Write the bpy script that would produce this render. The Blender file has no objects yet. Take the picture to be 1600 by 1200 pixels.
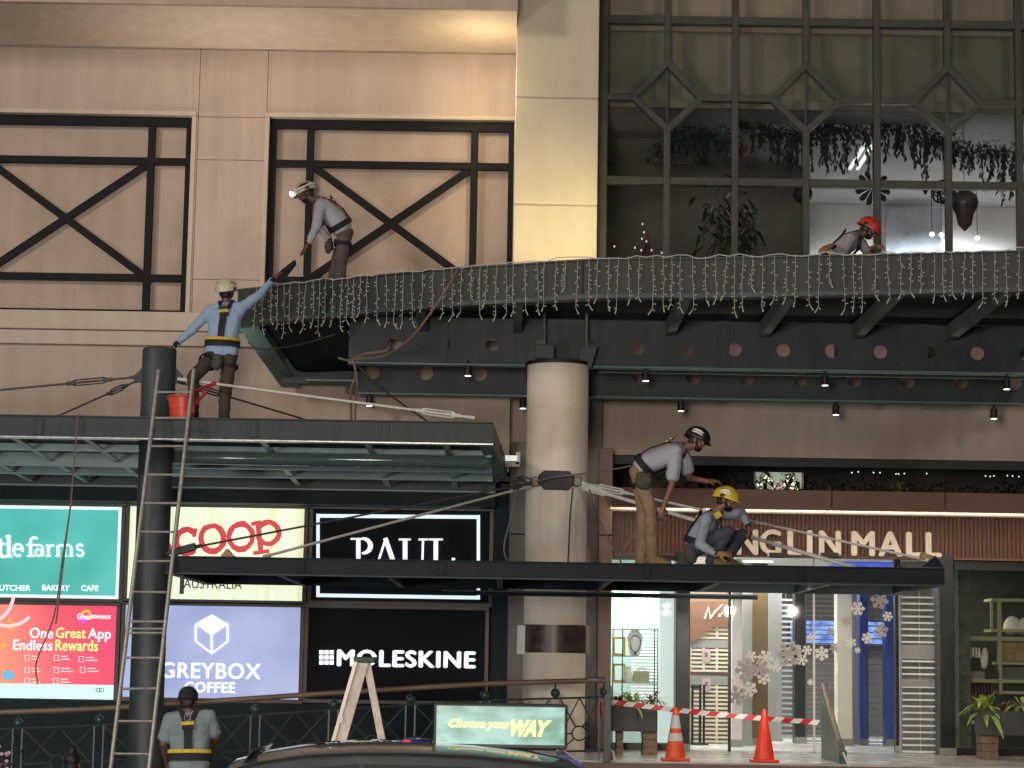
import bpy, bmesh, math, random
from mathutils import Vector, Matrix, noise
random.seed(7)
C = bpy.context.scene.collection
scn = bpy.context.scene
V = Vector

# ------------------------------------------------------------------ camera
F_PX, PITCH, ROLL = 3400.0, math.radians(7.46), math.radians(0.92)
CAM = V((0, 0, 2.0))
_f = V((0, math.cos(PITCH), math.sin(PITCH)))
_u0 = V((0, -math.sin(PITCH), math.cos(PITCH)))
_r0 = V((1, 0, 0))
_u = _u0 * math.cos(ROLL) - _r0 * math.sin(ROLL)
_r = _r0 * math.cos(ROLL) + _u0 * math.sin(ROLL)
cam = bpy.data.cameras.new('camera')
cam.sensor_width = 36.0
cam.lens = 36.0 * F_PX / 1600.0
cam.clip_end = 500
camo = bpy.data.objects.new('camera', cam)
C.objects.link(camo)
m = Matrix.Identity(4)
for i in range(3):
    m[i][0], m[i][1], m[i][2], m[i][3] = _r[i], _u[i], -_f[i], CAM[i]
camo.matrix_world = m
scn.camera = camo

def at(px, py, Y):
    """surveyed point: photo pixel + depth Y -> world"""
    d = _f * F_PX + _r * (px - 800) - _u * (py - 600)
    return CAM + d * (Y / d.y)

def atz(px, py, z):
    d = _f * F_PX + _r * (px - 800) - _u * (py - 600)
    return CAM + d * ((z - CAM.z) / d.z)

def rect(px0, px1, py0, py1, Y):
    xm, ym = (px0 + px1) / 2, (py0 + py1) / 2
    return at(px0, ym, Y).x, at(px1, ym, Y).x, at(xm, py1, Y).z, at(xm, py0, Y).z

# ------------------------------------------------------------------ world + lights
w = bpy.data.worlds.new('World')
scn.world = w
w.use_nodes = True
nt = w.node_tree
bg = nt.nodes['Background']
bg.inputs[0].default_value = (0.55, 0.62, 0.80, 1)
bg.inputs[1].default_value = 0.05
scn.view_settings.view_transform = 'Standard'
scn.view_settings.look = 'None'
scn.view_settings.exposure = 0
scn.view_settings.gamma = 1
scn.cycles.use_denoising = True
scn.cycles.max_bounces = 6
scn.cycles.transparent_max_bounces = 16
scn.cycles.sample_clamp_indirect = 4

def aim(o, target):
    o.rotation_euler = (V(target) - V(o.location)).to_track_quat('-Z', 'Y').to_euler()

def area(name, loc, target, size, power, col=(1, 1, 1), sy=None, spread=180):
    l = bpy.data.lights.new(name, 'AREA')
    l.energy = power
    l.color = col
    l.size = size
    if sy:
        l.shape = 'RECTANGLE'
        l.size_y = sy
    l.spread = math.radians(spread)
    o = bpy.data.objects.new(name, l)
    C.objects.link(o)
    o.location = loc
    aim(o, target)
    return o

def spot(name, loc, target, power, col, angle=60, radius=0.05, blend=0.6):
    l = bpy.data.lights.new(name, 'SPOT')
    l.energy = power
    l.color = col
    l.spot_size = math.radians(angle)
    l.spot_blend = blend
    l.shadow_soft_size = radius
    o = bpy.data.objects.new(name, l)
    C.objects.link(o)
    o.location = loc
    aim(o, target)
    return o

def point(name, loc, power, col, radius=0.08):
    l = bpy.data.lights.new(name, 'POINT')
    l.energy = power
    l.color = col
    l.shadow_soft_size = radius
    o = bpy.data.objects.new(name, l)
    C.objects.link(o)
    o.location = loc
    return o

# street lamps of the road, followed by a low added fill
area('streetside_light', (-15, 8, 12.5), (-1, 29, 5), 2.6, 1400, (1.0, 0.86, 0.72))
area('streetside_light', (11, 4, 10.5), (3, 29, 4), 1.6, 520, (1.0, 0.85, 0.70))
area('streetside_light', (-1.5, 2, 3.6), (0.5, 29, 4), 2.4, 1500, (1.0, 0.88, 0.74))  # added low fill in place of headlights and shops across the road
# unseen uplight added above the left canopy roof to brighten the eave
area('eave_fill', (-4.6, 27.6, 4.95), (-3.6, 28.6, 10.4), 1.2, 15, (1.0, 0.84, 0.68), spread=60)
area('streetside_light', (-10, 7, 1.6), (-2.5, 26.5, 5), 1.6, 560, (0.82, 0.92, 1.0))  # added cool fill near the ground, tinting the canopy fronts; no lamp there
# lamp under the eave beside the tall pillar
point('eave_light', (-0.45, 28.3, 9.7), 34, (1.0, 0.80, 0.50), 0.25)
# pillar wash from the canopy roof
spot('pillar_light', (0.9, 25.6, 6.55), (0.6, 28.3, 7.7), 560, (1.0, 0.77, 0.38), 52, 0.1, 1.0)
# upstairs room
area('room_light', (7.3, 33.8, 8.3), (7.1, 36, 6.6), 1.4, 620, (0.93, 0.95, 1.0), 0.6, 130)
area('room_light', (3.4, 31.5, 9.5), (3.4, 32.5, 6), 2.0, 14, (1.0, 0.9, 0.8), 1.2)
# shops and entrance hall
area('hall_light', (2.9, 33.0, 3.52), (2.9, 33.0, 0.9), 2.6, 200, (1.0, 0.97, 0.90), 2.0)
area('hall_light', (5.0, 35.5, 3.52), (5.0, 35.5, 0.9), 3.0, 200, (0.95, 0.97, 1.0), 2.0)
area('hall_light', (1.75, 31.2, 3.4), (1.75, 31.6, 0.9), 0.8, 85, (0.92, 1.0, 0.96), 0.6)
area('hall_light', (6.7, 31.6, 3.4), (6.7, 32.0, 0.9), 0.8, 7, (1.0, 0.98, 0.80), 0.6)
# cove under the brown fascia, washing its underside and the letters
# unseen lamps under the entrance canopy; outermost one added beside it for the grille
for x_ in (2.5, 3.5, 4.5, 6.4):
    spot('entrance_spot', (x_, 25.6, 2.98 if x_ < 5 else 4.1), (x_, 29.0, 1.1), 95, (1.0, 0.93, 0.82), 95, 0.06, 0.9)
area('cove_light', (5.2, 29.15, 3.65), (5.2, 29.35, 5.2), 7.5, 70, (1.0, 0.82, 0.60), 0.3, 105)

# ------------------------------------------------------------------ materials
def lin(c):
    c = c / 255.0
    return c / 12.92 if c <= 0.04045 else ((c + 0.055) / 1.055) ** 2.4

def S(r, g, b):
    return (lin(r), lin(g), lin(b))

def _coords(nt, scale=(1, 1, 1)):
    tc = nt.nodes.new('ShaderNodeTexCoord')
    mp = nt.nodes.new('ShaderNodeMapping')
    mp.inputs['Scale'].default_value = scale
    nt.links.new(tc.outputs['Object'], mp.inputs[0])
    return mp.outputs[0]

def M(name, col, rough=0.6, metal=0.0, var=0.12, scale=6.0, bump=0.0, bscale=60.0, stretch=(1, 1, 1), dirt=None, spec=0.5, streak=0.0):
    ma = bpy.data.materials.new(name)
    ma.use_nodes = True
    nt = ma.node_tree
    b = nt.nodes['Principled BSDF']
    b.inputs['Roughness'].default_value = rough
    b.inputs['Metallic'].default_value = metal
    b.inputs['Specular IOR Level'].default_value = spec
    b.inputs['Base Color'].default_value = (*col, 1)
    if var > 0:
        co = _coords(nt, stretch)
        n = nt.nodes.new('ShaderNodeTexNoise')
        n.inputs['Scale'].default_value = scale
        n.inputs['Detail'].default_value = 6
        n.inputs['Roughness'].default_value = 0.65
        nt.links.new(co, n.inputs['Vector'])
        r = nt.nodes.new('ShaderNodeValToRGB')
        r.color_ramp.elements[0].position = 0.3
        r.color_ramp.elements[1].position = 0.7
        d = dirt if dirt else tuple(c * (1 - 2 * var) for c in col)
        r.color_ramp.elements[0].color = (*d, 1)
        r.color_ramp.elements[1].color = (*[min(1, c * (1 + var)) for c in col], 1)
        nt.links.new(n.outputs['Fac'], r.inputs[0])
        if streak > 0:
            n3 = nt.nodes.new('ShaderNodeTexNoise')
            n3.inputs['Scale'].default_value = 5.0
            n3.inputs['Detail'].default_value = 5
            nt.links.new(_coords(nt, (1, 1, 0.07)), n3.inputs['Vector'])
            r3 = nt.nodes.new('ShaderNodeValToRGB')
            r3.color_ramp.elements[0].position, r3.color_ramp.elements[1].position = 0.38, 0.62
            r3.color_ramp.elements[0].color = (1 - streak, 1 - streak * 1.05, 1 - streak * 1.15, 1)
            r3.color_ramp.elements[1].color = (1, 1, 1, 1)
            nt.links.new(n3.outputs['Fac'], r3.inputs[0])
            n4 = nt.nodes.new('ShaderNodeTexNoise')
            n4.inputs['Scale'].default_value = 38.0
            n4.inputs['Detail'].default_value = 3
            nt.links.new(_coords(nt), n4.inputs['Vector'])
            r4 = nt.nodes.new('ShaderNodeValToRGB')
            r4.color_ramp.elements[0].position, r4.color_ramp.elements[1].position = 0.26, 0.36
            r4.color_ramp.elements[0].color = (1 - streak * 1.6,) * 3 + (1,)
            r4.color_ramp.elements[1].color = (1, 1, 1, 1)
            nt.links.new(n4.outputs['Fac'], r4.inputs[0])
            last = r.outputs[0]
            for q in (r3, r4):
                mx = nt.nodes.new('ShaderNodeMix')
                mx.data_type = 'RGBA'
                mx.blend_type = 'MULTIPLY'
                mx.inputs[0].default_value = 1.0
                nt.links.new(last, mx.inputs[6])
                nt.links.new(q.outputs[0], mx.inputs[7])
                last = mx.outputs[2]
            nt.links.new(last, b.inputs['Base Color'])
        else:
            nt.links.new(r.outputs[0], b.inputs['Base Color'])
        mr = nt.nodes.new('ShaderNodeMapRange')
        mr.inputs['To Min'].default_value = max(0.02, rough - 0.12)
        mr.inputs['To Max'].default_value = min(1, rough + 0.12)
        nt.links.new(n.outputs['Fac'], mr.inputs['Value'])
        nt.links.new(mr.outputs[0], b.inputs['Roughness'])
    if bump > 0:
        co2 = _coords(nt, stretch)
        n2 = nt.nodes.new('ShaderNodeTexNoise')
        n2.inputs['Scale'].default_value = bscale
        n2.inputs['Detail'].default_value = 5
        nt.links.new(co2, n2.inputs['Vector'])
        bp = nt.nodes.new('ShaderNodeBump')
        bp.inputs['Strength'].default_value = bump
        bp.inputs['Distance'].default_value = 0.02
        nt.links.new(n2.outputs['Fac'], bp.inputs['Height'])
        nt.links.new(bp.outputs[0], b.inputs['Normal'])
    return ma

def E(name, col, strength=1.0):
    ma = bpy.data.materials.new(name)
    ma.use_nodes = True
    b = ma.node_tree.nodes['Principled BSDF']
    b.inputs['Base Color'].default_value = (*[c * 0.3 for c in col], 1)
    b.inputs['Roughness'].default_value = 0.35
    b.inputs['Emission Color'].default_value = (*col, 1)
    b.inputs['Emission Strength'].default_value = strength
    return ma

def glass(name, tint=(0.9, 0.93, 0.92), gloss=0.06):
    ma = bpy.data.materials.new(name)
    ma.use_nodes = True
    nt = ma.node_tree
    nt.nodes.clear()
    out = nt.nodes.new('ShaderNodeOutputMaterial')
    tr = nt.nodes.new('ShaderNodeBsdfTransparent')
    tr.inputs[0].default_value = (*tint, 1)
    gl = nt.nodes.new('ShaderNodeBsdfGlossy')
    gl.inputs['Roughness'].default_value = 0.04
    mx = nt.nodes.new('ShaderNodeMixShader')
    fr = nt.nodes.new('ShaderNodeFresnel')
    fr.inputs[0].default_value = 1.45
    nt.links.new(fr.outputs[0], mx.inputs[0])
    nt.links.new(tr.outputs[0], mx.inputs[1])
    nt.links.new(gl.outputs[0], mx.inputs[2])
    nt.links.new(mx.outputs[0], out.inputs[0])
    return ma

K = {}
K['wall'] = M('beige_render', (0.56, 0.445, 0.375), 0.8, var=0.06, scale=1.2, bump=0.15, bscale=90, stretch=(1, 1, 0.5), streak=.09)
K['wall2'] = M('beige_render_recess', (0.56, 0.435, 0.36), 0.8, var=0.06, scale=1.5, bump=0.15, bscale=90, streak=.09)
K['trim'] = M('beige_trim', (0.64, 0.525, 0.44), 0.7, var=0.05, scale=2, streak=.08)
K['eave'] = M('pale_eave_paint', (0.84, 0.71, 0.59), 0.7, var=0.05, scale=2, streak=.06)
K['lattice'] = M('black_painted_steel', (0.010, 0.010, 0.012), 0.6, var=0.2, scale=5, spec=.2)
K['pillar'] = M('cream_panel', (0.72, 0.64, 0.48), 0.45, var=0.05, scale=0.9, streak=.05)
K['column'] = M('cream_plaster', (0.87, 0.77, 0.65), 0.65, var=0.08, scale=1.6, bump=0.12, bscale=40, stretch=(1, 1, 0.35), streak=.10)
K['steel'] = M('green_grey_steel', (0.050, 0.068, 0.072), 0.5, var=0.18, scale=3, bump=0.05, bscale=30, stretch=(0.4, 1, 1), streak=.2)
K['fascia'] = M('weathered_green_steel', (0.040, 0.047, 0.042), 0.6, var=0.25, scale=2.2, bump=0.06, bscale=25, stretch=(1, 1, 0.25), streak=.22)
K['steel_dark'] = M('dark_teal_steel', (0.040, 0.055, 0.062), 0.55, var=0.18, scale=3, streak=.2)
K['steel_ent'] = M('charcoal_blue_steel', (0.008, 0.012, 0.020), 0.55, var=0.15, scale=3, spec=.2)
K['steel_left'] = M('left_canopy_steel', (0.030, 0.041, 0.046), 0.5, var=0.2, scale=3, spec=.35, streak=.2)
K['teal'] = M('teal_flange_paint', (0.12, 0.23, 0.225), 0.45, var=0.1, scale=4)
K['navy'] = M('dark_navy_paint', (0.016, 0.028, 0.034), 0.65, var=0.15, scale=2, spec=.2)
K['stud'] = M('galvanised_steel', (0.50, 0.50, 0.50), 0.34, 0.85, var=0.15, scale=20)
K['rod'] = M('stainless_rod', (0.80, 0.78, 0.74), 0.35, 0.2, var=0.1, scale=15)
K['rod_dark'] = M('dull_rod', (0.16, 0.155, 0.15), 0.45, 0.5, var=0.2, scale=15)
K['mullion'] = M('olive_mullion', (0.072, 0.071, 0.061), 0.5, var=0.15, scale=4)
K['glass'] = glass('window_glass', (0.90, 0.92, 0.90))
K['glass_clear'] = glass('clear_glass', (0.95, 0.97, 0.96))
K['brown'] = M('brown_panel', (0.14, 0.072, 0.05), 0.55, var=0.08, scale=2)
K['brown_rib'] = M('brown_ribbed_panel', (0.105, 0.042, 0.030), 0.5, var=0.1, scale=3)
K['signframe'] = M('bronze_frame', (0.085, 0.062, 0.054), 0.45, 0.2, var=0.15, scale=5)
K['dark'] = M('near_black_paint', (0.015, 0.016, 0.018), 0.55, var=0.2, scale=4)
K['grey'] = M('grey_stone', (0.16, 0.145, 0.135), 0.6, var=0.1, scale=3)
K['brownstone'] = M('brown_stone_cladding', (0.19, 0.12, 0.095), 0.55, var=0.1, scale=2.5)
K['tile'] = M('grey_floor_tile', (0.58, 0.55, 0.51), 0.25, var=0.1, scale=3)
K['asphalt'] = M('asphalt', (0.05, 0.05, 0.052), 0.8, var=0.2, scale=20, bump=0.3, bscale=200)
K['paving'] = M('concrete_paving', (0.27, 0.25, 0.22), 0.8, var=0.12, scale=4)
K['cream'] = M('cream_wall_paint', (0.70, 0.66, 0.55), 0.6, var=0.04, scale=2)
K['white'] = M('white_paint', (0.78, 0.79, 0.78), 0.5, var=0.03, scale=3)
K['letter'] = M('brushed_cream_letter', (0.90, 0.84, 0.75), 0.4, 0.0, var=0.05, scale=6)
K['greyplate'] = M('grey_shutter_plate', (0.27, 0.265, 0.26), 0.5, 0.2, var=0.05, scale=4)
K['slat'] = M('cream_shutter_slat', (0.62, 0.57, 0.46), 0.5, var=0.05, scale=4)
K['blue'] = M('blue_panel', (0.035, 0.07, 0.32), 0.4, var=0.1, scale=3)
K['orange'] = M('orange_cone_plastic', (0.78, 0.085, 0.03), 0.45, var=0.1, scale=8)
K['orange2'] = M('red_cone_plastic', (0.75, 0.05, 0.02), 0.4, var=0.1, scale=8)
K['reflect'] = M('grey_reflective_band', (0.55, 0.55, 0.54), 0.5, var=0.08, scale=12)
K['bucket'] = M('red_bucket_plastic', (0.72, 0.085, 0.045), 0.4, var=0.12, scale=9)
K['redmetal'] = M('red_painted_metal', (0.40, 0.03, 0.04), 0.45, var=0.1, scale=10)
K['wood'] = M('brown_timber_rail', (0.22, 0.145, 0.10), 0.5, var=0.2, scale=6, stretch=(0.2, 1, 1))
K['railgreen'] = M('dark_green_railing', (0.035, 0.058, 0.058), 0.35, var=0.15, scale=6)
K['planter'] = M('dark_brown_planter', (0.05, 0.043, 0.043), 0.6, var=0.1, scale=5)
K['brick'] = M('brown_brick_block', (0.20, 0.13, 0.09), 0.8, var=0.2, scale=10)
K['leaf'] = M('green_leaf', (0.14, 0.25, 0.06), 0.5, var=0.3, scale=9)
K['leaf_y'] = M('yellow_green_leaf', (0.34, 0.46, 0.09), 0.5, var=0.3, scale=9)
K['leaf_r'] = M('maroon_leaf', (0.14, 0.04, 0.03), 0.5, var=0.3, scale=9)
K['leaf_d'] = M('dark_leaf', (0.035, 0.055, 0.035), 0.55, var=0.35, scale=9)
K['branch'] = M('pale_branch', (0.18, 0.125, 0.075), 0.7, var=0.2, scale=9)
K['wicker'] = M('brown_wicker', (0.045, 0.022, 0.018), 0.6, var=0.2, scale=20)
K['skin'] = M('brown_skin', (0.22, 0.105, 0.068), 0.5, var=0.1, scale=12, bump=0.1, bscale=120)
K['skin_d'] = M('dark_skin', (0.125, 0.058, 0.040), 0.5, var=0.1, scale=12, bump=0.1, bscale=120)
K['hair'] = M('black_hair', (0.012, 0.010, 0.010), 0.5, var=0.3, scale=40, bump=0.4, bscale=120)
K['shirt_blue'] = M('light_blue_cotton', (0.30, 0.42, 0.60), 0.85, var=0.08, scale=7, bump=0.2, bscale=300)
K['shirt_grey'] = M('grey_lilac_cotton', (0.40, 0.40, 0.46), 0.85, var=0.08, scale=7, bump=0.2, bscale=300)
K['shirt_teal'] = M('grey_green_cotton', (0.19, 0.24, 0.26), 0.85, var=0.1, scale=7, bump=0.2, bscale=300)
K['shirt_mid'] = M('blue_grey_cotton', (0.31, 0.34, 0.42), 0.85, var=0.1, scale=7, bump=0.2, bscale=300)
K['cuff'] = M('black_knit', (0.012, 0.012, 0.015), 0.85, var=0.2, scale=20)
K['tr_olive'] = M('dark_olive_trousers', (0.060, 0.050, 0.038), 0.85, var=0.2, scale=7, bump=0.3, bscale=200)
K['tr_brown'] = M('mauve_brown_trousers', (0.115, 0.078, 0.072), 0.85, var=0.15, scale=7, bump=0.3, bscale=200)
K['tr_khaki'] = M('khaki_trousers', (0.27, 0.185, 0.105), 0.85, var=0.18, scale=7, bump=0.3, bscale=200)
K['tr_denim'] = M('dark_denim', (0.055, 0.068, 0.10), 0.85, var=0.2, scale=9, bump=0.3, bscale=260)
K['tr_grey'] = M('grey_trousers', (0.16, 0.17, 0.18), 0.85, var=0.2, scale=7, bump=0.3, bscale=200)
K['boot'] = M('tan_boot_suede', (0.22, 0.135, 0.06), 0.8, var=0.25, scale=14)
K['boot_d'] = M('black_boot', (0.02, 0.018, 0.016), 0.6, var=0.2, scale=14)
K['webbing'] = M('black_webbing', (0.013, 0.013, 0.016), 0.8, var=0.3, scale=30)
K['webbing_y'] = M('yellow_webbing', (0.62, 0.43, 0.03), 0.75, var=0.15, scale=25)
K['bag'] = M('olive_tool_bag', (0.075, 0.068, 0.05), 0.85, var=0.2, scale=14)
K['h_white'] = M('cream_helmet_shell', (0.62, 0.56, 0.42), 0.35, var=0.08, scale=9)
K['h_black'] = M('black_helmet_shell', (0.015, 0.015, 0.018), 0.3, var=0.1, scale=9)
K['h_yellow'] = M('yellow_helmet_shell', (0.72, 0.52, 0.04), 0.35, var=0.08, scale=9)
K['h_red'] = M('red_helmet_shell', (0.62, 0.055, 0.03), 0.35, var=0.08, scale=9)
K['h_dull'] = M('dusty_white_helmet_shell', (0.45, 0.36, 0.31), 0.4, var=0.15, scale=9)
K['glove'] = M('tan_work_glove', (0.33, 0.17, 0.07), 0.8, var=0.2, scale=20)
K['wire'] = M('pale_wire', (0.56, 0.555, 0.50), 0.5, var=0.1, scale=20)
K['bulb'] = M('clear_bulb_tip', (0.75, 0.73, 0.66), 0.2, var=0.05, scale=20)
K['cable'] = M('brown_cable', (0.20, 0.13, 0.095), 0.7, var=0.2, scale=20)
K['cable_d'] = M('dark_cable', (0.05, 0.042, 0.038), 0.7, var=0.2, scale=20)
K['rope'] = M('grey_rope', (0.22, 0.20, 0.17), 0.9, var=0.2, scale=40)
K['patina'] = M('bronze_band', (0.10, 0.075, 0.065), 0.4, 0.4, var=0.25, scale=7)
K['car'] = M('dark_car_paint', (0.045, 0.05, 0.052), 0.25, var=0.05, scale=3)
_b = K['car'].node_tree.nodes['Principled BSDF']; _b.inputs['Coat Weight'].default_value = 1.0; _b.inputs['Coat Roughness'].default_value = 0.04
K['carblue'] = M('deep_blue_car_paint', (0.02, 0.03, 0.17), 0.2, var=0.05, scale=3)
K['carglass'] = M('tinted_car_glass', (0.03, 0.034, 0.035), 0.06, var=0.0)
K['rubber'] = M('tyre_rubber', (0.02, 0.02, 0.02), 0.85, var=0.1, scale=20)
K['chrome'] = M('chrome_trim', (0.6, 0.56, 0.55), 0.15, 1.0, var=0.0)
K['tape_w'] = M('white_tape', (0.75, 0.72, 0.70), 0.4, var=0.05, scale=12)
K['tape_r'] = M('red_tape', (0.60, 0.03, 0.035), 0.4, var=0.08, scale=12)
K['flake'] = M('white_vinyl', (0.90, 0.88, 0.82), 0.5, var=0.03, scale=8)
K['flake_g'] = M('mauve_grey_vinyl', (0.50, 0.44, 0.44), 0.5, var=0.06, scale=8)
K['paper'] = M('paper', (0.75, 0.74, 0.74), 0.7, var=0.04, scale=8)
K['shelf'] = M('olive_shelf_metal', (0.42, 0.42, 0.24), 0.5, var=0.1, scale=6)
K['ply'] = M('plywood_offcut', (0.42, 0.27, 0.14), 0.7, var=0.2, scale=9)
K['blackframe'] = M('black_shopfront_frame', (0.012, 0.011, 0.013), 0.35, var=0.2, scale=5)
K['tallow'] = M('aluminium_ladder', (0.44, 0.41, 0.37), 0.42, 0.5, var=0.15, scale=14)
K['fibre'] = M('pinkish_fibreglass', (0.64, 0.54, 0.48), 0.5, var=0.15, scale=8)

for nm_ in ('flake', 'flake_g'):
    nt_ = K[nm_].node_tree
    tl_ = nt_.nodes.new('ShaderNodeBsdfTranslucent'); tl_.inputs[0].default_value = (.8, .76, .72, 1)
    mx_ = nt_.nodes.new('ShaderNodeMixShader'); mx_.inputs[0].default_value = .4
    nt_.links.new(nt_.nodes['Principled BSDF'].outputs[0], mx_.inputs[1]); nt_.links.new(tl_.outputs[0], mx_.inputs[2])
    nt_.links.new(mx_.outputs[0], nt_.nodes['Material Output'].inputs[0])

# ------------------------------------------------------------------ mesh helpers
WORLD = {}

class MB:
    def __init__(s):
        s.bm = bmesh.new()
        s.k = 0

    def poly(s, pts):
        return s.bm.faces.new([s.bm.verts.new(p) for p in pts])

    def hexa(s, p):
        v = [s.bm.verts.new(q) for q in p]
        for f in ((0, 3, 2, 1), (4, 5, 6, 7), (0, 1, 5, 4), (1, 2, 6, 5), (2, 3, 7, 6), (3, 0, 4, 7)):
            s.bm.faces.new([v[i] for i in f])
        return s

    def box(s, x0, x1, y0, y1, z0, z1):
        if x0 > x1: x0, x1 = x1, x0
        if y0 > y1: y0, y1 = y1, y0
        if z0 > z1: z0, z1 = z1, z0
        return s.hexa([(x0, y0, z0), (x1, y0, z0), (x1, y1, z0), (x0, y1, z0), (x0, y0, z1), (x1, y0, z1), (x1, y1, z1), (x0, y1, z1)])

    def bar(s, a, b, wx, wy, up=(0, 1, 0)):
        """box-section bar a->b: wx across, wy along 'up'"""
        a, b, up = V(a), V(b), V(up)
        t = (b - a).normalized()
        sd = t.cross(up).normalized() * (wx / 2)
        un = sd.cross(t).normalized() * (wy / 2)
        return s.hexa([a - sd - un, a + sd - un, b + sd - un, b - sd - un, a - sd + un, a + sd + un, b + sd + un, b - sd + un])

    def prism(s, pts, vec):
        vec = V(vec)
        a = [s.bm.verts.new(p) for p in pts]
        b = [s.bm.verts.new(V(p) + vec) for p in pts]
        n = len(pts)
        s.bm.faces.new(a[::-1])
        s.bm.faces.new(b)
        for i in range(n):
            s.bm.faces.new((a[i], a[(i + 1) % n], b[(i + 1) % n], b[i]))
        return s

    def tube(s, pts, r, n=8, caps=True):
        pts = [V(p) for p in pts]
        rs = r if isinstance(r, (list, tuple)) else [r] * len(pts)
        t = (pts[1] - pts[0]).normalized()
        ref = V((0, 0, 1)) if abs(t.z) < 0.9 else V((1, 0, 0))
        nx = t.cross(ref).normalized()
        rings = []
        for i, p in enumerate(pts):
            if i == 0: tt = pts[1] - pts[0]
            elif i == len(pts) - 1: tt = pts[-1] - pts[-2]
            else: tt = (pts[i + 1] - pts[i]).normalized() + (pts[i] - pts[i - 1]).normalized()
            tt = tt.normalized() if tt.length > 1e-9 else t
            nx = (nx - tt * nx.dot(tt))
            nx = nx.normalized() if nx.length > 1e-6 else tt.orthogonal().normalized()
            ny = tt.cross(nx)
            rings.append([s.bm.verts.new(p + (nx * math.cos(2 * math.pi * k / n) + ny * math.sin(2 * math.pi * k / n)) * rs[i]) for k in range(n)])
        for a, b in zip(rings, rings[1:]):
            for k in range(n):
                s.bm.faces.new((a[k], a[(k + 1) % n], b[(k + 1) % n], b[k]))
        if caps:
            s.bm.faces.new(rings[0][::-1])
            s.bm.faces.new(rings[-1])
        return s

    def lathe(s, c, prof, n=24, axis='z'):
        c = V(c)
        rings = []
        for r, h in prof:
            rings.append([s.bm.verts.new(c + V((r * math.cos(2 * math.pi * k / n), r * math.sin(2 * math.pi * k / n), h))) for k in range(n)])
        for a, b in zip(rings, rings[1:]):
            for k in range(n):
                s.bm.faces.new((a[k], a[(k + 1) % n], b[(k + 1) % n], b[k]))
        s.bm.faces.new(rings[0][::-1])
        s.bm.faces.new(rings[-1])
        return s

    def ell(s, c, rx, ry, rz, ax=None, nu=12, nv=8):
        c = V(c)
        ax = ax or (V((1, 0, 0)), V((0, 1, 0)), V((0, 0, 1)))
        def P(i, j):
            th, ph = math.pi * i / nv, 2 * math.pi * j / nu
            return c + ax[0] * (rx * math.sin(th) * math.cos(ph)) + ax[1] * (ry * math.sin(th) * math.sin(ph)) + ax[2] * (rz * math.cos(th))
        top, bot = s.bm.verts.new(P(0, 0)), s.bm.verts.new(P(nv, 0))
        rows = [[s.bm.verts.new(P(i, j)) for j in range(nu)] for i in range(1, nv)]
        for j in range(nu):
            s.bm.faces.new((top, rows[0][j], rows[0][(j + 1) % nu]))
            s.bm.faces.new((bot, rows[-1][(j + 1) % nu], rows[-1][j]))
        for a, b in zip(rows, rows[1:]):
            for j in range(nu):
                s.bm.faces.new((a[j], b[j], b[(j + 1) % nu], a[(j + 1) % nu]))
        return s

    def cap(s, p0, p1, r0, r1, n=12):
        p0, p1 = V(p0), V(p1)
        t = p1 - p0
        if t.length < 1e-5:
            return s.ell(p0, r0, r0, r0)
        t.normalize()
        pts, rs = [], []
        for k in (1, .8, .5, 0.2):
            pts.append(p0 - t * r0 * k); rs.append(r0 * math.sqrt(max(0.0, 1 - k * k)) + 0.0005)
        for k in (0.2, .5, .8, 1):
            pts.append(p1 + t * r1 * k); rs.append(r1 * math.sqrt(max(0.0, 1 - k * k)) + 0.0005)
        return s.tube(pts, rs, n)

    def leaf(s, base, d, ln, wd, droop=0.3, up=(0, 0, 1)):
        base, d = V(base), V(d).normalized()
        sd = d.cross(V(up))
        sd = sd.normalized() if sd.length > 1e-4 else V((1, 0, 0))
        rows = []
        for t, w in ((0, 0.15), (0.3, 0.8), (0.6, 1.0), (0.85, 0.55), (1, 0.04)):
            c = base + d * (ln * t) - V((0, 0, 1)) * (droop * ln * t * t)
            rows.append((s.bm.verts.new(c - sd * wd * w / 2), s.bm.verts.new(c + sd * wd * w / 2)))
        for a, b in zip(rows, rows[1:]):
            s.bm.faces.new((a[0], a[1], b[1], b[0]))
        return s

    def build(s, name, mat, parent=None, smooth=False, bevel=0, loc=None, solid=0, mats=None):
        bmesh.ops.recalc_face_normals(s.bm, faces=s.bm.faces[:])
        me = bpy.data.meshes.new(name)
        s.bm.to_mesh(me)
        s.bm.free()
        return link(name, me, mat, parent, smooth, bevel, loc, solid, mats)

def link(name, me, mat, parent=None, smooth=False, bevel=0, loc=None, solid=0, mats=None):
    o = bpy.data.objects.new(name, me)
    C.objects.link(o)
    for q in (mats or [mat]):
        me.materials.append(K[q] if isinstance(q, str) else q)
    if parent is not None:
        wp = WORLD[parent.name]
        o.parent = parent
    else:
        if loc is None:
            if len(me.vertices):
                xs = [v.co for v in me.vertices]
                loc = V((sum(c.x for c in xs) / len(xs), sum(c.y for c in xs) / len(xs), min(c.z for c in xs)))
            else:
                loc = V((0, 0, 0))
        wp = V(loc)
        o.location = wp
    WORLD[o.name] = wp.copy()
    me.transform(Matrix.Translation(-wp))
    if smooth:
        me.polygons.foreach_set('use_smooth', [True] * len(me.polygons))
        if smooth == 'auto':
            me.set_sharp_from_angle(angle=math.radians(40))
    if bevel:
        b = o.modifiers.new('bevel', 'BEVEL')
        b.width = bevel
        b.segments = 2
        b.limit_method = 'ANGLE'
        b.angle_limit = math.radians(40)
    if solid:
        b = o.modifiers.new('solid', 'SOLIDIFY')
        b.thickness = solid
    return o

def tag(o, label, cat, group=None, kind=None):
    if kind: o['kind'] = kind
    if label: o['label'] = label
    if cat: o['category'] = cat
    if group: o['group'] = group
    return o

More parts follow.
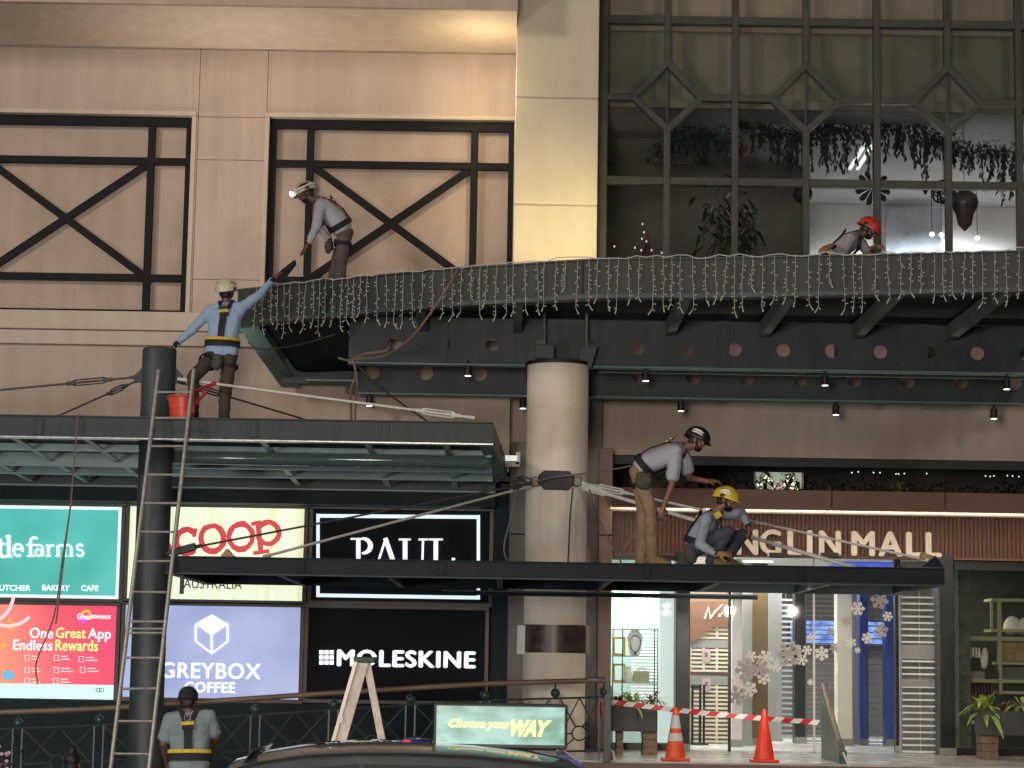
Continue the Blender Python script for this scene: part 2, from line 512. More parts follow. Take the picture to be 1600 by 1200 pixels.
def thing(name, label, cat, loc=(0, 0, 0), group=None):
    o = bpy.data.objects.new(name, None)
    o.empty_display_size = 0.2
    C.objects.link(o)
    o.location = loc
    WORLD[o.name] = V(loc)
    return tag(o, label, cat, group)

def structure(o):
    o['kind'] = 'structure'
    return o

def copy_thing(o, delta, label):
    delta = V(delta)
    c = o.copy()
    C.objects.link(c)
    c.location = V(o.location) + delta
    c['label'] = label
    WORLD[c.name] = WORLD[o.name] + delta
    def rec(src, dst):
        for ch in list(src.children):
            k = ch.copy()
            C.objects.link(k)
            k.parent = dst
            WORLD[k.name] = WORLD[dst.name]
            rec(ch, k)
    rec(o, c)
    return c

def text_mesh(txt, bold=0.0, shear=0.0, space=1.0):
    cu = bpy.data.curves.new('text', 'FONT')
    cu.body = txt
    cu.size = 1
    cu.extrude = 0.02
    cu.offset = bold
    cu.shear = shear
    cu.space_character = space
    cu.resolution_u = 4
    ob = bpy.data.objects.new('text', cu)
    C.objects.link(ob)
    bpy.context.view_layer.update()
    dg = bpy.context.evaluated_depsgraph_get()
    me = bpy.data.meshes.new_from_object(ob.evaluated_get(dg))
    bpy.data.objects.remove(ob)
    me.materials.clear()
    return me

def fit_text(txt, px, Y, depth, mat, parent, name='lettering', bold=0.0, shear=0.0, space=1.0, heavy=0.0):
    """text standing on plane Y (front face at Y-depth) filling the surveyed pixel box px=(x0,x1,top,bottom)"""
    x0, x1, z0, z1 = rect(px[0], px[1], px[2], px[3], Y)
    me = text_mesh(txt, bold, shear, space)
    xs = [v.co.x for v in me.vertices]; ys = [v.co.y for v in me.vertices]
    ax, bx, ay, by = min(xs), max(xs), min(ys), max(ys)
    for v in me.vertices:
        v.co = V((x0 + (v.co.x - ax) / (bx - ax) * (x1 - x0), Y - depth if v.co.z > 0 else Y + 0.004, z0 + (v.co.y - ay) / (by - ay) * (z1 - z0)))
    if heavy:
        # thicken: copies shifted sideways and up, each a hair deeper
        bm = bmesh.new()
        for k, (dx, dz) in enumerate(((0, 0), (heavy, 0), (-heavy, 0), (0, heavy * .6), (0, -heavy * .6))):
            n0 = len(bm.verts)
            bm.from_mesh(me)
            bm.verts.ensure_lookup_table()
            for v in bm.verts[n0:]:
                v.co += V((dx, 0.0012 * k, dz))
        bm.to_mesh(me)
        bm.free()
    return link(name, me, mat, parent)

class Glyphs:
    """hand-drawn strokes in a pixel frame laid on plane Y"""
    def __init__(s, Y, depth=0.02):
        s.m = MB(); s.Y = Y; s.d = depth; s.k = 0

    def pt(s, x, y, e=0.0):
        p = at(x, y, s.Y)
        return V((p.x, s.Y - s.d - e, p.z))

    def st(s, pts, w, closed=False):
        s.k += 1
        e = 0.0006 * s.k
        P = [s.pt(x, y, e) for x, y in pts]
        ws = w if isinstance(w, (list, tuple)) else [w] * len(P)
        if closed:
            P.append(P[0]); ws = list(ws) + [ws[0]]
        px = s.Y / F_PX
        L = []
        for i, p in enumerate(P):
            if closed and i in (0, len(P) - 1): t = (P[1] - P[0]).normalized() + (P[-1] - P[-2]).normalized()
            elif i == 0: t = P[1] - P[0]
            elif i == len(P) - 1: t = P[-1] - P[-2]
            else: t = (P[i + 1] - P[i]).normalized() + (P[i] - P[i - 1]).normalized()
            t.normalize()
            nrm = V((-t.z, 0, t.x)) * (ws[i] * px / 2)
            L.append((s.m.bm.verts.new(p + nrm), s.m.bm.verts.new(p - nrm)))
        back = V((0, s.d + e, 0))
        B = [(s.m.bm.verts.new(a.co + back), s.m.bm.verts.new(b.co + back)) for a, b in L]
        f = s.m.bm.faces.new
        for i in range(len(L) - 1):
            f((L[i][0], L[i + 1][0], L[i + 1][1], L[i][1]))
            f((L[i][0], B[i][0], B[i + 1][0], L[i + 1][0]))
            f((L[i][1], L[i + 1][1], B[i + 1][1], B[i][1]))
        return s

    def arc(s, cx, cy, rx, ry, a0, a1, w, n=18):
        pts = [(cx + rx * math.cos(math.radians(a0 + (a1 - a0) * i / n)), cy - ry * math.sin(math.radians(a0 + (a1 - a0) * i / n))) for i in range(n + 1)]
        return s.st(pts, w)

    def fill(s, pts):
        s.k += 1
        e = 0.0006 * s.k
        s.m.prism([s.pt(x, y, e) for x, y in pts], (0, s.d + e, 0))
        return s

    def build(s, name, mat, parent):
        return s.m.build(name, mat, parent)
# ================================================================== SETTING
g = MB(); g.box(-150, 150, -60, 200, -0.4, 0.0); structure(g.build('road', 'asphalt'))
g = MB(); g.box(-40, 40, 18.2, 26.4, 0.002, 0.12); structure(g.build('pavement', 'paving', bevel=0.02))
FZ = 0.93          # mall floor level
g = MB(); g.box(0.6, 14, 26.4, 44, 0.0, FZ); structure(g.build('floor', 'tile'))
g = MB(); g.box(0.6, 14, 26.28, 26.4, 0.12, FZ - 0.02); g.box(0.6, 14, 25.9, 26.28, 0.12, FZ - 0.22); g.box(0.6, 14, 25.5, 25.9, 0.12, FZ - 0.42); g.box(0.6, 14, 25.1, 25.5, 0.12, FZ - 0.62)
structure(g.build('steps', 'brownstone', bevel=0.01))
# ramp rising to the right behind the railing
g = MB()
zr = [(-12, 0.25), (-7, 0.42), (-4, 0.55), (-1, 0.80), (0.6, 0.92)]
for (xa, za), (xb, zb) in zip(zr, zr[1:]):
    g.hexa([(xa, 26.2, 0), (xb, 26.2, 0), (xb, 29.7, 0), (xa, 29.7, 0), (xa, 26.2, za), (xb, 26.2, zb), (xb, 29.7, zb), (xa, 29.7, za)])
structure(g.build('ramp', 'cream'))
# the road corridor behind the camera: far kerb
# ================================================================== LEFT FACADE
YW = 29.5
xl = -9.0
xr = at(803, 250, YW).x
zt = at(600, 80, YW).z       # soffit level
zb = at(400, 735, 30).z
fac = thing('facade_wall', 'large beige rendered wall with two recessed bays, left of the tall pillar', 'wall', ((xl + xr) / 2, YW, 0))
b1 = rect(-95, 295, 178, 487, YW)
b2 = rect(417, 803, 186, 492, YW)
zbt, zbb = (b1[3] + b2[3]) / 2, b1[2]
pa, pb = at(306, 300, YW).x, at(413, 300, YW).x
def panelset(m, x0, x1, zs, y0=YW, y1=YW + 0.28):
    for za, zb_ in zip(zs, zs[1:]):
        m.box(x0, x1, y0, y1, za + 0.003, zb_ - 0.003)
wl = MB()
wl.box(xl, xr, YW + 0.25, YW + 0.7, zb, zt)           # backing (seen in recesses)
wl.build('recess_wall', 'wall2', fac)
wl = MB()
zj = at(360, 183, YW).z, at(360, 250, YW).z, at(360, 437, YW).z
zledge = at(200, 488, YW).z
panelset(wl, pa + .003, pb - .003, [zledge, zj[2], zj[1], zj[0], at(360, 78, YW).z, zt])
panelset(wl, b1[1], pa - .003, [zledge, zbt, at(360, 78, YW).z, zt])
panelset(wl, pb + .003, b2[0], [zledge, zbt, at(360, 78, YW).z, zt])
panelset(wl, b1[0], b1[1], [zbt, at(360, 78, YW).z, zt])
panelset(wl, b2[0], b2[1], [zbt, at(360, 78, YW).z, zt])
panelset(wl, xl, b1[0], [zledge, zt])
panelset(wl, b2[1], xr, [zbb, zt])
wl.build('wall_face', 'wall', fac, bevel=0.006)
wl = MB()
zl2 = at(200, 517, YW).z
wl.box(xl, xr, YW - 0.10, YW + 0.28, zl2, zledge)
wl.box(xl, xr, YW - 0.04, YW + 0.28, zl2 - 0.20, zl2 - 0.004)
wl.build('ledge', 'trim', fac, bevel=0.01)
wl = MB(); wl.box(xl, xr, YW + 0.04, YW + 0.28, zb, zl2 - 0.204)
wl.build('lower_wall', 'wall', fac)
for (x0, x1) in ((b1[0], b1[1]), (b2[0], b2[1])):
    t = MB()
    tw = 0.065
    t.box(x0 - tw, x1 + tw, YW - 0.035, YW + 0.10, zbt - 0.0, zbt + tw)
    t.box(x0 - tw, x0, YW - 0.035, YW + 0.10, zbb, zbt - 0.002)
    t.box(x1, x1 + tw, YW - 0.035, YW + 0.10, zbb, zbt - 0.002)
    t.build('window_trim', 'trim', fac, bevel=0.012)

def lattice(x0, x1, zb_, zt_, label):
    root = thing('steel_lattice', label, 'lattice', ((x0 + x1) / 2, YW + 0.12, zb_), 'black steel lattices in the wall bays')
    W, xm = x1 - x0, (x0 + x1) / 2
    t, y0, y1 = 0.10, YW + 0.10, YW + 0.17
    H = zt_ - zb_
    m = MB()
    m.box(x0, x1, y0, y1, zt_ - t - 0.03, zt_); m.box(x0, x0 + t * .9, y0, y1, zb_, zt_ - t - 0.03); m.box(x1 - t * .9, x1, y0, y1, zb_, zt_ - t - 0.03)
    m.box(x0 + t * .9, x1 - t * .9, y0, y1, zb_, zb_ + 0.06)
    m.build('outer_frame', 'lattice', root, bevel=0.006)
    m = MB()
    xi0, xi1 = xm - W * 0.335, xm + W * 0.335
    za, zc = zt_ - H * 0.207 - t, zb_ + H * 0.165
    for xi in (xi0, xi1): m.box(xi - t / 2, xi + t / 2, y0 - .006, y1, zb_ + 0.06, zt_ - t - 0.03)
    for z in (za, zc): m.box(x0 + t * .9, x1 - t * .9, y0 - 0.002, y1 + .006, z, z + t)
    m.build('inner_bars', 'lattice', root, bevel=0.006)
    m = MB()
    m.bar((xi0 + .04, y0 + .04, za + .02), (xi1 - .04, y0 + .04, zc + t - .02), 0.105, 0.05)
    m.bar((xi0 + .04, y0 + .047, zc + t - .02), (xi1 - .04, y0 + .047, za + .02), 0.105, 0.05)
    m.build('cross_brace', 'lattice', root, bevel=0.006)
lattice(b1[0], b1[1], zbb, zbt, 'black crossed steel lattice in the wall bay at the far left')
lattice(b2[0], b2[1], zbb, zbt, 'black crossed steel lattice behind the worker wearing a headlamp')

# eave above
ev = thing('roof_eave', 'beige projecting roof eave along the top of the wall', 'eave', (-4, 28.5, zt))
m = MB(); xe = at(808, 10, 27.5).x
m.box(xl, xe, 27.5, 30.2, zt, zt + 0.1); m.build('soffit', 'eave', ev)
m = MB(); m.box(xl, xe + 0.01, 27.42, 27.499, zt - 0.015, zt + 5); m.build('fascia_board', 'wall2', ev)

# ------------------------------------------------------------------ tall square pillar
YP = 28.3
px0, px1 = at(804, 250, YP).x, at(934, 250, YP).x
zs = [at(870, 430, YP).z - 0.3, at(870, 320, YP).z, at(870, 153, YP).z, at(870, -16, YP).z, at(870, -190, YP).z, at(870, -360, YP).z, at(870, -530, YP).z]
pil = thing('square_pillar', 'tall cream panelled square pillar lit warm yellow, above the round column', 'pillar', ((px0 + px1) / 2, YP, zs[0]))
m = MB()
for a, b in zip(zs, zs[1:]):
    m.box(px0, px1, YP, YP + 1.1, a + 0.008, b - 0.008)
m.build('cladding_panel', 'pillar', pil, bevel=0.012)
m = MB(); m.box(px0 + .02, px1 - .02, YP + .02, YP + 1.08, zs[0], zs[-1]); m.build('joint_core', 'pillar', pil)
m = MB()
for z in zs[1:-1]: m.box(px0 + .004, px1 - .004, YP + 0.004, YP + 1.09, z - 0.006, z + 0.002)
m.build('joint_strip', 'trim', pil)

# ------------------------------------------------------------------ curtain wall + room upstairs
YC = 29.3
cz0, czt = at(1270, 410, YC).z - 0.5, at(1270, -460, YC).z
cw = thing('window_wall', 'tall dark window wall with diamond glazing bars above the canopy', 'window', (at(1270, 200, YC).x, YC, cz0))
vx = [at(p, 220, YC).x for p in (941, 1042, 1148, 1259, 1370, 1481, 1592, 1700)]
hz = [at(1270, q, YC).z for q in (287, 157, 36, -85)]
fm = MB()
t = 0.088
dz0, dz1 = at(1259, 206, YC).z, at(1259, 103, YC).z
dw = at(1312, 157, YC).x - at(1259, 157, YC).x
for i, x in enumerate(vx):
    if i in (1, 3, 5):
        fm.box(x - t / 2, x + t / 2, YC - .07, YC + .07, cz0, dz0)
        fm.box(x - t / 2, x + t / 2, YC - .07, YC + .07, dz1, czt)
        fm.box(x - .012, x + .012, YC - .02, YC + .02, dz0, dz1)
    else:
        ww = t if i else 0.14
        fm.box(x - ww / 2, x + ww / 2, YC - .07, YC + .07, cz0, czt)
for k, z in enumerate(hz):
    for xa, xb in zip(vx, vx[1:]):
        if k == 1:
            if any(abs(xa - vx[i]) < 1e-6 for i in (1, 3, 5)): fm.box(xa + dw, xb - t / 2, YC - .06, YC + .06, z - t / 2, z + t / 2)
            else: fm.box(xa + t / 2, xb - dw, YC - .06, YC + .06, z - t / 2, z + t / 2)
        else:
            fm.box(xa + t / 2, xb - t / 2, YC - .06, YC + .06, z - t * .62, z + t * .62)
fm.build('mullion', 'mullion', cw, bevel=0.008)
for i in (1, 3, 5):
    x, z = vx[i], hz[1]
    d = MB()
    q = [(x, dz1), (x + dw, z), (x, dz0), (x - dw, z)]
    for j in range(4):
        a, b = q[j], q[(j + 1) % 4]
        d.bar((a[0], YC - 0.002 * j, a[1]), (b[0], YC - 0.002 * j, b[1]), 0.085, 0.14)
    d.build('diamond_bar', 'mullion', cw, bevel=0.006)
zz = [cz0] + [hz[0], hz[1], hz[2], hz[3]]
for xa, xb in zip(vx, vx[1:]):
    for za, zb_ in zip(zz, zz[1:]):
        p = MB(); p.box(xa + 0.01, xb - 0.01, YC - .004, YC + .004, za, zb_); p.build('pane', 'glass', cw)

rx0, rx1, rz = at(941, 220, YC).x - 0.1, 10.5, at(1270, 166, 29.6).z
room = thing('upstairs_room', 'bright upstairs room behind the window wall with pale walls', 'room', (5, 32, cz0))
K['roomwall'] = M('pale_room_wall', (0.78, 0.78, 0.79), 0.7, var=0.05, scale=1.0)
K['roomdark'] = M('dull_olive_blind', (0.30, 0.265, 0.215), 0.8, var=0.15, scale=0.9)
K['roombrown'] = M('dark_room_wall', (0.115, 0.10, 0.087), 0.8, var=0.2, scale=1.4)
m = MB(); m.box(rx0, rx1, 36, 36.2, cz0, rz); m.build('back_wall', 'roomwall', room)
m = MB(); m.box(rx0, rx1, 29.75, 36.2, rz, rz + 0.1); m.build('ceiling_board', M('dull_room_ceiling', (.34, .33, .33), .7, var=.05, scale=1), room)
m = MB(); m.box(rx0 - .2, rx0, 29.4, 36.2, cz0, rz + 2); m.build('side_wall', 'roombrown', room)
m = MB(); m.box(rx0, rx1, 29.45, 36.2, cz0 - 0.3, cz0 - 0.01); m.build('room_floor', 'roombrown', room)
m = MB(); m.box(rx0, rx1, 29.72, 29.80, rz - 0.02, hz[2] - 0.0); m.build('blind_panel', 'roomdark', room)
m = MB(); m.box(rx0, rx1, 29.62, 29.7, hz[2] - 0.05, czt); m.build('bulkhead_panel', 'wall2', room)
# partition leaving the left half of the room dark
xp = at(1262, 340, 33.2).x
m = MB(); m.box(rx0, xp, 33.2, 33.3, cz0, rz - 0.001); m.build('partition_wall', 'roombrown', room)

# ------------------------------------------------------------------ wall and bands under the canopy
YB = 30.2
m_ = thing('canopy_back_wall', 'dim beige wall strip under the upper canopy, right of the round column', 'wall', (5, YB, 5))
x0, x1, z0, z1 = rect(560, 1800, 560, 714, YB)
m = MB(); m.box(at(940, 650, YB).x, 11, YB, YB + .3, z0, z1 + 1.0); m.build('wall_face', 'wall', m_)
m = MB(); m.box(at(915, 650, YB).x, at(939, 650, YB).x, YB - .35, YB + .3, FZ, z1 + 1.0); m.build('grey_pier', 'grey', m_)
# clerestory recess (upper shop floor behind) 715-765
YBR = 28.9
zc0, zc1 = at(1270, 766, YBR).z, at(1270, 716, YB).z
cl = thing('upper_gallery', 'dark upper gallery recess above the brown fascia', 'gallery', (5.5, 31, zc0))
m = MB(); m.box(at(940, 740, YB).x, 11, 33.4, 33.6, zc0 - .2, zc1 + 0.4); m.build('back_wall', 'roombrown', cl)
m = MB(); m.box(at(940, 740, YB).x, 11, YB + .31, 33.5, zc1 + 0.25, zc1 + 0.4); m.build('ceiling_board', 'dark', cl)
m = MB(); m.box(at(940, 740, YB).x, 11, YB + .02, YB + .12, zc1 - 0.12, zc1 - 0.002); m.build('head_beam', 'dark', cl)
# brown fascia with projecting cornice
fb = thing('brown_fascia', 'brown panelled fascia with a pale lit underside above the mall letters', 'fascia', (5, 29.3, zc0 - .5))
zf0 = at(1270, 797, YBR).z
xs = [at(956, 780, YBR).x, at(1300, 780, YBR).x, at(1477, 780, YBR).x, 8.1, 10.2, 12]
m = MB()
for a, b in zip(xs, xs[1:]): m.box(a + .006, b - .006, YBR, YBR + .10, zf0, zc0)
m.build('fascia_panel', 'brown', fb, bevel=0.006)
m = MB(); m.box(xs[0], 12, YBR + .02, 33.4, zc0 - .08, zc0 - .02); m.build('coping', 'dark', fb)
m = MB()
zsf = zf0 + 0.02
for a, b in zip(xs, xs[1:]): m.box(a + .006, b - .006, YBR + .102, 30.02, zsf, zsf + .04)
m.build('soffit_panel', 'letter', fb)
# ribbed sign band
YR = 30.0
zr0, zr1 = at(1270, 868, YR).z, zsf - 0.002
rb = thing('ribbed_sign_band', 'dark brown ribbed band carrying large pale mall name letters', 'sign', (5, YR, zr0))
m = MB()
x = at(957, 830, YR).x
while x < 11.5:
    m.box(x, x + .040, YR, YR + .1, zr0, zr1); x += 0.058
m.build('ribbed_panel', 'brown_rib', rb)
m = MB(); m.box(at(957, 830, YR).x, 11.5, YR + .03, YR + .2, zr0 - .0, zr1); m.build('backing_panel', 'brown_rib', rb)
m = MB(); m.box(at(957, 830, YR).x, 11.5, YR - .02, YR + .2, zr0 - .03, zr0 - .002); m.build('bottom_trim', 'brown', rb)
fit_text('GLIN', (1188, 1311, 829.5, 867), YR, 0.07, 'letter', rb, heavy=.017, space=1.28)
fit_text('MALL', (1331, 1468, 832, 869), YR, 0.07, 'letter', rb, heavy=.017, space=1.2)
fit_text('TAN', (1078, 1182, 828, 866), YR, 0.07, 'letter', rb, heavy=.017, space=1.2)

# ------------------------------------------------------------------ brown stone pier + teal strips by the column
pr = thing('stone_pier', 'brown stone clad pier right of the round column', 'pier', (at(937, 900, 29.7).x, 29.7, FZ))
zjt = at(935, 836, 29.6).z
m = MB(); x0, x1 = at(916, 900, 29.6).x, at(956, 900, 29.6).x
m.box(x0 + .16, x1, 29.6, 30.3, FZ, zjt - .006); m.box(x0 + .16, x1, 29.6, 30.3, zjt + .006, at(935, 700, 29.6).z)
m.build('stone_slab', 'brownstone', pr, bevel=0.008)
m = MB(); m.box(x0 - .08, x0 + .158, 29.66, 30.3, FZ, at(935, 700, 29.6).z); m.build('side_slab', 'grey', pr)
pr = thing('grey_pier', 'grey stone pier partly behind the left side of the round column', 'pier', (at(805, 900, 29.8).x, 29.8, 0.8))
m = MB(); x0, x1 = at(795, 900, 29.7).x, at(832, 900, 29.7).x
m.box(x0, x1, 29.7, 30.4, 0.6, zjt - .006); m.box(x0, x1, 29.7, 30.4, zjt + .006, at(800, 690, 29.7).z)
m.build('stone_slab', 'grey', pr, bevel=0.008)

# ------------------------------------------------------------------ lower left building wall behind the signs
bw = thing('sign_wall', 'dark wall behind the illuminated tenant signs and the ramp railing', 'wall', (-4, 30.2, 0.2))
xa, xb = -9.0, at(794, 900, 30.1).x
m = MB(); m.box(xa, xb, 30.12, 30.5, 0.2, at(400, 760, 30.1).z + .4); m.build('wall_face', 'navy', bw)
m = MB(); m.box(xa, xb - .0, 29.95, 30.115, at(400, 786, 30).z, at(400, 752, 30).z); m.build('head_beam', 'navy', bw)
m = MB(); m.box(at(770, 900, 29.95).x, xb - .003, 29.85, 30.115, .6, at(400, 786, 30).z - .002); m.build('side_jamb', 'navy', bw)
m = MB(); m.box(xa, xb, 29.9, 30.118, 0.3, at(400, 1098, 30).z); m.build('plinth', 'navy', bw)
m = MB(); m.box(at(560, 900, 30.0).x, at(940, 900, 30.0).x, YB + .02, YB + .3, at(700, 760, YB).z, at(700, 500, YB).z)
fw = m.build('wall_face', 'wall', bw)
# ------------------------------------------------------------------ tenant signs
def sign(label, px, Y=29.93):
    x0, x1, z0, z1 = rect(*px, Y)
    root = thing('illuminated_sign', label, 'sign', ((x0 + x1) / 2, Y, z0), 'tenant signs on the dark wall')
    fr = MB(); f = 0.058
    fr.box(x0 - f, x1 + f, Y - .02, Y + .18, z1, z1 + f); fr.box(x0 - f, x1 + f, Y - .02, Y + .18, z0 - f, z0)
    fr.box(x0 - f, x0, Y - .02, Y + .18, z0, z1); fr.box(x1, x1 + f, Y - .02, Y + .18, z0, z1)
    fr.build('sign_frame', 'signframe', root, bevel=0.006)
    return root, (x0, x1, z0, z1)
def face(root, r, mat, Y=29.93, inset=0, name='sign_panel', dy=0):
    x0, x1, z0, z1 = r
    m = MB(); m.box(x0 + inset, x1 - inset, Y + dy, Y + .15, z0 + inset, z1 - inset)
    return m.build(name, mat, root)
def emis_noise(name, c0, c1, scale, strength, stretch=(1, 1, 1)):
    ma = E(name, c0, strength)
    nt = ma.node_tree
    n = nt.nodes.new('ShaderNodeTexNoise'); n.inputs['Scale'].default_value = scale
    r = nt.nodes.new('ShaderNodeValToRGB')
    r.color_ramp.elements[0].position = .35; r.color_ramp.elements[1].position = .65
    r.color_ramp.elements[0].color = (*c0, 1); r.color_ramp.elements[1].color = (*c1, 1)
    nt.links.new(_coords(nt, stretch), n.inputs['Vector']); nt.links.new(n.outputs[0], r.inputs[0])
    nt.links.new(r.outputs[0], nt.nodes['Principled BSDF'].inputs['Emission Color'])
    return ma
ELET = E('lit_white_letter', S(235, 245, 250), 1.25)
# teal sign
r_, q = sign('teal illuminated sign with white serif words, top row far left', (-91, 188, 790, 934))
face(r_, q, E('lit_white_edge', S(225, 245, 245), 1.0))
face(r_, q, emis_noise('lit_teal', S(52, 168, 155), S(88, 200, 190), 0.8, 0.95), inset=0.045, dy=-.004, name='teal_panel')
G = Glyphs(29.92)
def gl_t(x, w=5): G.st([(x, 842), (x, 866), (x + 3, 870), (x + 8, 869)], w); G.st([(x - 5, 850), (x + 8, 850)], 3.2)
def gl_l(x): G.st([(x, 836), (x, 870)], 5.5); G.st([(x - 5, 838), (x + 1, 838)], 3); G.st([(x - 5, 869.5), (x + 6, 869.5)], 3)
gl_l(-44); G.st([(-29, 853), (-29, 870)], 5); G.st([(-29, 843), (-29, 847)], 5); G.st([(-34, 869.5), (-24, 869.5)], 3); gl_t(-15, 4.6); gl_t(1, 4.6); gl_l(14)
G.arc(28.5, 859.5, 7, 9.3, -20, 310, 3.6); G.st([(22, 858), (35, 858)], 2.6)
G.arc(54, 847, 6.2, 7, 40, 180, 3.6); G.st([(48, 846), (48, 869)], 4.6); G.st([(42, 851.5), (57, 851.5)], 2.6); G.st([(42.5, 869), (54.5, 869)], 2.4)
G.arc(60.5, 863.5, 5, 5, 0, 360, 3.2); G.st([(67, 856), (67, 869)], 3.8); G.arc(61.5, 856.5, 5.4, 5, 0, 145, 3)
G.st([(76, 852), (76, 869)], 4); G.arc(81.5, 857, 4.6, 5, 45, 160, 3.2); G.st([(72, 869), (80.5, 869)], 2.2); G.st([(72, 852), (76, 852)], 2)
G.st([(91, 852), (91, 869)], 3.8); G.arc(96.2, 857.5, 5.2, 6, 0, 170, 2.8); G.st([(101.4, 857), (101.4, 869)], 3.6); G.arc(106.6, 857.5, 5.2, 6, 0, 170, 2.8); G.st([(111.8, 857), (111.8, 869)], 3.6)
for xx in (91, 101.4, 111.8): G.st([(xx - 3.6, 869), (xx + 3.6, 869)], 1.8)
G.arc(125.5, 855.2, 4.8, 4.2, 20, 270, 3); G.arc(125.5, 864.4, 5, 4.6, 90, -160, 3)
G.build('lettering', ELET, r_)
fit_text('BUTCHER', (-8, 48, 914, 923), 29.93, .01, ELET, r_, bold=.02)
fit_text('BAKERY', (66, 109, 914, 923), 29.93, .01, ELET, r_, bold=.02)
fit_text('CAFE', (127, 154, 914.5, 923.5), 29.93, .01, ELET, r_, bold=.02)
# cream sign
r_, q = sign('cream illuminated sign with large red rough slab letters', (201, 474, 793, 937))
ma = E('lit_cream_planks', S(236, 245, 214), 1.0)
nt = ma.node_tree
n = nt.nodes.new('ShaderNodeTexNoise'); n.inputs['Scale'].default_value = 9; n.inputs['Detail'].default_value = 4
rr = nt.nodes.new('ShaderNodeValToRGB'); rr.color_ramp.elements[0].position = .30; rr.color_ramp.elements[1].position = .5
rr.color_ramp.elements[0].color = (*S(222, 222, 170), 1); rr.color_ramp.elements[1].color = (*S(234, 246, 216), 1)
nt.links.new(_coords(nt, (1, 1, 0.03)), n.inputs['Vector']); nt.links.new(n.outputs[0], rr.inputs[0])
nt.links.new(rr.outputs[0], nt.nodes['Principled BSDF'].inputs['Emission Color'])
face(r_, q, ma)
G = Glyphs(29.92)
random.seed(3)
def rough_arc(cx, cy, rx, ry, a0, a1, w, n=14):
    pts, ws = [], []
    for i in range(n + 1):
        a = math.radians(a0 + (a1 - a0) * i / n)
        k = 1 + random.uniform(-.035, .035)
        pts.append((cx + rx * k * math.cos(a), cy - ry * k * math.sin(a))); ws.append(w * random.uniform(.85, 1.15))
    G.st(pts, ws)
G.arc(252, 838, 13, 10, 40, 260, 8); G.arc(252, 857, 13, 10, 80, -160, 8)
rough_arc(292, 846, 16, 19, 48, 318, 9); G.st([(306, 826), (303, 839)], 6)
rough_arc(332, 841.5, 18, 20, 0, 362, 8.5); rough_arc(376.5, 838.5, 18.5, 20, 0, 362, 8.5)
G.st([(403, 816), (408, 863)], 8); rough_arc(419, 833, 17, 17, 150, -165, 8); G.st([(393, 819), (408, 816)], 6); G.st([(396, 864.5), (421, 861)], 6)
G.build('lettering', E('lit_red_letter', S(206, 50, 58), 0.9), r_)
fit_text('AUSTRALIA', (287, 378, 905, 920), 29.93, .01, 'dark', r_)
# black sign with white outline
r_, q = sign('black sign with glowing white outline frame and tall serif letters', (488, 764, 797, 940))
face(r_, q, M('black_gloss_panel', (0.008, 0.010, 0.015), 0.6, var=.1, scale=3, spec=.1))
G = Glyphs(29.92)
for a, b, w_ in (((495, 806), (750, 808), 5.5), ((495, 930), (750, 934), 5.5)):
    G.st([a, b], w_)
G.st([(497, 803), (497, 933)], 5); G.st([(747.5, 805), (747.5, 936)], 5)
G.build('outline_frame', E('lit_white_outline', S(205, 225, 240), 1.2), r_)
G = Glyphs(29.915)
G.st([(560, 842), (560, 893)], 6.5); G.st([(548, 842), (566, 842)], 2.6); G.arc(566, 853, 13, 11.5, 92, -92, [3 + 4.5 * math.sin(math.pi * i / 18) for i in range(19)]); G.st([(550, 893), (571, 893)], 2.4)
G.st([(603, 841), (586, 893)], 3.2); G.st([(602, 841), (620, 893)], 7); G.st([(593, 875), (613, 875)], 2.6); G.st([(580, 893), (593, 893)], 2.4); G.st([(611, 893), (628, 893)], 2.4)
G.st([(633, 843), (633, 878)], 7); G.arc(646, 878, 13, 16, 180, 350, 3.6); G.st([(661, 843), (660, 880)], 3.2); G.st([(623, 843), (642, 843)], 2.6); G.st([(654, 843), (669, 843)], 2.6)
G.st([(681, 843), (681, 893)], 6.8); G.st([(670, 843), (692, 843)], 2.6); G.st([(672, 893), (704, 893), (709, 872)], [2.6, 3, 5])
G.build('lettering', ELET, r_)
# red advertisement
r_, q = sign('red and orange illuminated app advertisement, bottom row far left', (-91, 180, 945, 1091))
ma = E('lit_red_gradient', S(235, 70, 95), 0.95)
nt = ma.node_tree
tc = nt.nodes.new('ShaderNodeTexCoord'); sx = nt.nodes.new('ShaderNodeSeparateXYZ'); mr = nt.nodes.new('ShaderNodeMapRange')
mr.inputs['From Min'].default_value = -1.2; mr.inputs['From Max'].default_value = 1.2
ad = nt.nodes.new('ShaderNodeMath'); ad.operation = 'ADD'
m2 = nt.nodes.new('ShaderNodeMath'); m2.operation = 'MULTIPLY'; m2.inputs[1].default_value = 0.25
rr = nt.nodes.new('ShaderNodeValToRGB')
e = rr.color_ramp.elements
e[0].position = 0.25; e[0].color = (*S(248, 175, 110), 1)
e[1].position = 1.0; e[1].color = (*S(236, 45, 95), 1)
k = e.new(0.5); k.color = (*S(240, 130, 110), 1)
k = e.new(0.75); k.color = (*S(236, 75, 95), 1)
nt.links.new(tc.outputs['Object'], sx.inputs[0]); nt.links.new(sx.outputs[2], m2.inputs[0]); nt.links.new(sx.outputs[0], ad.inputs[0]); nt.links.new(m2.outputs[0], ad.inputs[1])
nt.links.new(ad.outputs[0], mr.inputs['Value']); nt.links.new(mr.outputs[0], rr.inputs[0]); nt.links.new(rr.outputs[0], nt.nodes['Principled BSDF'].inputs['Emission Color'])
x0, x1, z0, z1 = q
zs_ = at(90, 1069, 29.93).z
face(r_, (x0, x1, zs_, z1), ma)
face(r_, (x0, x1, z0, zs_), E('lit_pale_strip', S(205, 248, 250), 1.0), name='pale_strip')
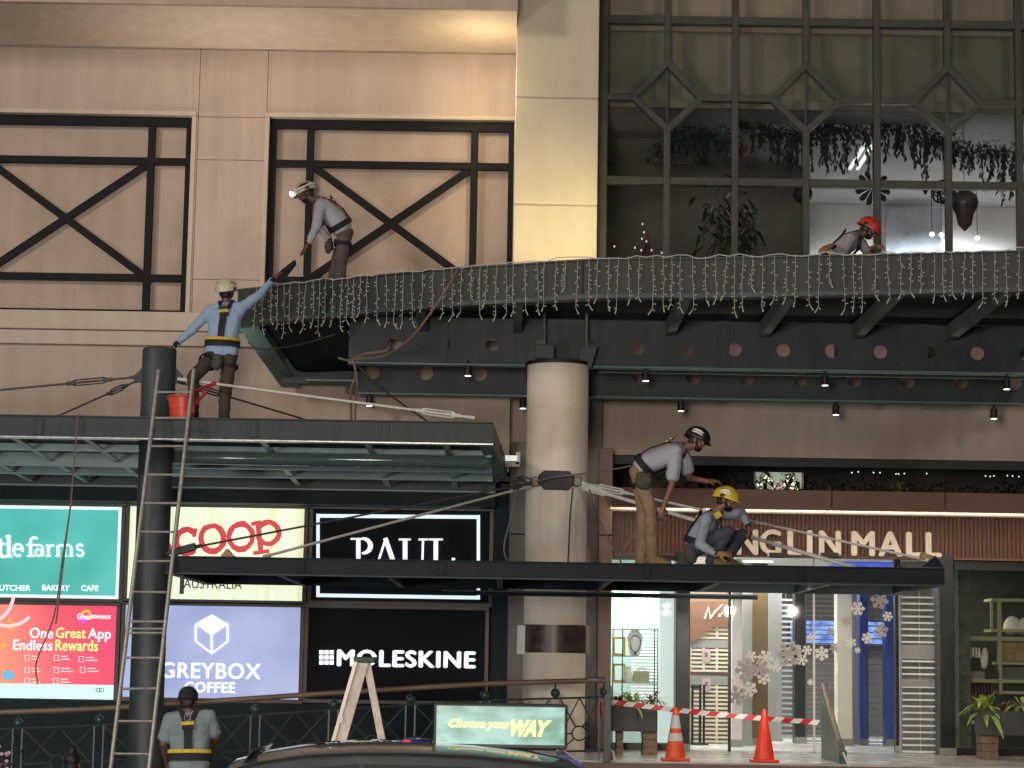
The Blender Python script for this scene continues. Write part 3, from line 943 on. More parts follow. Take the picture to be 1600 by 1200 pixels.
EY, EW = E('lit_yellow_letter', S(255, 240, 130), 1.1), E('lit_white_text', S(255, 240, 240), 1.1)
fit_text('One', (47, 83, 981, 997), 29.93, .01, EW, r_, heavy=.004, space=1.05)
fit_text('Great', (88, 134, 981, 997), 29.93, .01, EY, r_, heavy=.004, space=1.05)
fit_text('App', (138, 173, 982, 1003), 29.93, .01, EW, r_, heavy=.004, space=1.05)
fit_text('Endless', (21, 82, 1000, 1016), 29.93, .01, EW, r_, heavy=.004, space=1.05)
fit_text('Rewards', (87, 153, 1000, 1017), 29.93, .01, EY, r_, heavy=.004, space=1.05)
fit_text('REWARDS', (143, 173, 961, 967), 29.93, .012, EW, r_, bold=.03)
fit_text('Great', (121, 142, 959, 968), 29.93, .016, EW, r_, bold=.02)
def disc(root, px, py, rad, mat, Y=29.93, dy=.012, name='logo_ring', rin=0):
    G = Glyphs(Y, dy)
    if rin: G.arc(px, py, (rad + rin) / 2, (rad + rin) / 2, 200, -60, rad - rin, 20)
    else: G.fill([(px + rad * math.cos(i * .314), py + rad * math.sin(i * .314)) for i in range(20)])
    return G.build(name, mat, root)
disc(r_, 135, 961, 8.5, E('lit_orange', S(255, 180, 40), 1), rin=4.5)
disc(r_, 130, 967, 6.5, E('lit_magenta', S(215, 60, 215), 1), dy=.008, name='logo_dot')
G = Glyphs(29.92); G.arc(-30, 925, 52, 52, -95, -5, 5); G.arc(12, 948, 40, 30, 250, 330, 5)
for cx, cy, wd in ((39, 1024, 14), (85, 1024, 17), (124, 1026, 22), (39, 1043, 18), (85, 1043, 24), (126, 1043, 22), (39, 1060, 16), (84, 1060, 20)):
    G.st([(cx, cy), (cx + 7, cy), (cx + 7, cy + 8), (cx, cy + 8), (cx, cy - .8)], 1.2)
    G.st([(cx + 11, cy + 1.5), (cx + 11 + wd * .6, cy + 1.5)], 1.8); G.st([(cx + 11, cy + 6), (cx + 11 + wd * .8, cy + 6)], 1.8)
G.build('advert_icons', E('lit_faint_text', S(255, 205, 205), 1), r_)
G = Glyphs(29.921)
G.st([(12, 965), (20, 975), (16, 982), (25, 972)], 3); G.fill([(13, 980), (21, 980), (20, 986), (14, 986)])
G.st([(-8, 1013), (9, 1007)], 7)
G.build('advert_ribbon', E('lit_gold', S(235, 165, 60), .95), r_)
G = Glyphs(29.921)
G.fill([(4, 1050), (14, 1047), (22, 1051), (22, 1059), (12, 1063), (5, 1060)])
G.build('advert_picture', E('lit_skyblue', S(95, 180, 215), .95), r_)
G = Glyphs(29.921); G.arc(156, 1078, 6, 3, 0, 360, 1); G.st([(156, 1075), (156, 1081)], 1); G.build('small_emblem', 'grey', r_)
# grey blue sign
r_, q = sign('pale grey blue illuminated sign with white cube emblem', (194, 468, 947, 1091))
face(r_, q, emis_noise('lit_greyblue', S(148, 160, 205), S(172, 182, 222), 1.2, 0.95))
G = Glyphs(29.92)
G.fill([(331, 960), (357, 975), (331, 993), (305, 975)])
G.st([(306, 976), (306, 1002), (331, 1021), (356, 1002), (356, 976)], 3.2); G.st([(331, 992), (331, 1021)], 3.2)
G.build('cube_emblem', ELET, r_)
fit_text('GREYBOX', (252, 407, 1036, 1060), 29.93, .012, ELET, r_, heavy=.006, space=1.08)
fit_text('COFFEE', (289, 367, 1066, 1082), 29.93, .012, ELET, r_, heavy=.006, space=1.08)
# black sign
r_, q = sign('plain black sign with small white grid emblem and wide white name, bottom row', (481, 757, 952, 1094))
face(r_, q, M('black_panel', (0.008, 0.010, 0.015), 0.6, var=.1, scale=3, spec=.1))
fit_text('MOLESKINE', (528, 742, 1017, 1042), 29.93, .02, ELET, r_, heavy=.014, space=1.1)
G = Glyphs(29.92)
for i in range(3):
    for j in range(3):
        G.fill([(499 + i * 8, 1016 + j * 8), (505.5 + i * 8, 1016 + j * 8), (505.5 + i * 8, 1022.5 + j * 8), (499 + i * 8, 1022.5 + j * 8)])
G.build('grid_emblem', ELET, r_)
# ================================================================== ROUND COLUMN
YO = 27.6
cc = at(869, 800, YO); RC = 48.5 * YO / F_PX
ztop = at(870, 566, YO - RC).z
col = thing('round_column', 'stout cream round column with a brown wrap band and black plate', 'column', (cc.x, YO, 0.4))
m = MB(); m.lathe((cc.x, YO, 0), [(RC, 0.4), (RC, ztop)], 64); m.build('shaft', 'column', col, smooth='auto')
m = MB(); m.lathe((cc.x, YO, 0), [(RC + .03, ztop + .001), (RC + .03, ztop + .04), (RC - .02, ztop + .05)], 48); m.build('cap_ring', 'dark', col, smooth='auto')
zb0, zb1 = at(870, 1020, YO - RC).z, at(870, 976, YO - RC).z
m = MB(); m.lathe((cc.x, YO, 0), [(RC + .012, zb0), (RC + .012, zb1)], 48); m.build('wrap_band', 'patina', col, smooth='auto')
m = MB()
xq, _, z0, z1 = rect(808, 818, 977, 1022, YO - .15)
m.box(xq, xq + .10, YO - .16, YO - .152, z0, z1); m.build('paper_sheet', 'paper', col)
m = MB(); xq, x2, z0, z1 = rect(912, 922, 977, 1022, YO - .1); m.box(xq - .03, x2, YO - .11, YO - .10, z0, z1); m.build('band_flap', 'patina', col)
# octagonal black plate + lugs
yf = YO - RC - 0.025
pts = [(842, 742), (850, 735), (889, 736), (897, 744), (896, 757), (888, 766), (850, 765), (843, 757)]
m = MB()
base = [at(x, y, yf) for x, y in pts]
m.prism([(p.x, yf - .012, p.z) for p in base], (0, 0.05, 0)); m.build('cover_plate', 'dark', col, bevel=0.01)
m = MB()
for px in (836, 902):
    p = at(px, 752, yf)
    m.box(p.x - .05, p.x + .05, yf + .02, yf + .16, p.z - .06, p.z + .06)
m.build('rod_lug', 'rod_dark', col, bevel=0.012)
m = MB(); x0, x1, z0, z1 = rect(849, 881, 908, 918, yf); m.box(x0, x1, yf - .01, yf + .05, z0, z1); m.build('small_plate', 'dark', col)
m = MB()
for px in (817, 918):
    x0, x1, z0, z1 = rect(px - 2, px + 3, 856, 880, YO); m.box(x0, x1, YO - .05, YO + .05, z0, z1)
m.build('conduit_clip', 'grey', col)
m = MB()
x0, x1, z0, z1 = rect(836, 866, 542, 560, YO - .25); m.box(x0, x1, YO - .26, YO - .2, z0, z1 + .03)
p = [at(x, y, YO - .2) for x, y in ((903, 560), (908, 542), (934, 541), (924, 575))]
m.prism([(q.x, YO - .2, q.z) for q in p], (0, .04, 0))
m.build('head_bracket', 'steel', col, bevel=0.006)
m = MB()
for px, pt_ in ((851, 488), (917, 487)):
    a, b = at(px, 543, YO - .22), at(px, pt_, YO - .22); m.tube([a, b], .018, 8)
m.build('hanger_rod', 'stud', col)

# ================================================================== UPPER CANOPY
ZT = at(935, 403, 25.0).z
edge = [(371, 452), (450, 444), (545, 434), (700, 419), (800, 412.5), (935, 404), (1100, 402.5), (1264, 399), (1430, 395.5), (1600, 391), (1760, 388)]
EP = [atz(x, y, ZT) for x, y in edge]
def smooth_edge(P, n=6):
    out = []
    for i in range(len(P) - 1):
        p0, p1, p2, p3 = P[max(0, i - 1)], P[i], P[i + 1], P[min(len(P) - 1, i + 2)]
        for k in range(n):
            t = k / n
            out.append(0.5 * ((2 * p1) + (-p0 + p2) * t + (2 * p0 - 5 * p1 + 4 * p2 - p3) * t * t + (-p0 + 3 * p1 - 3 * p2 + p3) * t ** 3))
    out.append(P[-1])
    return out
EP = smooth_edge(EP)
FH = 0.475
can = thing('upper_canopy', 'large dark green upper canopy hung with icicle lights and curving along the facade', 'canopy', (3, 26.5, ZT - .5))
def sweep_profile(path, prof):
    """prof: (offset back, z) closed polygon swept along plan path"""
    m = MB(); rings = []
    for i, p in enumerate(path):
        a, b = path[max(0, i - 1)], path[min(len(path) - 1, i + 1)]
        t = V((b.x - a.x, b.y - a.y, 0)).normalized(); n = V((-t.y, t.x, 0))
        rings.append([m.bm.verts.new(V((p.x, p.y, ZT + z)) + n * o) for o, z in prof])
    k = len(prof)
    for a, b in zip(rings, rings[1:]):
        for j in range(k): m.bm.faces.new((a[j], a[(j + 1) % k], b[(j + 1) % k], b[j]))
    m.bm.faces.new(rings[0][::-1]); m.bm.faces.new(rings[-1])
    return m
sweep_profile(EP, [(0.012, -FH + .05), (0.012, -0.02), (0.03, -0.02), (0.03, -FH + .05)]).build('fascia', 'fascia', can, smooth='auto')
sweep_profile(EP, [(-.02, -.019), (-.02, 0.0), (.14, 0.0), (.14, -.019)]).build('top_flange', 'steel', can, smooth='auto')
sweep_profile(EP, [(-.03, -FH), (-.03, -FH + .049), (.16, -FH + .049), (.16, -FH)]).build('bottom_flange', 'steel', can, smooth='auto')
# roof deck
m = MB()
top = [V((p.x, p.y + .12, ZT - .27)) for p in EP]
poly = top + [V((EP[-1].x, 29.2, ZT - .27)), V((at(442, 604, 29.2).x, 29.2, ZT - .27))]
m.prism(poly, (0, 0, .03)); m.build('roof_deck', 'navy', can)
# beams
YB2, YB3 = 27.75, 29.0
def holed_beam(name, x0, x1, Y, zb_, zt_, hx0, hdx, hr, hz_, nh, flange='teal'):
    m = MB(); N = 24; th = .014
    xs, cells = x0, []
    for i in range(nh):
        c = hx0 + i * hdx
        cells.append((c - hdx / 2, c + hdx / 2, c))
    x_first, x_last = cells[0][0], cells[-1][1]
    if x_first > x0: m.box(x0, x_first, Y, Y + th, zb_, zt_)
    if x_last < x1: m.box(x_last, x1, Y, Y + th, zb_, zt_)
    for a, b, c in cells:
        circ, sq = [], []
        for k in range(N):
            an = 2 * math.pi * k / N
            ca, sa = math.cos(an), math.sin(an)
            circ.append((c + hr * ca, hz_ + hr * sa))
            sx = (b - c) / abs(ca) if abs(ca) > 1e-6 else 1e9
            dzv = (zt_ - hz_) if sa > 0 else (hz_ - zb_)
            sz = dzv / abs(sa) if abs(sa) > 1e-6 else 1e9
            s_ = min(sx, sz)
            sq.append((c + s_ * ca, hz_ + s_ * sa))
        for (yy, flip) in ((Y, 0), (Y + th, 1)):
            vi = [m.bm.verts.new((x, yy, z)) for x, z in circ]; vo = [m.bm.verts.new((x, yy, z)) for x, z in sq]
            for k in range(N):
                m.bm.faces.new((vi[k], vi[(k + 1) % N], vo[(k + 1) % N], vo[k]))
            # corner fillers
            for cx_, cz_ in ((a, zb_), (b, zb_), (a, zt_), (b, zt_)):
                best = min(range(N), key=lambda k: abs(sq[k][0] - cx_) + abs(sq[k][1] - cz_))
                for k1, k2 in ((best, (best + 1) % N), ((best - 1) % N, best)):
                    p1, p2 = sq[k1], sq[k2]
                    if abs(p1[0] - p2[0]) > 1e-6 and abs(p1[1] - p2[1]) > 1e-6:
                        m.bm.faces.new((vo[k1], vo[k2], m.bm.verts.new((cx_, yy, cz_))))
        for k in range(N):
            (xa, za), (xb, zb2) = circ[k], circ[(k + 1) % N]
            m.poly([(xa, Y, za), (xb, Y, zb2), (xb, Y + th, zb2), (xa, Y + th, za)])
    m.build(name, 'steel_dark', can)
    f = MB(); f.box(x0, x1, Y - .09, Y + .10, zb_ - .025, zb_ - .001); f.build('beam_flange', flange, can, bevel=.004)
z2b = at(1270, 578, YB2).z; x2l = at(545, 540, YB2).x
holed_beam('front_beam', x2l, EP[-1].x, YB2, z2b, ZT - .29, at(617, 530, YB2).x, at(1215, 545, YB2).x / 5.6 - at(790, 545, YB2).x / 5.6, .088, at(1270, 548, YB2).z, 14)
z3b = at(1064, 622, YB3).z; x3l = at(560, 600, YB3).x
holed_beam('rear_beam', x3l, EP[-1].x, YB3, z3b, z3b + .55, at(582, 578, YB3).x, .72, .10, at(582, 581, YB3).z, 13)
m = MB(); m.box(at(443, 580, YB3).x, x3l - .003, YB3 - .03, YB3 + .05, at(500, 600, YB3).z, z3b + .42); m.build('end_beam', 'steel_dark', can)
# rafters (tapered) and end girder
def rafter(xf, xb, wid, name, mat):
    pf = min(EP, key=lambda p: abs(p.x - xf))
    y0, y1 = pf.y + .17, 29.28
    m = MB(); h = wid / 2
    zf, zbk = ZT - FH + .02, z3b + .03
    def sec(x, y, zlo): return [(x - h, y, zlo), (x + h, y, zlo), (x + h, y, ZT - .30), (x - h, y, ZT - .30)]
    a, b = sec(xf, y0, zf), sec(xb, y1, zbk if name == 'end_girder' else zf - .05)
    m.hexa([a[0], a[1], b[1], b[0], a[3], a[2], b[2], b[3]])
    m.build(name, mat, can, bevel=.004)
K['rafter_grey'] = M('grey_rafter_paint', (.15, .18, .17), .5, var=.2, scale=4, streak=.15)
K['paleteal'] = M('pale_teal_purlin', (.26, .36, .36), .45, var=.1, scale=4)
for px in (650, 810, 1072, 1232, 1392, 1552, 1712):
    x = at(px, 470, 25.2).x
    rafter(x, x, .12, 'rafter', 'rafter_grey')
# left end girder: plate from front corner back and down
A, B_ = EP[0], at(442, 603, 29.28)
m = MB()
P = [V((A.x, A.y, ZT - .02)), V((A.x + .05, A.y + .03, ZT - FH)), V((B_.x, B_.y, B_.z)), V((B_.x, B_.y, ZT - .02))]
m.prism(P, (0.05, 0.02, 0)); m.build('end_girder', 'teal', can, bevel=.004)
# bottom flange of the end girder
m = MB()
m.hexa([P[1] + V((-.02, 0, -.02)), P[1] + V((.24, 0, -.02)), P[2] + V((.24, 0, -.02)), P[2] + V((-.02, 0, -.02)), P[1] + V((-.02, 0, 0)), P[1] + V((.24, 0, 0)), P[2] + V((.24, 0, 0)), P[2] + V((-.02, 0, 0))])
m.build('end_flange', 'teal', can)
# sloping soffit plate between end girder and front beam end
m = MB()
Q = [P[1] + V((.26, .22, .05)), V((x2l - .05, 26.85, ZT - FH + .06)), V((x2l + 0.1, 29.2, z3b + .25)), P[2] + V((.26, -.1, .10))]
m.prism(Q, (0, 0, .02)); m.build('soffit_panel', 'navy', can)
m = MB(); q = at(510, 594, YB3 - .2); m.box(at(478, 594, YB3 - .2).x, at(556, 594, YB3 - .2).x, YB3 - .2, YB3 - .1, q.z - .012, q.z + .012); m.build('conduit', 'teal', can)
# conduit runs under front beam
m = MB(); a = at(1000, 577, YB2 - .1); m.tube([(at(935, 575, YB2).x, YB2 - .02, z2b - .07), (EP[-1].x, YB2 - .02, z2b - .07)], .016, 8); m.build('conduit', 'steel', can)

# bolted splice plates
def splice(x, Y, z0, z1, par, mat, wid=.16):
    m = MB(); m.box(x - wid / 2, x + wid / 2, Y - .016, Y - .002, z0, z1)
    for i in (-1, 1):
        for k in range(4):
            zz = z0 + (z1 - z0) * (k + .5) / 4
            m.tube([(x + i * wid * .28, Y - .028, zz), (x + i * wid * .28, Y - .0161, zz)], .012, 6)
    m.build('splice_plate', mat, par, bevel=.002)
for px in (690, 1130, 1440):
    splice(at(px, 540, YB2).x, YB2, z2b + .03, z2b + .62, can, 'steel_dark')
for s__ in (1.35, 4.3, 7.3):
    p = min(EP, key=lambda q: abs(q.x - (EP[0].x + s__)))
    m = MB(); m.box(p.x - .006, p.x + .006, p.y - .010, p.y + .02, ZT - FH + .055, ZT - .022); m.build('fascia_seam', 'dark', can)

# downlights
KD = E('lit_downlight', (1.0, 0.97, 0.9), 3.0)
def downlight(px, py, Y, label):
    p = at(px, py, Y)
    root = thing('downlight', label, 'spotlight', (p.x, Y, p.z), 'downlights under the upper canopy')
    m = MB(); m.lathe((p.x, Y, p.z), [(.048, 0), (.048, .13), (.02, .135), (.014, .20)], 20); m.build('housing', 'dark', root, smooth='auto')
    m = MB(); m.lathe((p.x, Y, p.z), [(.040, -.006), (.040, -.0005)], 20); m.build('lens', KD, root)
for px, py, l in ((731, 587, 'small grey downlight under the canopy front beam, left of the round column'), (1009, 595, 'small downlight under the canopy front beam, first right of the round column'),
                  (1289, 602, 'small downlight under the canopy front beam, middle of the right stretch'), (1573, 608, 'small downlight under the canopy front beam at the far right')):
    downlight(px, py, YB2, l)
for px, py, l in ((577, 634, 'black downlight under the canopy rear beam, above the bright tie rod'), (817, 638, 'black downlight under the rear beam, half hidden left of the round column'),
                  (1064, 642, 'black downlight under the rear beam, above the black helmeted worker'), (1306, 648, 'black downlight under the rear beam against the beige wall, middle'), (1553, 654, 'black downlight under the rear beam at the far right')):
    downlight(px, py, YB3, l)

# icicle lights
ic = thing('icicle_lights', 'unlit icicle fairy lights draped along the upper canopy fascia', 'string lights', (EP[30].x, EP[30].y, ZT - .6))
random.seed(11)
lens = [0]
for a, b in zip(EP, EP[1:]): lens.append(lens[-1] + (b - a).length)
def along(s_):
    s_ = max(0, min(lens[-1] - 1e-4, s_))
    for i in range(len(EP) - 1):
        if lens[i + 1] >= s_:
            return EP[i].lerp(EP[i + 1], (s_ - lens[i]) / (lens[i + 1] - lens[i]))
pts = []
s_ = 0.35
while s_ < lens[-1] - .2:
    p = along(s_); pts.append(p + V((0, -.03, .012 + random.uniform(-.03, .02)))); s_ += .12
m = MB(); m.tube(pts, .006, 5); m.build('main_cable', 'wire', ic)
s_ = 0.32; nstr = 0
while s_ < lens[-1] - .1 and nstr < 98:
    p = along(s_); m = MB()
    L = random.uniform(.46, .66) if random.random() > .15 else random.uniform(.3, .5)
    q = [p + V((0, -.035, .01))]
    n = 11
    dx = 0
    for i in range(1, n + 1):
        dx += random.uniform(-.006, .006)
        q.append(p + V((dx, -.04, .01 - L * i / n)))
    m.tube(q, .0030, 4)
    for i in range(2, n + 1):
        if random.random() < .85:
            sd = random.choice((-1, 1))
            e_ = q[i] + V((sd * random.uniform(.014, .034), -.005, random.uniform(-.03, .01)))
            m.tube([q[i], e_], .0030, 4)
            m.ell(e_, .007, .007, .009, nu=6, nv=4)
    e_ = q[-1] + V((random.choice((-1, 1)) * random.uniform(.01, .05), 0, -.07)); m.tube([q[-1], e_], [.004, .008], 4)
    m.build('light_strand', 'wire', ic); nstr += 1
    s_ += random.choice((.095, .105, .12, .15, .14))
print('strands', nstr, 'canopy len', lens[-1])

# ================================================================== LEFT LOWER CANOPY
Y1f, Y1b = 24.7, 29.4
zc_t, zc_b = at(400, 656, Y1f).z, at(400, 687, Y1f).z
xL, xR = -8.2, at(771, 680, Y1f).x
lc = thing('left_canopy', 'dark green steel canopy over the tenant signs with a worker standing on it', 'canopy', (-3.5, 26.5, zc_b))
m = MB(); m.box(xL, xR, Y1f, Y1f + .012, zc_b, zc_t); m.build('front_beam', 'steel_left', lc)
m = MB(); m.box(xL, xR + .0, Y1f - .03, Y1f + .10, zc_b - .022, zc_b - .001); m.build('beam_flange', 'stud', lc, bevel=.004)
m = MB(); m.box(xL, xR, Y1f - .03, Y1f + .10, zc_t + .001, zc_t + .016); m.build('beam_flange', 'steel_dark', lc, bevel=.004)
m = MB(); xs1 = at(748, 696, Y1f).x; m.hexa([(xR - .02, Y1f + .013, zc_b), (xR, Y1f + .013, zc_b), (xR + .16, Y1b, zc_b), (xR + .14, Y1b, zc_b), (xR - .02, Y1f + .013, zc_t), (xR, Y1f + .013, zc_t), (xR + .16, Y1b, zc_t), (xR + .14, Y1b, zc_t)])
m.build('side_beam', 'steel', lc)
m = MB(); m.hexa([(xR - .16, Y1f + .1, zc_b - .02), (xR, Y1f + .1, zc_b - .02), (xR + .16, Y1b, zc_b - .02), (xR + .0, Y1b, zc_b - .02), (xR - .16, Y1f + .1, zc_b - .002), (xR, Y1f + .1, zc_b - .002), (xR + .16, Y1b, zc_b - .002), (xR, Y1b, zc_b - .002)])
m.build('side_flange', 'teal', lc)
ZD1 = zc_t - .17
m = MB(); m.box(xL, xR - .03, Y1f + .02, Y1b, ZD1 - .02, ZD1); m.build('deck_sheet', 'navy', lc)
for Yp, mat, pyp in ((25.9, 'paleteal', 708), (27.0, 'paleteal', 732), (28.2, 'paleteal', 745)):
    zp_ = at(400, pyp, Yp).z
    m = MB(); m.box(xL, xR - .03, Yp - .05, Yp + .05, zp_ - .012, zp_ + .008); m.box(xL, xR - .03, Yp - .008, Yp + .008, zp_ + .0085, ZD1 - .021); m.build('purlin', mat, lc)
zwb = at(400, 762, Y1b - .1).z
m = MB(); m.box(xL, xR, Y1b - .12, Y1b - .002, zwb - .02, zwb); m.build('wall_beam_flange', 'paleteal', lc)
m = MB(); m.box(xL, xR, Y1b - .02, Y1b - .003, zwb + .001, zc_t); m.build('wall_beam', 'steel', lc)
m = MB(); m.box(xL, xR - .0, Y1b, 29.94, at(400, 786, 29.4).z, ZD1); m.build('back_box', 'navy', lc)
for px in (-60, 40, 150, 420, 580, 700):
    x = at(px, 700, 25.5).x
    m = MB(); m.hexa([(x - .035, Y1f + .1, zc_b - .01), (x + .035, Y1f + .1, zc_b - .01), (x + .035, Y1b - .13, zwb + .03), (x - .035, Y1b - .13, zwb + .03), (x - .035, Y1f + .1, zc_b + .005), (x + .035, Y1f + .1, zc_b + .005), (x + .035, Y1b - .13, zwb + .045), (x - .035, Y1b - .13, zwb + .045)]); m.build('rafter', 'paleteal', lc)
a, b = at(268, 714, 25.9), at(756, 722, 25.9)
m = MB(); m.cap((a.x, 25.9, a.z), (b.x, 25.9, a.z), .085, .085, 20); m.build('tube_purlin', M('glossy_green_tube', (.09, .14, .13), .12, var=.05), lc, smooth=True)
# bare light fitting near column
lf = thing('light_fitting', 'small white bracket light fitting between the left canopy and round column', 'light fitting', at(790, 725, 28.6))
m = MB(); x0, x1, z0, z1 = rect(776, 808, 712, 720, 28.6); m.box(x0, x1, 28.55, 28.62, z0, z1); m.build('tube_lamp', E('lit_tube', (1, .97, .88), .7), lf)
m = MB(); x0, x1, z0, z1 = rect(778, 812, 722, 729, 28.6); m.box(x0, x1, 28.56, 28.64, z0, z1); x0, x1, z0, z1 = rect(806, 813, 703, 726, 28.6); m.box(x0, x1, 28.56, 28.66, z0, z1 - .03); m.build('bracket', 'white', lf)

for px in (60, 395, 600):
    splice(at(px, 670, Y1f).x, Y1f, zc_b + .02, zc_t - .02, lc, 'steel_left', .12)

# post
YPo = 25.55
pc = at(247, 545, YPo); pz = pc.z; pxw = at(246, 640, YPo).x
po = thing('steel_post', 'grey green round steel post rising through the left canopy', 'post', (pxw, YPo, 0.1))
m = MB(); m.lathe((pxw, YPo, 0), [(.2, .1), (.2, pz - .02), (.19, pz)], 40); m.build('shaft', 'steel', po, smooth='auto')
m = MB()
for sx in (-1, 1):
    p = at(247 + sx * 31, 590, YPo)
    m.prism([(pxw + sx * .19, YPo - .015, p.z + .13), (pxw + sx * .29, YPo - .015, p.z + .02), (pxw + sx * .29, YPo - .015, p.z - .05), (pxw + sx * .19, YPo - .015, p.z - .07)], (0, .03, 0))
m.build('rod_lug', 'steel_dark', po, bevel=.006)

# ================================================================== RIGHT LOWER CANOPY
Y2f, Y2b = 24.0, 27.2
zt2, zb2 = at(870, 880, Y2f).z, at(870, 904, Y2f).z
xa, xb = at(259, 880, Y2f).x, at(1476, 900, Y2f).x
rc = thing('entrance_canopy', 'low flat dark steel entrance canopy with two workers on it', 'canopy', ((xa + xb) / 2, 25.6, zb2))
m = MB(); m.box(xa, xb, Y2f, Y2f + .012, zb2, zt2); m.build('front_beam', 'steel_ent', rc)
m = MB(); m.box(xa, xb, Y2f - .03, Y2f + .10, zb2 - .016, zb2 - .001); m.build('beam_flange', 'steel_dark', rc, bevel=.003)
m = MB(); m.box(xa, xb, Y2f - .03, Y2f + .10, zt2 + .001, zt2 + .014); m.build('beam_flange', 'navy', rc, bevel=.003)
for sx, x0 in ((1, xa), (-1, xb)):
    m = MB(); m.box(x0, x0 + sx * .012, Y2f + .013, Y2b, zb2, zt2); m.build('side_beam', 'steel_ent', rc)
    m = MB(); m.box(x0, x0 + sx * .09, Y2f + .101, Y2b, zb2 - .016, zb2 - .001); m.build('side_flange', 'steel_dark', rc)
m = MB(); m.box(xa, xb, Y2b, Y2b + .012, zb2 - .005, zt2 - .03); m.build('rear_beam', 'navy', rc)
m = MB(); m.box(at(690, 925, Y2b).x, at(1183, 925, Y2b).x, Y2b - .1, Y2b + .06, zb2 - .05, zb2 - .032); m.build('beam_flange', 'steel_dark', rc)
m = MB(); m.tube([(at(640, 925, Y2b).x, Y2b - .05, zb2 - .07), (at(1183, 925, Y2b).x, Y2b - .05, zb2 - .07)], .022, 8); m.build('drain_pipe', 'navy', rc)
ZD2 = zt2 - .006
m = MB(); m.box(xa + .014, xb - .014, Y2f + .014, Y2b - .001, ZD2 - .012, ZD2); m.build('deck_sheet', 'navy', rc)
for i in range(1, 7):
    x = xa + (xb - xa) * i / 7
    m = MB(); m.box(x - .035, x + .035, Y2f + .101, Y2b - .002, zb2 - .008, zb2 + .006); m.box(x - .005, x + .005, Y2f + .013, Y2b - .002, zb2 + .0065, ZD2 - .013); m.build('rafter', 'steel_dark', rc)
m = MB(); x0, x1, z0, z1 = rect(281, 287, 893, 928, Y2f + .2); m.box(x0, x1, Y2f + .2, Y2f + .24, z0, z1 + .05); m.build('hanger_bracket', 'dark', rc)
m = MB(); p = [at(x, y, Y2f + .1) for x, y in ((1440, 886), (1462, 868), (1475, 886))]; m.prism([(q.x, Y2f + .1, q.z) for q in p], (0, .04, 0)); m.build('gusset_plate', 'steel_ent', rc)
m = MB(); p = [at(x, y, Y2f + .1) for x, y in ((258, 866), (266, 858), (304, 848), (306, 859), (275, 868))]; m.prism([(q.x, Y2f + .08, q.z) for q in p], (0, .09, 0)); m.build('rod_socket', 'dark', rc, bevel=.006)

for px in (470, 690, 1010, 1250):
    splice(at(px, 890, Y2f).x, Y2f, zb2 + .015, zt2 - .015, rc, 'steel_ent', .10)

# ------------------------------------------------------------------ tie rods
def tie_rod(label, a, b, mat='rod', r=.013, turn=None, group=None, tb='rod'):
    a, b = V(a), V(b)
    root = thing('tie_rod', label, 'tie rod', b, group)
    m = MB(); m.tube([a, b], r, 8); m.build('rod', mat, root, smooth='auto')
    d = (b - a).normalized()
    if turn is not None:
        c0 = a.lerp(b, turn); L = .42
        up = V((0, 0, 1)); n = (up - d * up.dot(d)).normalized()
        t = MB()
        for s1 in (-1, 1):
            t.tube([c0 - d * L / 2 + n * s1 * .012, c0 - d * L * .4 + n * s1 * .032, c0 + d * L * .4 + n * s1 * .032, c0 + d * L / 2 + n * s1 * .012], .010, 6)
        t.tube([c0 - d * (L / 2 + .06), c0 - d * L * .38], .024, 8); t.tube([c0 + d * L * .38, c0 + d * (L / 2 + .06)], .024, 8)
        t.build('turnbuckle', tb, root, smooth='auto')
    f = MB(); f.tube([b - d * .10, b], .022, 8); f.build('end_fork', tb, root, smooth='auto')
    f = MB(); f.tube([a, a + d * .1], .022, 8); f.build('end_fork', tb, root, smooth='auto')
    return root
gl = 'tie rods of the left canopy'
L0, R0 = at(216, 589, YPo), at(278, 592, YPo)
tie_rod('upper dull tie rod running left from the steel post', L0, at(-60, 615, 25.0), 'rod_dark', .013, .28, gl, 'rod_dark')
tie_rod('short lower dark tie rod slanting left from the steel post to the canopy', L0 + V((.01, 0.03, -.03)), at(86, 652, 27.6), 'rod_dark', .012, .25, gl, 'rod_dark')
tie_rod('bright tie rod running right from the steel post to the canopy corner', R0, at(742, 653, Y1f + .25), 'rod', .016, .88, gl)
tie_rod('dark tie rod slanting right behind the white helmeted worker', R0 + V((0, .03, -.03)), at(492, 660, 27.6), 'rod_dark', .012, .22, gl, 'rod_dark')
gl = 'tie rods of the entrance canopy'
yl = yf + .08
La, Ra = at(834, 754, yl), at(906, 754, yl)
tie_rod('thin dull tie rod from the round column to the far left canopy corner', La, at(303, 855, Y2f + .12), 'rod_dark', .012, None, gl, 'rod_dark')
tie_rod('thicker pale tie rod from the round column across the outlined black sign', La + V((0, .02, -.03)), at(412, 870, Y2f + .2), 'rod', .016, None, gl)
tie_rod('long upper tie rod from the round column to the right canopy corner', Ra, at(1452, 876, Y2f + .14), 'rod', .015, .10, gl)
tie_rod('thick bright lower tie rod right of the round column', Ra + V((0, .02, -.04)), at(1338, 888, Y2f + .2), 'rod', .023, .06, gl)
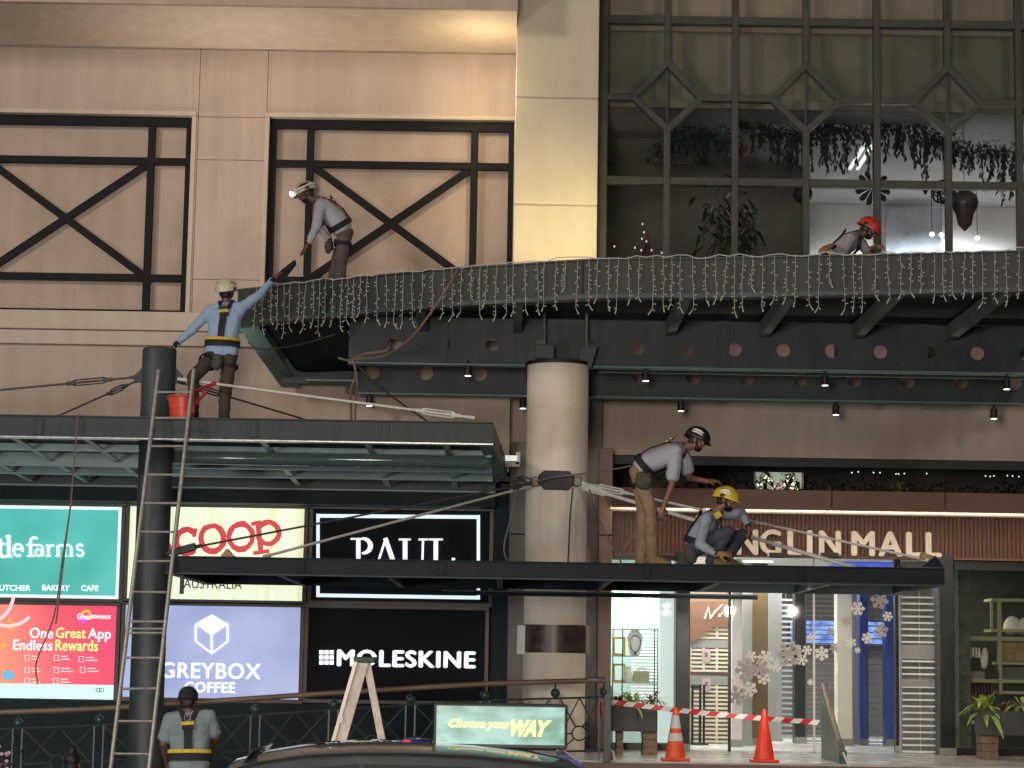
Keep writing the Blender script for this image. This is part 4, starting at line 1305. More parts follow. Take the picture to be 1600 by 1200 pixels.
# ================================================================== ENTRANCE HALL AND SHOPS
YG = 30.1
ZC = zr0 + 0.03            # ceiling of the hall
xs0 = at(955, 1000, YG).x
hall = thing('entrance_hall', 'brightly lit mall entrance hall behind the glass doors', 'hall', (4, 35, FZ))
m = MB(); m.box(xs0 - .1, 12, 30.25, 42, ZC, ZC + .1); m.build('ceiling_board', 'white', hall)
m = MB(); m.box(xs0 - .1, 12, 41, 41.2, FZ, ZC); m.build('back_wall', 'cream', hall)
m = MB(); m.box(xs0 - .2, xs0 - .05, 30.3, 41, FZ, ZC); m.build('side_wall', 'cream', hall)
m = MB(); m.box(at(1300, 866, 33).x, at(1385, 866, 33).x, 32.0, 34.5, ZC - .03, ZC - .001); m.build('blue_ceiling_light', E('lit_blue_panel', S(70, 95, 215), .8), hall)
m = MB(); m.box(3.0, 3.9, 32.2, 32.35, ZC - .02, ZC - .001); m.box(4.3, 6.0, 35, 35.15, ZC - .02, ZC - .001); m.build('ceiling_strip_light', E('lit_strip', (1, .98, .92), 2.0), hall)
m = MB(); m.box(at(1078, 1000, 33).x, 8.0, 39, 39.2, FZ, ZC - .002); m.build('dark_shop_back', 'grey', hall)

def slab(name, label, cat, px, mat, Y, depth=.3, top=None, py=(930, 1160)):
    x0, x1, _, _ = rect(px[0], px[1], py[0], py[1], Y)
    root = thing(name, label, cat, ((x0 + x1) / 2, Y, FZ))
    m = MB(); m.box(x0, x1, Y, Y + depth, FZ + .002, (top or ZC) - .003); m.build('shaft', mat, root, bevel=.01)
    m = MB(); m.box(x0 - .01, x1 + .01, Y - .012, Y - .001, FZ + .003, FZ + .10); m.build('skirting', 'greyplate', root)
    return root
# display window left (jewellery)
YD = 30.05
x0, x1, z0, z1 = rect(955, 1056, 925, 1160, YD)
dw_ = thing('display_window', 'bright shop display window left of the black entrance column', 'shop window', ((x0 + x1) / 2, YD, FZ))
m = MB(); m.box(x0, x1, YD, YD + .01, FZ + .1, zr0 - .04); m.build('pane', 'glass_clear', dw_)
m = MB(); m.box(x0, x1, YD - .03, YD + .06, FZ, FZ + .099); m.box(x0, x1, YD - .03, YD + .06, zr0 - .1, zr0 - .035); m.build('frame', 'blackframe', dw_)
xw = at(1030, 1000, 30.4).x
m = MB(); m.box(xw, x1 + .03, 30.35, 30.6, FZ + .1, ZC - .004); m.build('lit_white_panel', E('lit_white_backing', S(215, 232, 226), .85), dw_)
m = MB()
xv0, xv1 = at(987, 1000, 31.6).x, at(1034, 1000, 31.6).x
z = FZ + .3
while z < ZC - .1:
    m.hexa([(xv0, 31.6, z), (xv1, 31.6, z), (xv1, 31.63, z + .012), (xv0, 31.63, z + .012), (xv0, 31.6, z + .006), (xv1, 31.6, z + .006), (xv1, 31.63, z + .018), (xv0, 31.63, z + .018)]); z += .045
m.build('slat_blind', 'white', dw_)
m = MB(); m.box(xs0 - .04, xw + .3, 32.4, 32.5, FZ, ZC - .005); m.build('back_panel', M('pale_aqua_panel', (.42, .56, .55), .5, var=.08), dw_)
rk = thing('display_rack', 'thin black wire display rack inside the bright shop window', 'rack', (at(990, 1160, 30.9).x, 30.9, FZ))
m = MB()
def pz(px, py, Y=30.9): q = at(px, py, Y); return V((q.x, Y, q.z))
for px in (958, 973, 1023, 1028): a, b = pz(px, 983), pz(px, 1150); m.tube([a, V((a.x, 30.9, FZ))], .009, 6)
m.build('upright', 'dark', rk)
for py in (983, 1025, 1067):
    m = MB(); m.tube([pz(955, py), pz(1030, py)], .008, 6); m.box(pz(957, py).x, pz(1028, py).x, 30.9, 31.2, pz(990, py).z - .01, pz(990, py).z - .001); m.build('shelf', 'stud', rk)
bu = thing('necklace_bust', 'white necklace display bust on the upper shelf of the wire rack', 'display bust', pz(993, 1025))
m = MB()
b0 = pz(993, 1024)
m.lathe((0, 0, 0), [(.05, 0), (.075, .03), (.10, .16), (.115, .25), (.085, .31), (.055, .34), (.05, .36)], 20)
for v in m.bm.verts: v.co = V((b0.x + v.co.x, 31.05 + v.co.y * .55, b0.z + v.co.z))
m.build('bust_form', 'white', bu, smooth=True)
m = MB(); m.tube([(b0.x + .075 * math.cos(a), 30.97 - .004, b0.z + .20 + .13 * math.sin(a) * (1.2 if math.sin(a) < 0 else .6)) for a in [i * math.pi / 8 for i in range(17)]], .006, 5); m.ell((b0.x, 30.96, b0.z + .03), .014, .01, .02); m.build('necklace', 'dark', bu)
def ornament(name, label, cat, px, py, mat, kind):
    p = pz(px, py); p.y = 31.05
    m = MB()
    if kind == 'bag':
        m.box(p.x - .11, p.x + .11, 31.0, 31.1, p.z, p.z + .16); m.tube([(p.x - .06, 31.05, p.z + .15), (p.x - .04, 31.05, p.z + .2), (p.x + .04, 31.05, p.z + .2), (p.x + .06, 31.05, p.z + .15)], .008, 5)
    elif kind == 'frame':
        m.box(p.x - .09, p.x + .09, 31.04, 31.06, p.z, p.z + .03); m.box(p.x - .09, p.x + .09, 31.04, 31.06, p.z + .23, p.z + .26); m.box(p.x - .09, p.x - .06, 31.04, 31.06, p.z + .03, p.z + .23); m.box(p.x + .06, p.x + .09, 31.04, 31.06, p.z + .03, p.z + .23)
    else:
        m.lathe((p.x, 31.05, p.z), [(.05, 0), (.07, .04), (.075, .09), (.04, .14), (.03, .19), (.045, .22)], 14)
    tag(m.build(name, mat, smooth='auto'), label, cat)
ornament('gift_bag', 'olive gift bag on the middle shelf of the wire rack', 'bag', 1003, 1066, 'shelf', 'bag')
ornament('picture_frame', 'small yellow picture frame on the wire rack below the bust', 'frame', 968, 1066, 'webbing_y', 'frame')
ornament('vase', 'small white vase on the middle shelf of the wire rack', 'vase', 983, 1066, 'white', 'vase')
ornament('gold_frame', 'small gold frame on the upper shelf left of the bust', 'frame', 968, 1024, 'webbing_y', 'frame')
# columns
slab('entrance_column', 'black square entrance column behind the banded traffic cone', 'column', (1056, 1078), 'blackframe', 29.95, .5)
slab('entrance_column', 'black square column between the white grille and dark shop', 'column', (1468, 1492), 'blackframe', 29.95, .5)
slab('hall_pillar', 'pale pink pillar just right of the door edge inside the hall', 'pillar', (1143, 1160), M('pale_pink_panel', (.62, .53, .52), .5, var=.05), 32.0)
slab('hall_pillar', 'grey stone pillar inside the hall behind mauve snowflakes', 'pillar', (1160, 1176), 'greyplate', 32.6)
slab('hall_pillar', 'golden brown pillar inside the hall behind white snowflakes', 'pillar', (1174, 1200), M('golden_brown_panel', (.17, .11, .05), .45, var=.1), 33.0)
slab('hall_pillar', 'pale grey pillar left of the blue shop glazing', 'pillar', (1200, 1222), 'greyplate', 35.0)
slab('hall_pillar', 'dark pillar in the middle of the entrance hall', 'pillar', (1242, 1258), 'blackframe', 34.0)
slab('hall_pillar', 'cream pillar in the hall right of the slatted shutter', 'pillar', (1308, 1332), 'cream', 33.4)
slab('hall_pillar', 'grey pillar in the hall beside the cream one', 'pillar', (1331, 1346), 'greyplate', 34.2)
slab('hall_pillar', 'narrow bright blue pillar in the hall', 'pillar', (1344, 1356), 'blue', 33.6)
slab('hall_pillar', 'broad blue pillar in the hall beside the white grille', 'pillar', (1384, 1402), 'blue', 33.6)
slab('door_post', 'black door post left of the white grille', 'post', (1399, 1408), 'blackframe', 30.6, .15)

def shutter(label, px, Y, mat, pitch, slat, py=(925, 1160), vents=False, plates=(), name='roller_shutter'):
    x0, x1, _, _ = rect(px[0], px[1], py[0], py[1], Y)
    zt_ = at((px[0] + px[1]) / 2, py[0], Y).z
    root = thing(name, label, 'shutter', ((x0 + x1) / 2, Y, FZ), 'closed shop shutters')
    m = MB(); z = FZ + .02; zt_ = min(zt_, ZC - .02)
    while z < zt_ - pitch:
        if not any(a < z < b for a, b in plates):
            if vents:
                n = max(2, int((x1 - x0) / .16)); cw_ = (x1 - x0) / n
                m.box(x0, x1, Y, Y + .02, z, z + pitch * .5)
                for k in range(n + 1):
                    c = x0 + k * cw_; m.box(max(x0, c - .018), min(x1, c + .018), Y + .001, Y + .019, z + pitch * .5, z + pitch)
            else:
                m.box(x0, x1, Y, Y + .016, z, z + slat)
        z += pitch
    if not vents:
        n = max(2, int((x1 - x0) / .25))
        for k in range(n + 1):
            c = x0 + (x1 - x0) * k / n; m.box(c - .0025, c + .0025, Y + .017, Y + .020, FZ + .02, zt_)
    m.build('slats', mat, root)
    m = MB(); m.box(x0 - .03, x0 - .002, Y - .02, Y + .04, FZ, zt_); m.box(x1 + .002, x1 + .03, Y - .02, Y + .04, FZ, zt_); m.build('guide_rail', 'greyplate', root)
    for a, b in plates:
        m = MB(); m.box(x0, x1, Y - .004, Y + .02, a, b); m.build('shutter_plate', 'greyplate', root)
    return root, (x0, x1)
zp = lambda py, px, Y: at(px, py, Y).z
Ys = 33.2
rs, (sx0, sx1) = shutter('cream slotted shutter below a brown shop sign', (1079, 1141), Ys, 'slat', .062, .03, (940, 1110), True, ((zp(1012, 1110, Ys), zp(1000, 1110, Ys)), (zp(1070, 1110, Ys), zp(1056, 1110, Ys))))
m = MB(); m.box(sx0, sx1, Ys + .3, Ys + .35, FZ, ZC - .01); m.build('dark_backing', 'brownstone', rs)
bs = thing('shop_sign', 'brown curved shop sign with white script above the cream shutter', 'sign', (sx0, Ys - .1, zp(1000, 1110, Ys)))
G = Glyphs(Ys - .05, .03)
G.fill([(1078, 940), (1142, 940), (1142, 978), (1128, 976), (1114, 980), (1101, 988), (1090, 999), (1078, 1004)]); G.build('sign_panel', M('terracotta_sign', (.17, .08, .048), .5, var=.06), bs)
G = Glyphs(Ys - .085, .012)
G.st([(1101, 967), (1107, 948), (1110, 966), (1117, 956), (1129, 944)], [3, 4.2, 4.2, 3, 1.2])
G.build('script_letter', 'flake', bs)
fit_text("s' B", (1122, 1141, 957, 964), Ys - .085, .012, 'flake', bs, bold=.02)
shutter('dark slatted shutter in the middle of the hall', (1260, 1306), 34.4, 'greyplate', .075, .02)
shutter('grey slatted shutter between the two blue pillars', (1357, 1384), 34.4, 'greyplate', .10, .02)
shutter('grey grille at the back behind the pale grey pillar', (1216, 1240), 36.5, 'greyplate', .09, .035)
gs, _ = shutter('white roller grille with two plain bands right of the doors', (1409, 1466), 30.3, 'white', .088, .024, (915, 1155), False, ((zp(1030, 1437, 30.3), zp(1008, 1437, 30.3)), (zp(1073, 1437, 30.3), zp(1061, 1437, 30.3))))
# pale shop stuff behind the white grille
m = MB(); m.box(at(1405, 1000, 31.5).x, at(1475, 1000, 31.5).x, 31.5, 31.6, FZ, ZC - .01); m.build('shop_back', M('dim_shop_back', (.26, .25, .22), .7, var=.25, scale=1.5), gs)
bl = thing('led_screen', 'bright blue LED screen glowing at the back of the hall', 'screen', (at(1290, 1005, 38.5).x, 38.5, FZ + 1.4))
x0, x1, z0, z1 = rect(1232, 1382, 968, 1008, 38.5)
m = MB(); m.box(x0, x1, 38.5, 38.6, z0, z1); m.build('screen_frame', 'dark', bl)
m = MB(); m.box(x0 + .03, x1 - .03, 38.48, 38.499, z0 + .03, z1 - .03); m.build('display', emis_noise('lit_blue_screen', S(45, 80, 200), S(150, 190, 255), 5, 1.2), bl)
for px, lb in ((1215, 'left black sensor box above the entrance doors'), (1295, 'right black sensor box above the entrance doors')):
    x0, x1, z0, z1 = rect(px - 14, px + 14, 864, 872, 29.95)
    root = thing('door_sensor', lb, 'sensor', ((x0 + x1) / 2, 29.9, z0), 'sensor boxes above the doors')
    m = MB(); m.box(x0, x1, 29.84, 29.96, z0, z1); m.build('case', 'dark', root, bevel=.01)
    m = MB(); m.box(x0 - .02, x0 - .002, 29.86, 29.94, z0 + .02, z1 - .01); m.build('indicator', 'white', root)
# glass doors
gd = thing('glass_doors', 'clear glass entrance doors with snowflake stickers', 'glass door', (at(1240, 1165, YG).x, YG, FZ))
for a, b in ((1079, 1139), (1141, 1271), (1273, 1404)):
    x0, x1 = at(a, 1000, YG).x, at(b, 1000, YG).x
    m = MB(); m.box(x0, x1, YG, YG + .012, FZ + .015, ZC - .02); m.build('pane', 'glass_clear', gd)
m = MB(); p = at(1140, 1000, YG).x; m.box(p - .02, p + .02, YG - .02, YG + .03, FZ, ZC - .005); m.build('door_stile', 'blackframe', gd)
m = MB(); p = at(1272, 1000, YG).x; m.box(p - .012, p + .012, YG - .02, YG + .03, FZ, ZC - .005); m.build('door_stile', 'slat', gd)
m = MB(); m.box(at(1079, 1000, YG).x, at(1404, 1000, YG).x, YG - .02, YG + .03, FZ, FZ + .014); m.build('threshold', 'stud', gd)
# snowflake stickers
flakes = [(1106 + 68, 1026, 9, 0), (1196, 1028, 12, 0), (1164, 1046, 17, 1), (1188, 1045, 14, 1), (1222, 1050, 0, 0), (1213, 1042, 8, 0), (1198, 1042, 8, 0), (1193, 1060, 10, 0), (1171, 1077, 12, 0), (1152, 1066, 10, 0),
          (1151, 1087, 15, 1), (1232, 1021, 20, 1), (1247, 1012, 5, 0), (1261, 1016, 8, 0), (1253, 1031, 9, 0), (1284, 1021, 11, 0), (1304, 1013, 8, 1), (1266, 996, 6, 0), (1297, 987, 7, 1), (1340, 951, 11, 0),
          (1324, 970, 8, 1), (1387, 963, 8, 0), (1355, 997, 9, 0), (1330, 1004, 8, 0), (1376, 985, 12, 1), (1340, 1016, 5, 0), (1374, 938, 14, 1), (1152, 1105, 7, 0), (1213, 1035, 5, 0), (1266, 1066, 5, 0)]
random.seed(5)
flakes = [f for f in flakes if f[2] > 0]
ow = sorted([f for f in flakes if not f[3]]); og = sorted([f for f in flakes if f[3]])
ordw = ['first', 'second', 'third', 'fourth', 'fifth', 'sixth', 'seventh', 'eighth', 'ninth', 'tenth', 'eleventh', 'twelfth', 'thirteenth', 'fourteenth', 'fifteenth', 'sixteenth', 'seventeenth', 'eighteenth', 'nineteenth', 'twentieth', 'twenty-first', 'twenty-second']
for lst, nm, mat, off in ((ow, 'white', 'flake', 0), (og, 'mauve grey', 'flake_g', .004)):
    for i, (px, py, rad, _) in enumerate(lst):
        sz = 'large' if rad >= 11 else ('tiny' if rad < 6 else 'small')
        p = at(px, py, YG - .002)
        R = rad * 1.02 * YG / F_PX
        m = MB(); y = YG - .004 - off
        a0 = random.uniform(0, 1)
        for k in range(6):
            an = a0 + k * math.pi / 3
            d = V((math.cos(an), 0, math.sin(an)))
            m.bar(V((p.x, y - .0002 * k, p.z)), V((p.x, y - .0002 * k, p.z)) + d * R, R * .30, .002)
            for s_ in (-1, 1):
                q = V((p.x, y - .0015 - .0002 * k, p.z)) + d * R * .55
                e_ = V((math.cos(an + s_ * .9), 0, math.sin(an + s_ * .9)))
                m.bar(q, q + e_ * R * .36, R * .22, .002)
        G_ = [(p.x + R * .38 * math.cos(j * math.pi / 3 + a0), y - .0035, p.z + R * .38 * math.sin(j * math.pi / 3 + a0)) for j in range(6)]
        m.prism(G_, (0, .002, 0))
        tag(m.build('snowflake_sticker', mat), f'{sz} {nm} snowflake sticker on the glass doors, {ordw[i]} {nm} one from the left', 'sticker', 'snowflake stickers on the glass doors')
# floor clutter in the hall: small black queue stand
qs = thing('queue_stand', 'black metal stand in front of the cream slotted shutter', 'stand', (at(1092, 1105, 32.6).x, 32.6, FZ))
m = MB()
for px in (1082, 1094, 1100): a = at(px, 1070, 32.6); m.tube([(a.x, 32.6, FZ), (a.x, 32.6, a.z)], .02, 6)
m.build('upright', 'dark', qs)
m = MB(); a, b = at(1079, 1072, 32.6), at(1096, 1072, 32.6); m.box(a.x, b.x, 32.58, 32.62, a.z - .03, a.z); m.box(a.x, b.x + .1, 32.5, 32.7, FZ, FZ + .03); m.build('cross_bar', 'dark', qs)
for i, (py, lb) in enumerate(((1026, 'upper small pink notice on the cream shutter'), (1072, 'lower small pink notice on the cream shutter'))):
    x0, x1, z0, z1 = rect(1097, 1110, py - 12, py + 8, Ys - .03)
    root = thing('notice', lb, 'notice', ((x0 + x1) / 2, Ys - .03, z0), 'pink notices on the shutter')
    m = MB(); m.box(x0, x1, Ys - .03, Ys - .026, z0, z1); m.build('sheet', M('pink_paper', (.50, .34, .36), .7, var=.1), root)
    m = MB(); m.box(x0 + .04, x1 - .04, Ys - .033, Ys - .031, z0 + .07, z1 - .05); m.build('printed_block', 'grey', root)

# ------------------------------------------------------------------ dark shop at the far right
YD2 = 30.1
x0, x1 = at(1492, 1000, YD2).x, 9.2
sw = thing('shop_window', 'dim shop window with olive shelving at the far right', 'shop window', (x0 + 1, YD2, FZ))
m = MB(); m.box(x0, x1, YD2, YD2 + .01, FZ + .1, zr0 - .08); m.build('pane', 'glass', sw)
m = MB(); m.box(x0, x1, YD2 - .03, YD2 + .06, FZ, FZ + .099); m.box(x0, x1, YD2 - .03, YD2 + .06, zr0 - .16, zr0 - .035); m.build('frame', 'blackframe', sw)
m = MB(); m.box(x0, x1 + 1, 32.6, 32.7, FZ, ZC - .01); m.build('back_wall', M('dark_green_shop_wall', (.075, .075, .055), .7, var=.35, scale=1.5), sw)
m = MB(); m.box(at(1497, 900, 30.9).x, at(1515, 900, 30.9).x, 30.9, 31.2, FZ, ZC - .01); m.build('marble_pier', M('mottled_pier', (.12, .12, .09), .5, var=.4, scale=7), sw)
sh = thing('shelving_unit', 'olive metal shelving unit inside the dim shop at far right', 'shelving', (at(1550, 1160, 31.4).x, 31.4, FZ))
def sp(px, py, Y=31.4): q = at(px, py, Y); return V((q.x, Y, q.z))
for px, p0, p1, r_ in ((1549, 937, 985, .018), (1561, 937, 1045, .026), (1563, 1045, 1085, .02)):
    m = MB(); a, b = sp(px, p0), sp(px, p1); m.box(a.x - r_, a.x + r_, 31.38, 31.42, b.z, a.z); m.build('upright', 'shelf', sh)
for p0, p1, py, th in ((1549, 1640, 937, .02), (1549, 1640, 985, .02), (1497, 1640, 997, .028), (1562, 1640, 1036, .02), (1496, 1640, 1063, .024), (1564, 1640, 1082, .02)):
    m = MB(); a, b = sp(p0, py), sp(p1, py); m.box(a.x, b.x, 31.36, 31.9, a.z - th, a.z + th); m.build('shelf', 'shelf', sh)
random.seed(21)
def goods(name, label, cat, px0, px1, py0, py1, mat, kind='box'):
    a, b = sp(px0, py1), sp(px1, py0)
    root = thing(name, label, cat, ((a.x + b.x) / 2, 31.6, a.z), 'goods on the shop shelves')
    m = MB()
    if kind == 'box':
        n = 3; h = (b.z - a.z) / n
        for i in range(n): m.box(a.x + .01 * random.random(), b.x - .01 * random.random(), 31.5, 31.8, a.z + h * i + .002, a.z + h * (i + 1) - .003)
    elif kind == 'cloth':
        x = a.x; 
        while x < b.x:
            l = random.uniform(.5, 1) * (b.z - a.z); m.hexa([(x, 31.5, b.z - l), (x + .03, 31.5, b.z - l), (x + .03, 31.75, b.z - l), (x, 31.75, b.z - l), (x + .008, 31.52, b.z), (x + .022, 31.52, b.z), (x + .022, 31.7, b.z), (x + .008, 31.7, b.z)]); x += .045
    else:
        m.ell(((a.x + b.x) / 2, 31.6, (a.z + b.z) / 2), (b.x - a.x) / 2, .09, (b.z - a.z) / 2, nu=14, nv=10)
        for v in m.bm.verts: v.co.z += .15 * (b.z - a.z) * math.sin(9 * (v.co.x - a.x))
    m.build('goods_body', mat, root, smooth=(kind == 'pillow'))
goods('cushion', 'pale cushion on the top shelf of the olive shelving', 'cushion', 1572, 1600, 966, 995, 'letter', 'pillow')
goods('cushion', 'second pale cushion behind the first at the frame edge', 'cushion', 1592, 1625, 968, 995, 'paper', 'pillow')
goods('book_stack', 'stack of beige books under the cushions', 'book stack', 1567, 1612, 1003, 1033, 'ply')
goods('hanging_towels', 'row of pinkish cloths hanging under the upper long shelf', 'cloth', 1507, 1533, 1012, 1034, 'letter', 'cloth')
goods('hanging_bag', 'long beige cloth bag hanging under the upper shelf', 'bag', 1537, 1549, 1014, 1048, 'letter', 'pillow')
goods('storage_box', 'grey storage box standing on the lower long shelf', 'box', 1508, 1541, 1049, 1062, 'greyplate')
goods('storage_box', 'dark storage box on the lower shelf at the right', 'box', 1575, 1612, 1042, 1061, 'grey')
goods('hanging_towels', 'row of maroon cloths hanging under the lower long shelf', 'cloth', 1511, 1552, 1068, 1094, 'leaf_r', 'cloth')
goods('cushion', 'grey cushion on the floor behind the bright plant', 'cushion', 1506, 1530, 1090, 1128, 'greyplate', 'pillow')
m = MB(); a = sp(1499, 1128); b = sp(1532, 1128); m.box(a.x, b.x, 31.3, 31.7, a.z - .02, a.z + .02); m.box(a.x, a.x + .03, 31.3, 31.33, FZ, a.z - .021); m.box(b.x - .03, b.x, 31.3, 31.33, FZ, b.z - .021); tag(m.build('low_bench', 'white'), 'low white bench on the dim shop floor', 'bench')

# ------------------------------------------------------------------ planters
def planter(px0, px1, py0, py1, Y, label, leg_px, plants):
    x0, x1, z0, z1 = rect(px0, px1, py0, py1, Y)
    root = thing('planter_box', label, 'planter', ((x0 + x1) / 2, Y, FZ))
    m = MB(); t = .03
    m.box(x0, x1, Y, Y + t, z0, z1); m.box(x0, x1, Y + .45 - t, Y + .45, z0, z1); m.box(x0, x0 + t, Y + t, Y + .45 - t, z0, z1); m.box(x1 - t, x1, Y + t, Y + .45 - t, z0, z1); m.box(x0 + t, x1 - t, Y + t, Y + .45 - t, z0, z0 + .03)
    m.build('box', 'planter', root, bevel=.008)
    m = MB(); m.box(x0 + t + .001, x1 - t - .001, Y + t + .001, Y + .45 - t - .001, z0 + .031, z1 - .04); m.build('soil', 'brick', root)
    for a, b in leg_px:
        xa_, xb_ = at(a, 1150, Y + .1).x, at(b, 1150, Y + .1).x
        m = MB(); n = 3; h = (z0 - FZ - .002) / n
        for i in range(n): m.box(xa_ + .004 * (i % 2), xb_ - .004 * (i % 2), Y + .06, Y + .4, FZ + h * i + .001, FZ + h * (i + 1) - .003)
        m.build('support_block', 'brick', root, bevel=.004)
    for nm, mt, px, cnt, ln, wd, lb in plants:
        c = at(px, py0, Y + .2)
        pl = thing('potted_plant', lb, 'plant', (c.x, Y + .22, z1 - .04))
        m = MB(); random.seed(int(px))
        for i in range(cnt):
            a = random.uniform(0, 2 * math.pi); el = random.uniform(.05, 1.25)
            d = V((math.cos(a) * math.cos(el), math.sin(a) * math.cos(el) * .8, math.sin(el)))
            l = ln * random.uniform(.6, 1.1)
            m.leaf((c.x + .05 * math.cos(a), Y + .22 + .05 * math.sin(a), z1 - .03 + random.uniform(0, .12)), d, l, wd * random.uniform(.7, 1.2), random.uniform(.35, 1.0))
        m.build('foliage', mt, pl)
        m = MB()
        for i in range(5): m.tube([(c.x, Y + .22, z1 - .05), (c.x + random.uniform(-.06, .06), Y + .22 + random.uniform(-.05, .05), z1 + .12)], .008, 5)
        m.build('stem', 'branch', pl)
planter(957, 1027, 1103, 1143, 28.4, 'dark planter box on brick blocks left of the cone', ((963, 974), (1004, 1027)),
        (('a', 'leaf_y', 985, 90, .34, .045, 'light green feathery plant in the left planter'), ('b', 'leaf_r', 965, 34, .25, .04, 'maroon leaved plant at the left end of the planter'), ('c', 'leaf_r', 1019, 46, .27, .028, 'spiky maroon plant at the right end of the left planter')))
planter(1534, 1640, 1112, 1150, 28.6, 'dark planter box on brick blocks at the far right', ((1533, 1559),),
        (('a', 'leaf_y', 1538, 46, .42, .075, 'bright yellow green broad leaved plant in the right planter'), ('b', 'leaf_r', 1573, 26, .26, .04, 'maroon plant in the middle of the right planter'), ('c', 'leaf_y', 1600, 40, .40, .07, 'bright green plant cut by the right edge of the photo')))

# ------------------------------------------------------------------ cones
def cone(px, py_b, py_t, Y, mat, label, bands):
    b, t_ = at(px, py_b, Y), at(px, py_t, Y)
    x, h = b.x, t_.z - FZ
    root = thing('traffic_cone', label, 'traffic cone', (x, Y, FZ), 'traffic cones at the top of the steps')
    rb, rt = .125, .028
    m = MB()
    m.box(x - .17, x + .17, Y - .17, Y + .17, FZ + .001, FZ + .035); m.build('base', mat, root, bevel=.015)
    m = MB(); m.lathe((x, Y, FZ), [(rb, .036), (rt, h - .01), (rt - .008, h), (rt - .018, h)], 36); m.build('cone_body', mat, root, smooth='auto')
    for a, c in bands:
        ra, rc_ = rb + (rt - rb) * a + .003, rb + (rt - rb) * c + .003
        m = MB(); m.lathe((x, Y, FZ), [(ra, .036 + (h - .046) * a), (rc_, .036 + (h - .046) * c)], 36); m.build('reflective_band', 'reflect', root, smooth='auto')
cone(1055, 1192, 1106, 26.75, 'orange', 'orange traffic cone with two grey reflective bands', ((.34, .50), (.60, .86)))
cone(1194, 1194, 1108, 26.75, 'orange2', 'plain red orange traffic cone without bands', ())

# ------------------------------------------------------------------ barricade tape
def tape(name, label, pts, wid):
    root = thing(name, label, 'tape', pts[len(pts) // 2])
    mw = MB()
    P = [V(p) for p in pts]
    L = [0]
    for a, b in zip(P, P[1:]): L.append(L[-1] + (b - a).length)
    def pos(s_):
        s_ = min(max(s_, 0), L[-1] - 1e-5)
        for i in range(len(P) - 1):
            if L[i + 1] >= s_: return P[i].lerp(P[i + 1], (s_ - L[i]) / (L[i + 1] - L[i]))
    d0 = (P[-1] - P[0]).normalized()
    n0 = V((0, 0, 1)) if abs(d0.z) < .7 else V((1, 0, 0))
    N = int(L[-1] / .11); st_ = L[-1] / N
    for i in range(N):
        m = mw
        for k in range(3):
            a, b = i * st_ + st_ * k / 3, i * st_ + st_ * (k + 1) / 3
            sk = wid * .5 if abs(d0.z) < .7 else 0
            pa, pb_, pc_, pd = pos(a + sk), pos(b + sk), pos(b - sk), pos(a - sk)
            tw = .012 * math.sin(a * 5)
            m.poly([pa + n0 * wid / 2 + V((0, tw, 0)), pb_ + n0 * wid / 2 + V((0, tw, 0)), pc_ - n0 * wid / 2 - V((0, tw, 0)), pd - n0 * wid / 2 - V((0, tw, 0))]).material_index = i % 2
    mw.build('tape_strip', None, root, solid=.001, mats=['tape_w', 'tape_r'])
tp = []
for i in range(13):
    t_ = i / 12
    q = at(948 + (1281 - 948) * t_, 1096 + (1129 - 1096) * t_ + 3 * math.sin(math.pi * t_) , 26.75); tp.append(q)
tape('barricade_tape', 'red and white barricade tape stretched across the entrance above the cones', tp, .06)
tape('barricade_tape', 'loose end of red and white tape hanging down beside the railing post', [at(951, 1098, 26.7), at(953, 1130, 26.66), at(952, 1165, 26.66), at(957, 1190, 26.6)], .04)
m = MB(); q = at(941, 1104, 26.62)
for i in range(5): m.tube([q + V((random.uniform(-.03, .03), 0, .06)), q + V((random.uniform(-.07, .05), random.uniform(-.03, .03), -.02)), q + V((random.uniform(-.05, .05), 0, -.13))], [.01, .016, .004], 5)
tag(m.build('tape_knot', 'tape_r'), 'crumpled knot of red tape tied to the railing end post', 'tape')

# ------------------------------------------------------------------ stair handrail at right
sr = thing('stair_handrail', 'dark green stair balustrade with brown timber handrail, right of the cones', 'handrail', (at(1300, 1180, 26.9).x, 26.9, FZ))
pa_, pb_ = at(1283, 1087, 28.2), at(1314, 1172, 26.6)
m = MB()
P = [V((pa_.x, 28.2, FZ)), V((pa_.x, 28.2, pa_.z)), V((pb_.x, 26.6, pb_.z)), V((pb_.x, 26.6, FZ))]
m.prism(P, (.035, 0, 0)); m.build('side_panel', 'railgreen', sr)
m = MB(); m.tube([P[1] + V((.02, 0, .02)), P[2] + V((.02, 0, .02))], .03, 8); m.box(P[2].x - .03, P[2].x + .06, 26.55, 26.62, FZ, P[2].z); m.build('edge_rail', M('green_edge_paint', (.03, .12, .10), .4), sr)
m = MB(); a, b = at(1287, 1070, 28.2), at(1311, 1160, 26.6); m.tube([a + V((.03, .1, .01)), a, b, b + V((0.01, -.08, -.07))], .035, 10); m.build('handrail', 'wood', sr, smooth='auto')
m = MB(); m.tube([b + V((-.002, .0, -.0)), b + V((.012, -.16, -.115))], .038, 10); m.build('rail_sleeve', 'stud', sr)
m = MB(); m.tube([b + V((.01, .0, -.03)), V((P[2].x + .02, 26.6, P[2].z))], .014, 6); m.build('rail_bracket', 'dark', sr)
m = MB()
tape_pts = [b + V((.02, -.15, -.1)), b + V((.09, -.2, -.28)), b + V((.16, -.22, -.42))]
m.tube(tape_pts, .014, 6); tag(m.build('tape_end', 'tape_w'), 'strip of pale tape trailing off the stair handrail foot', 'tape')

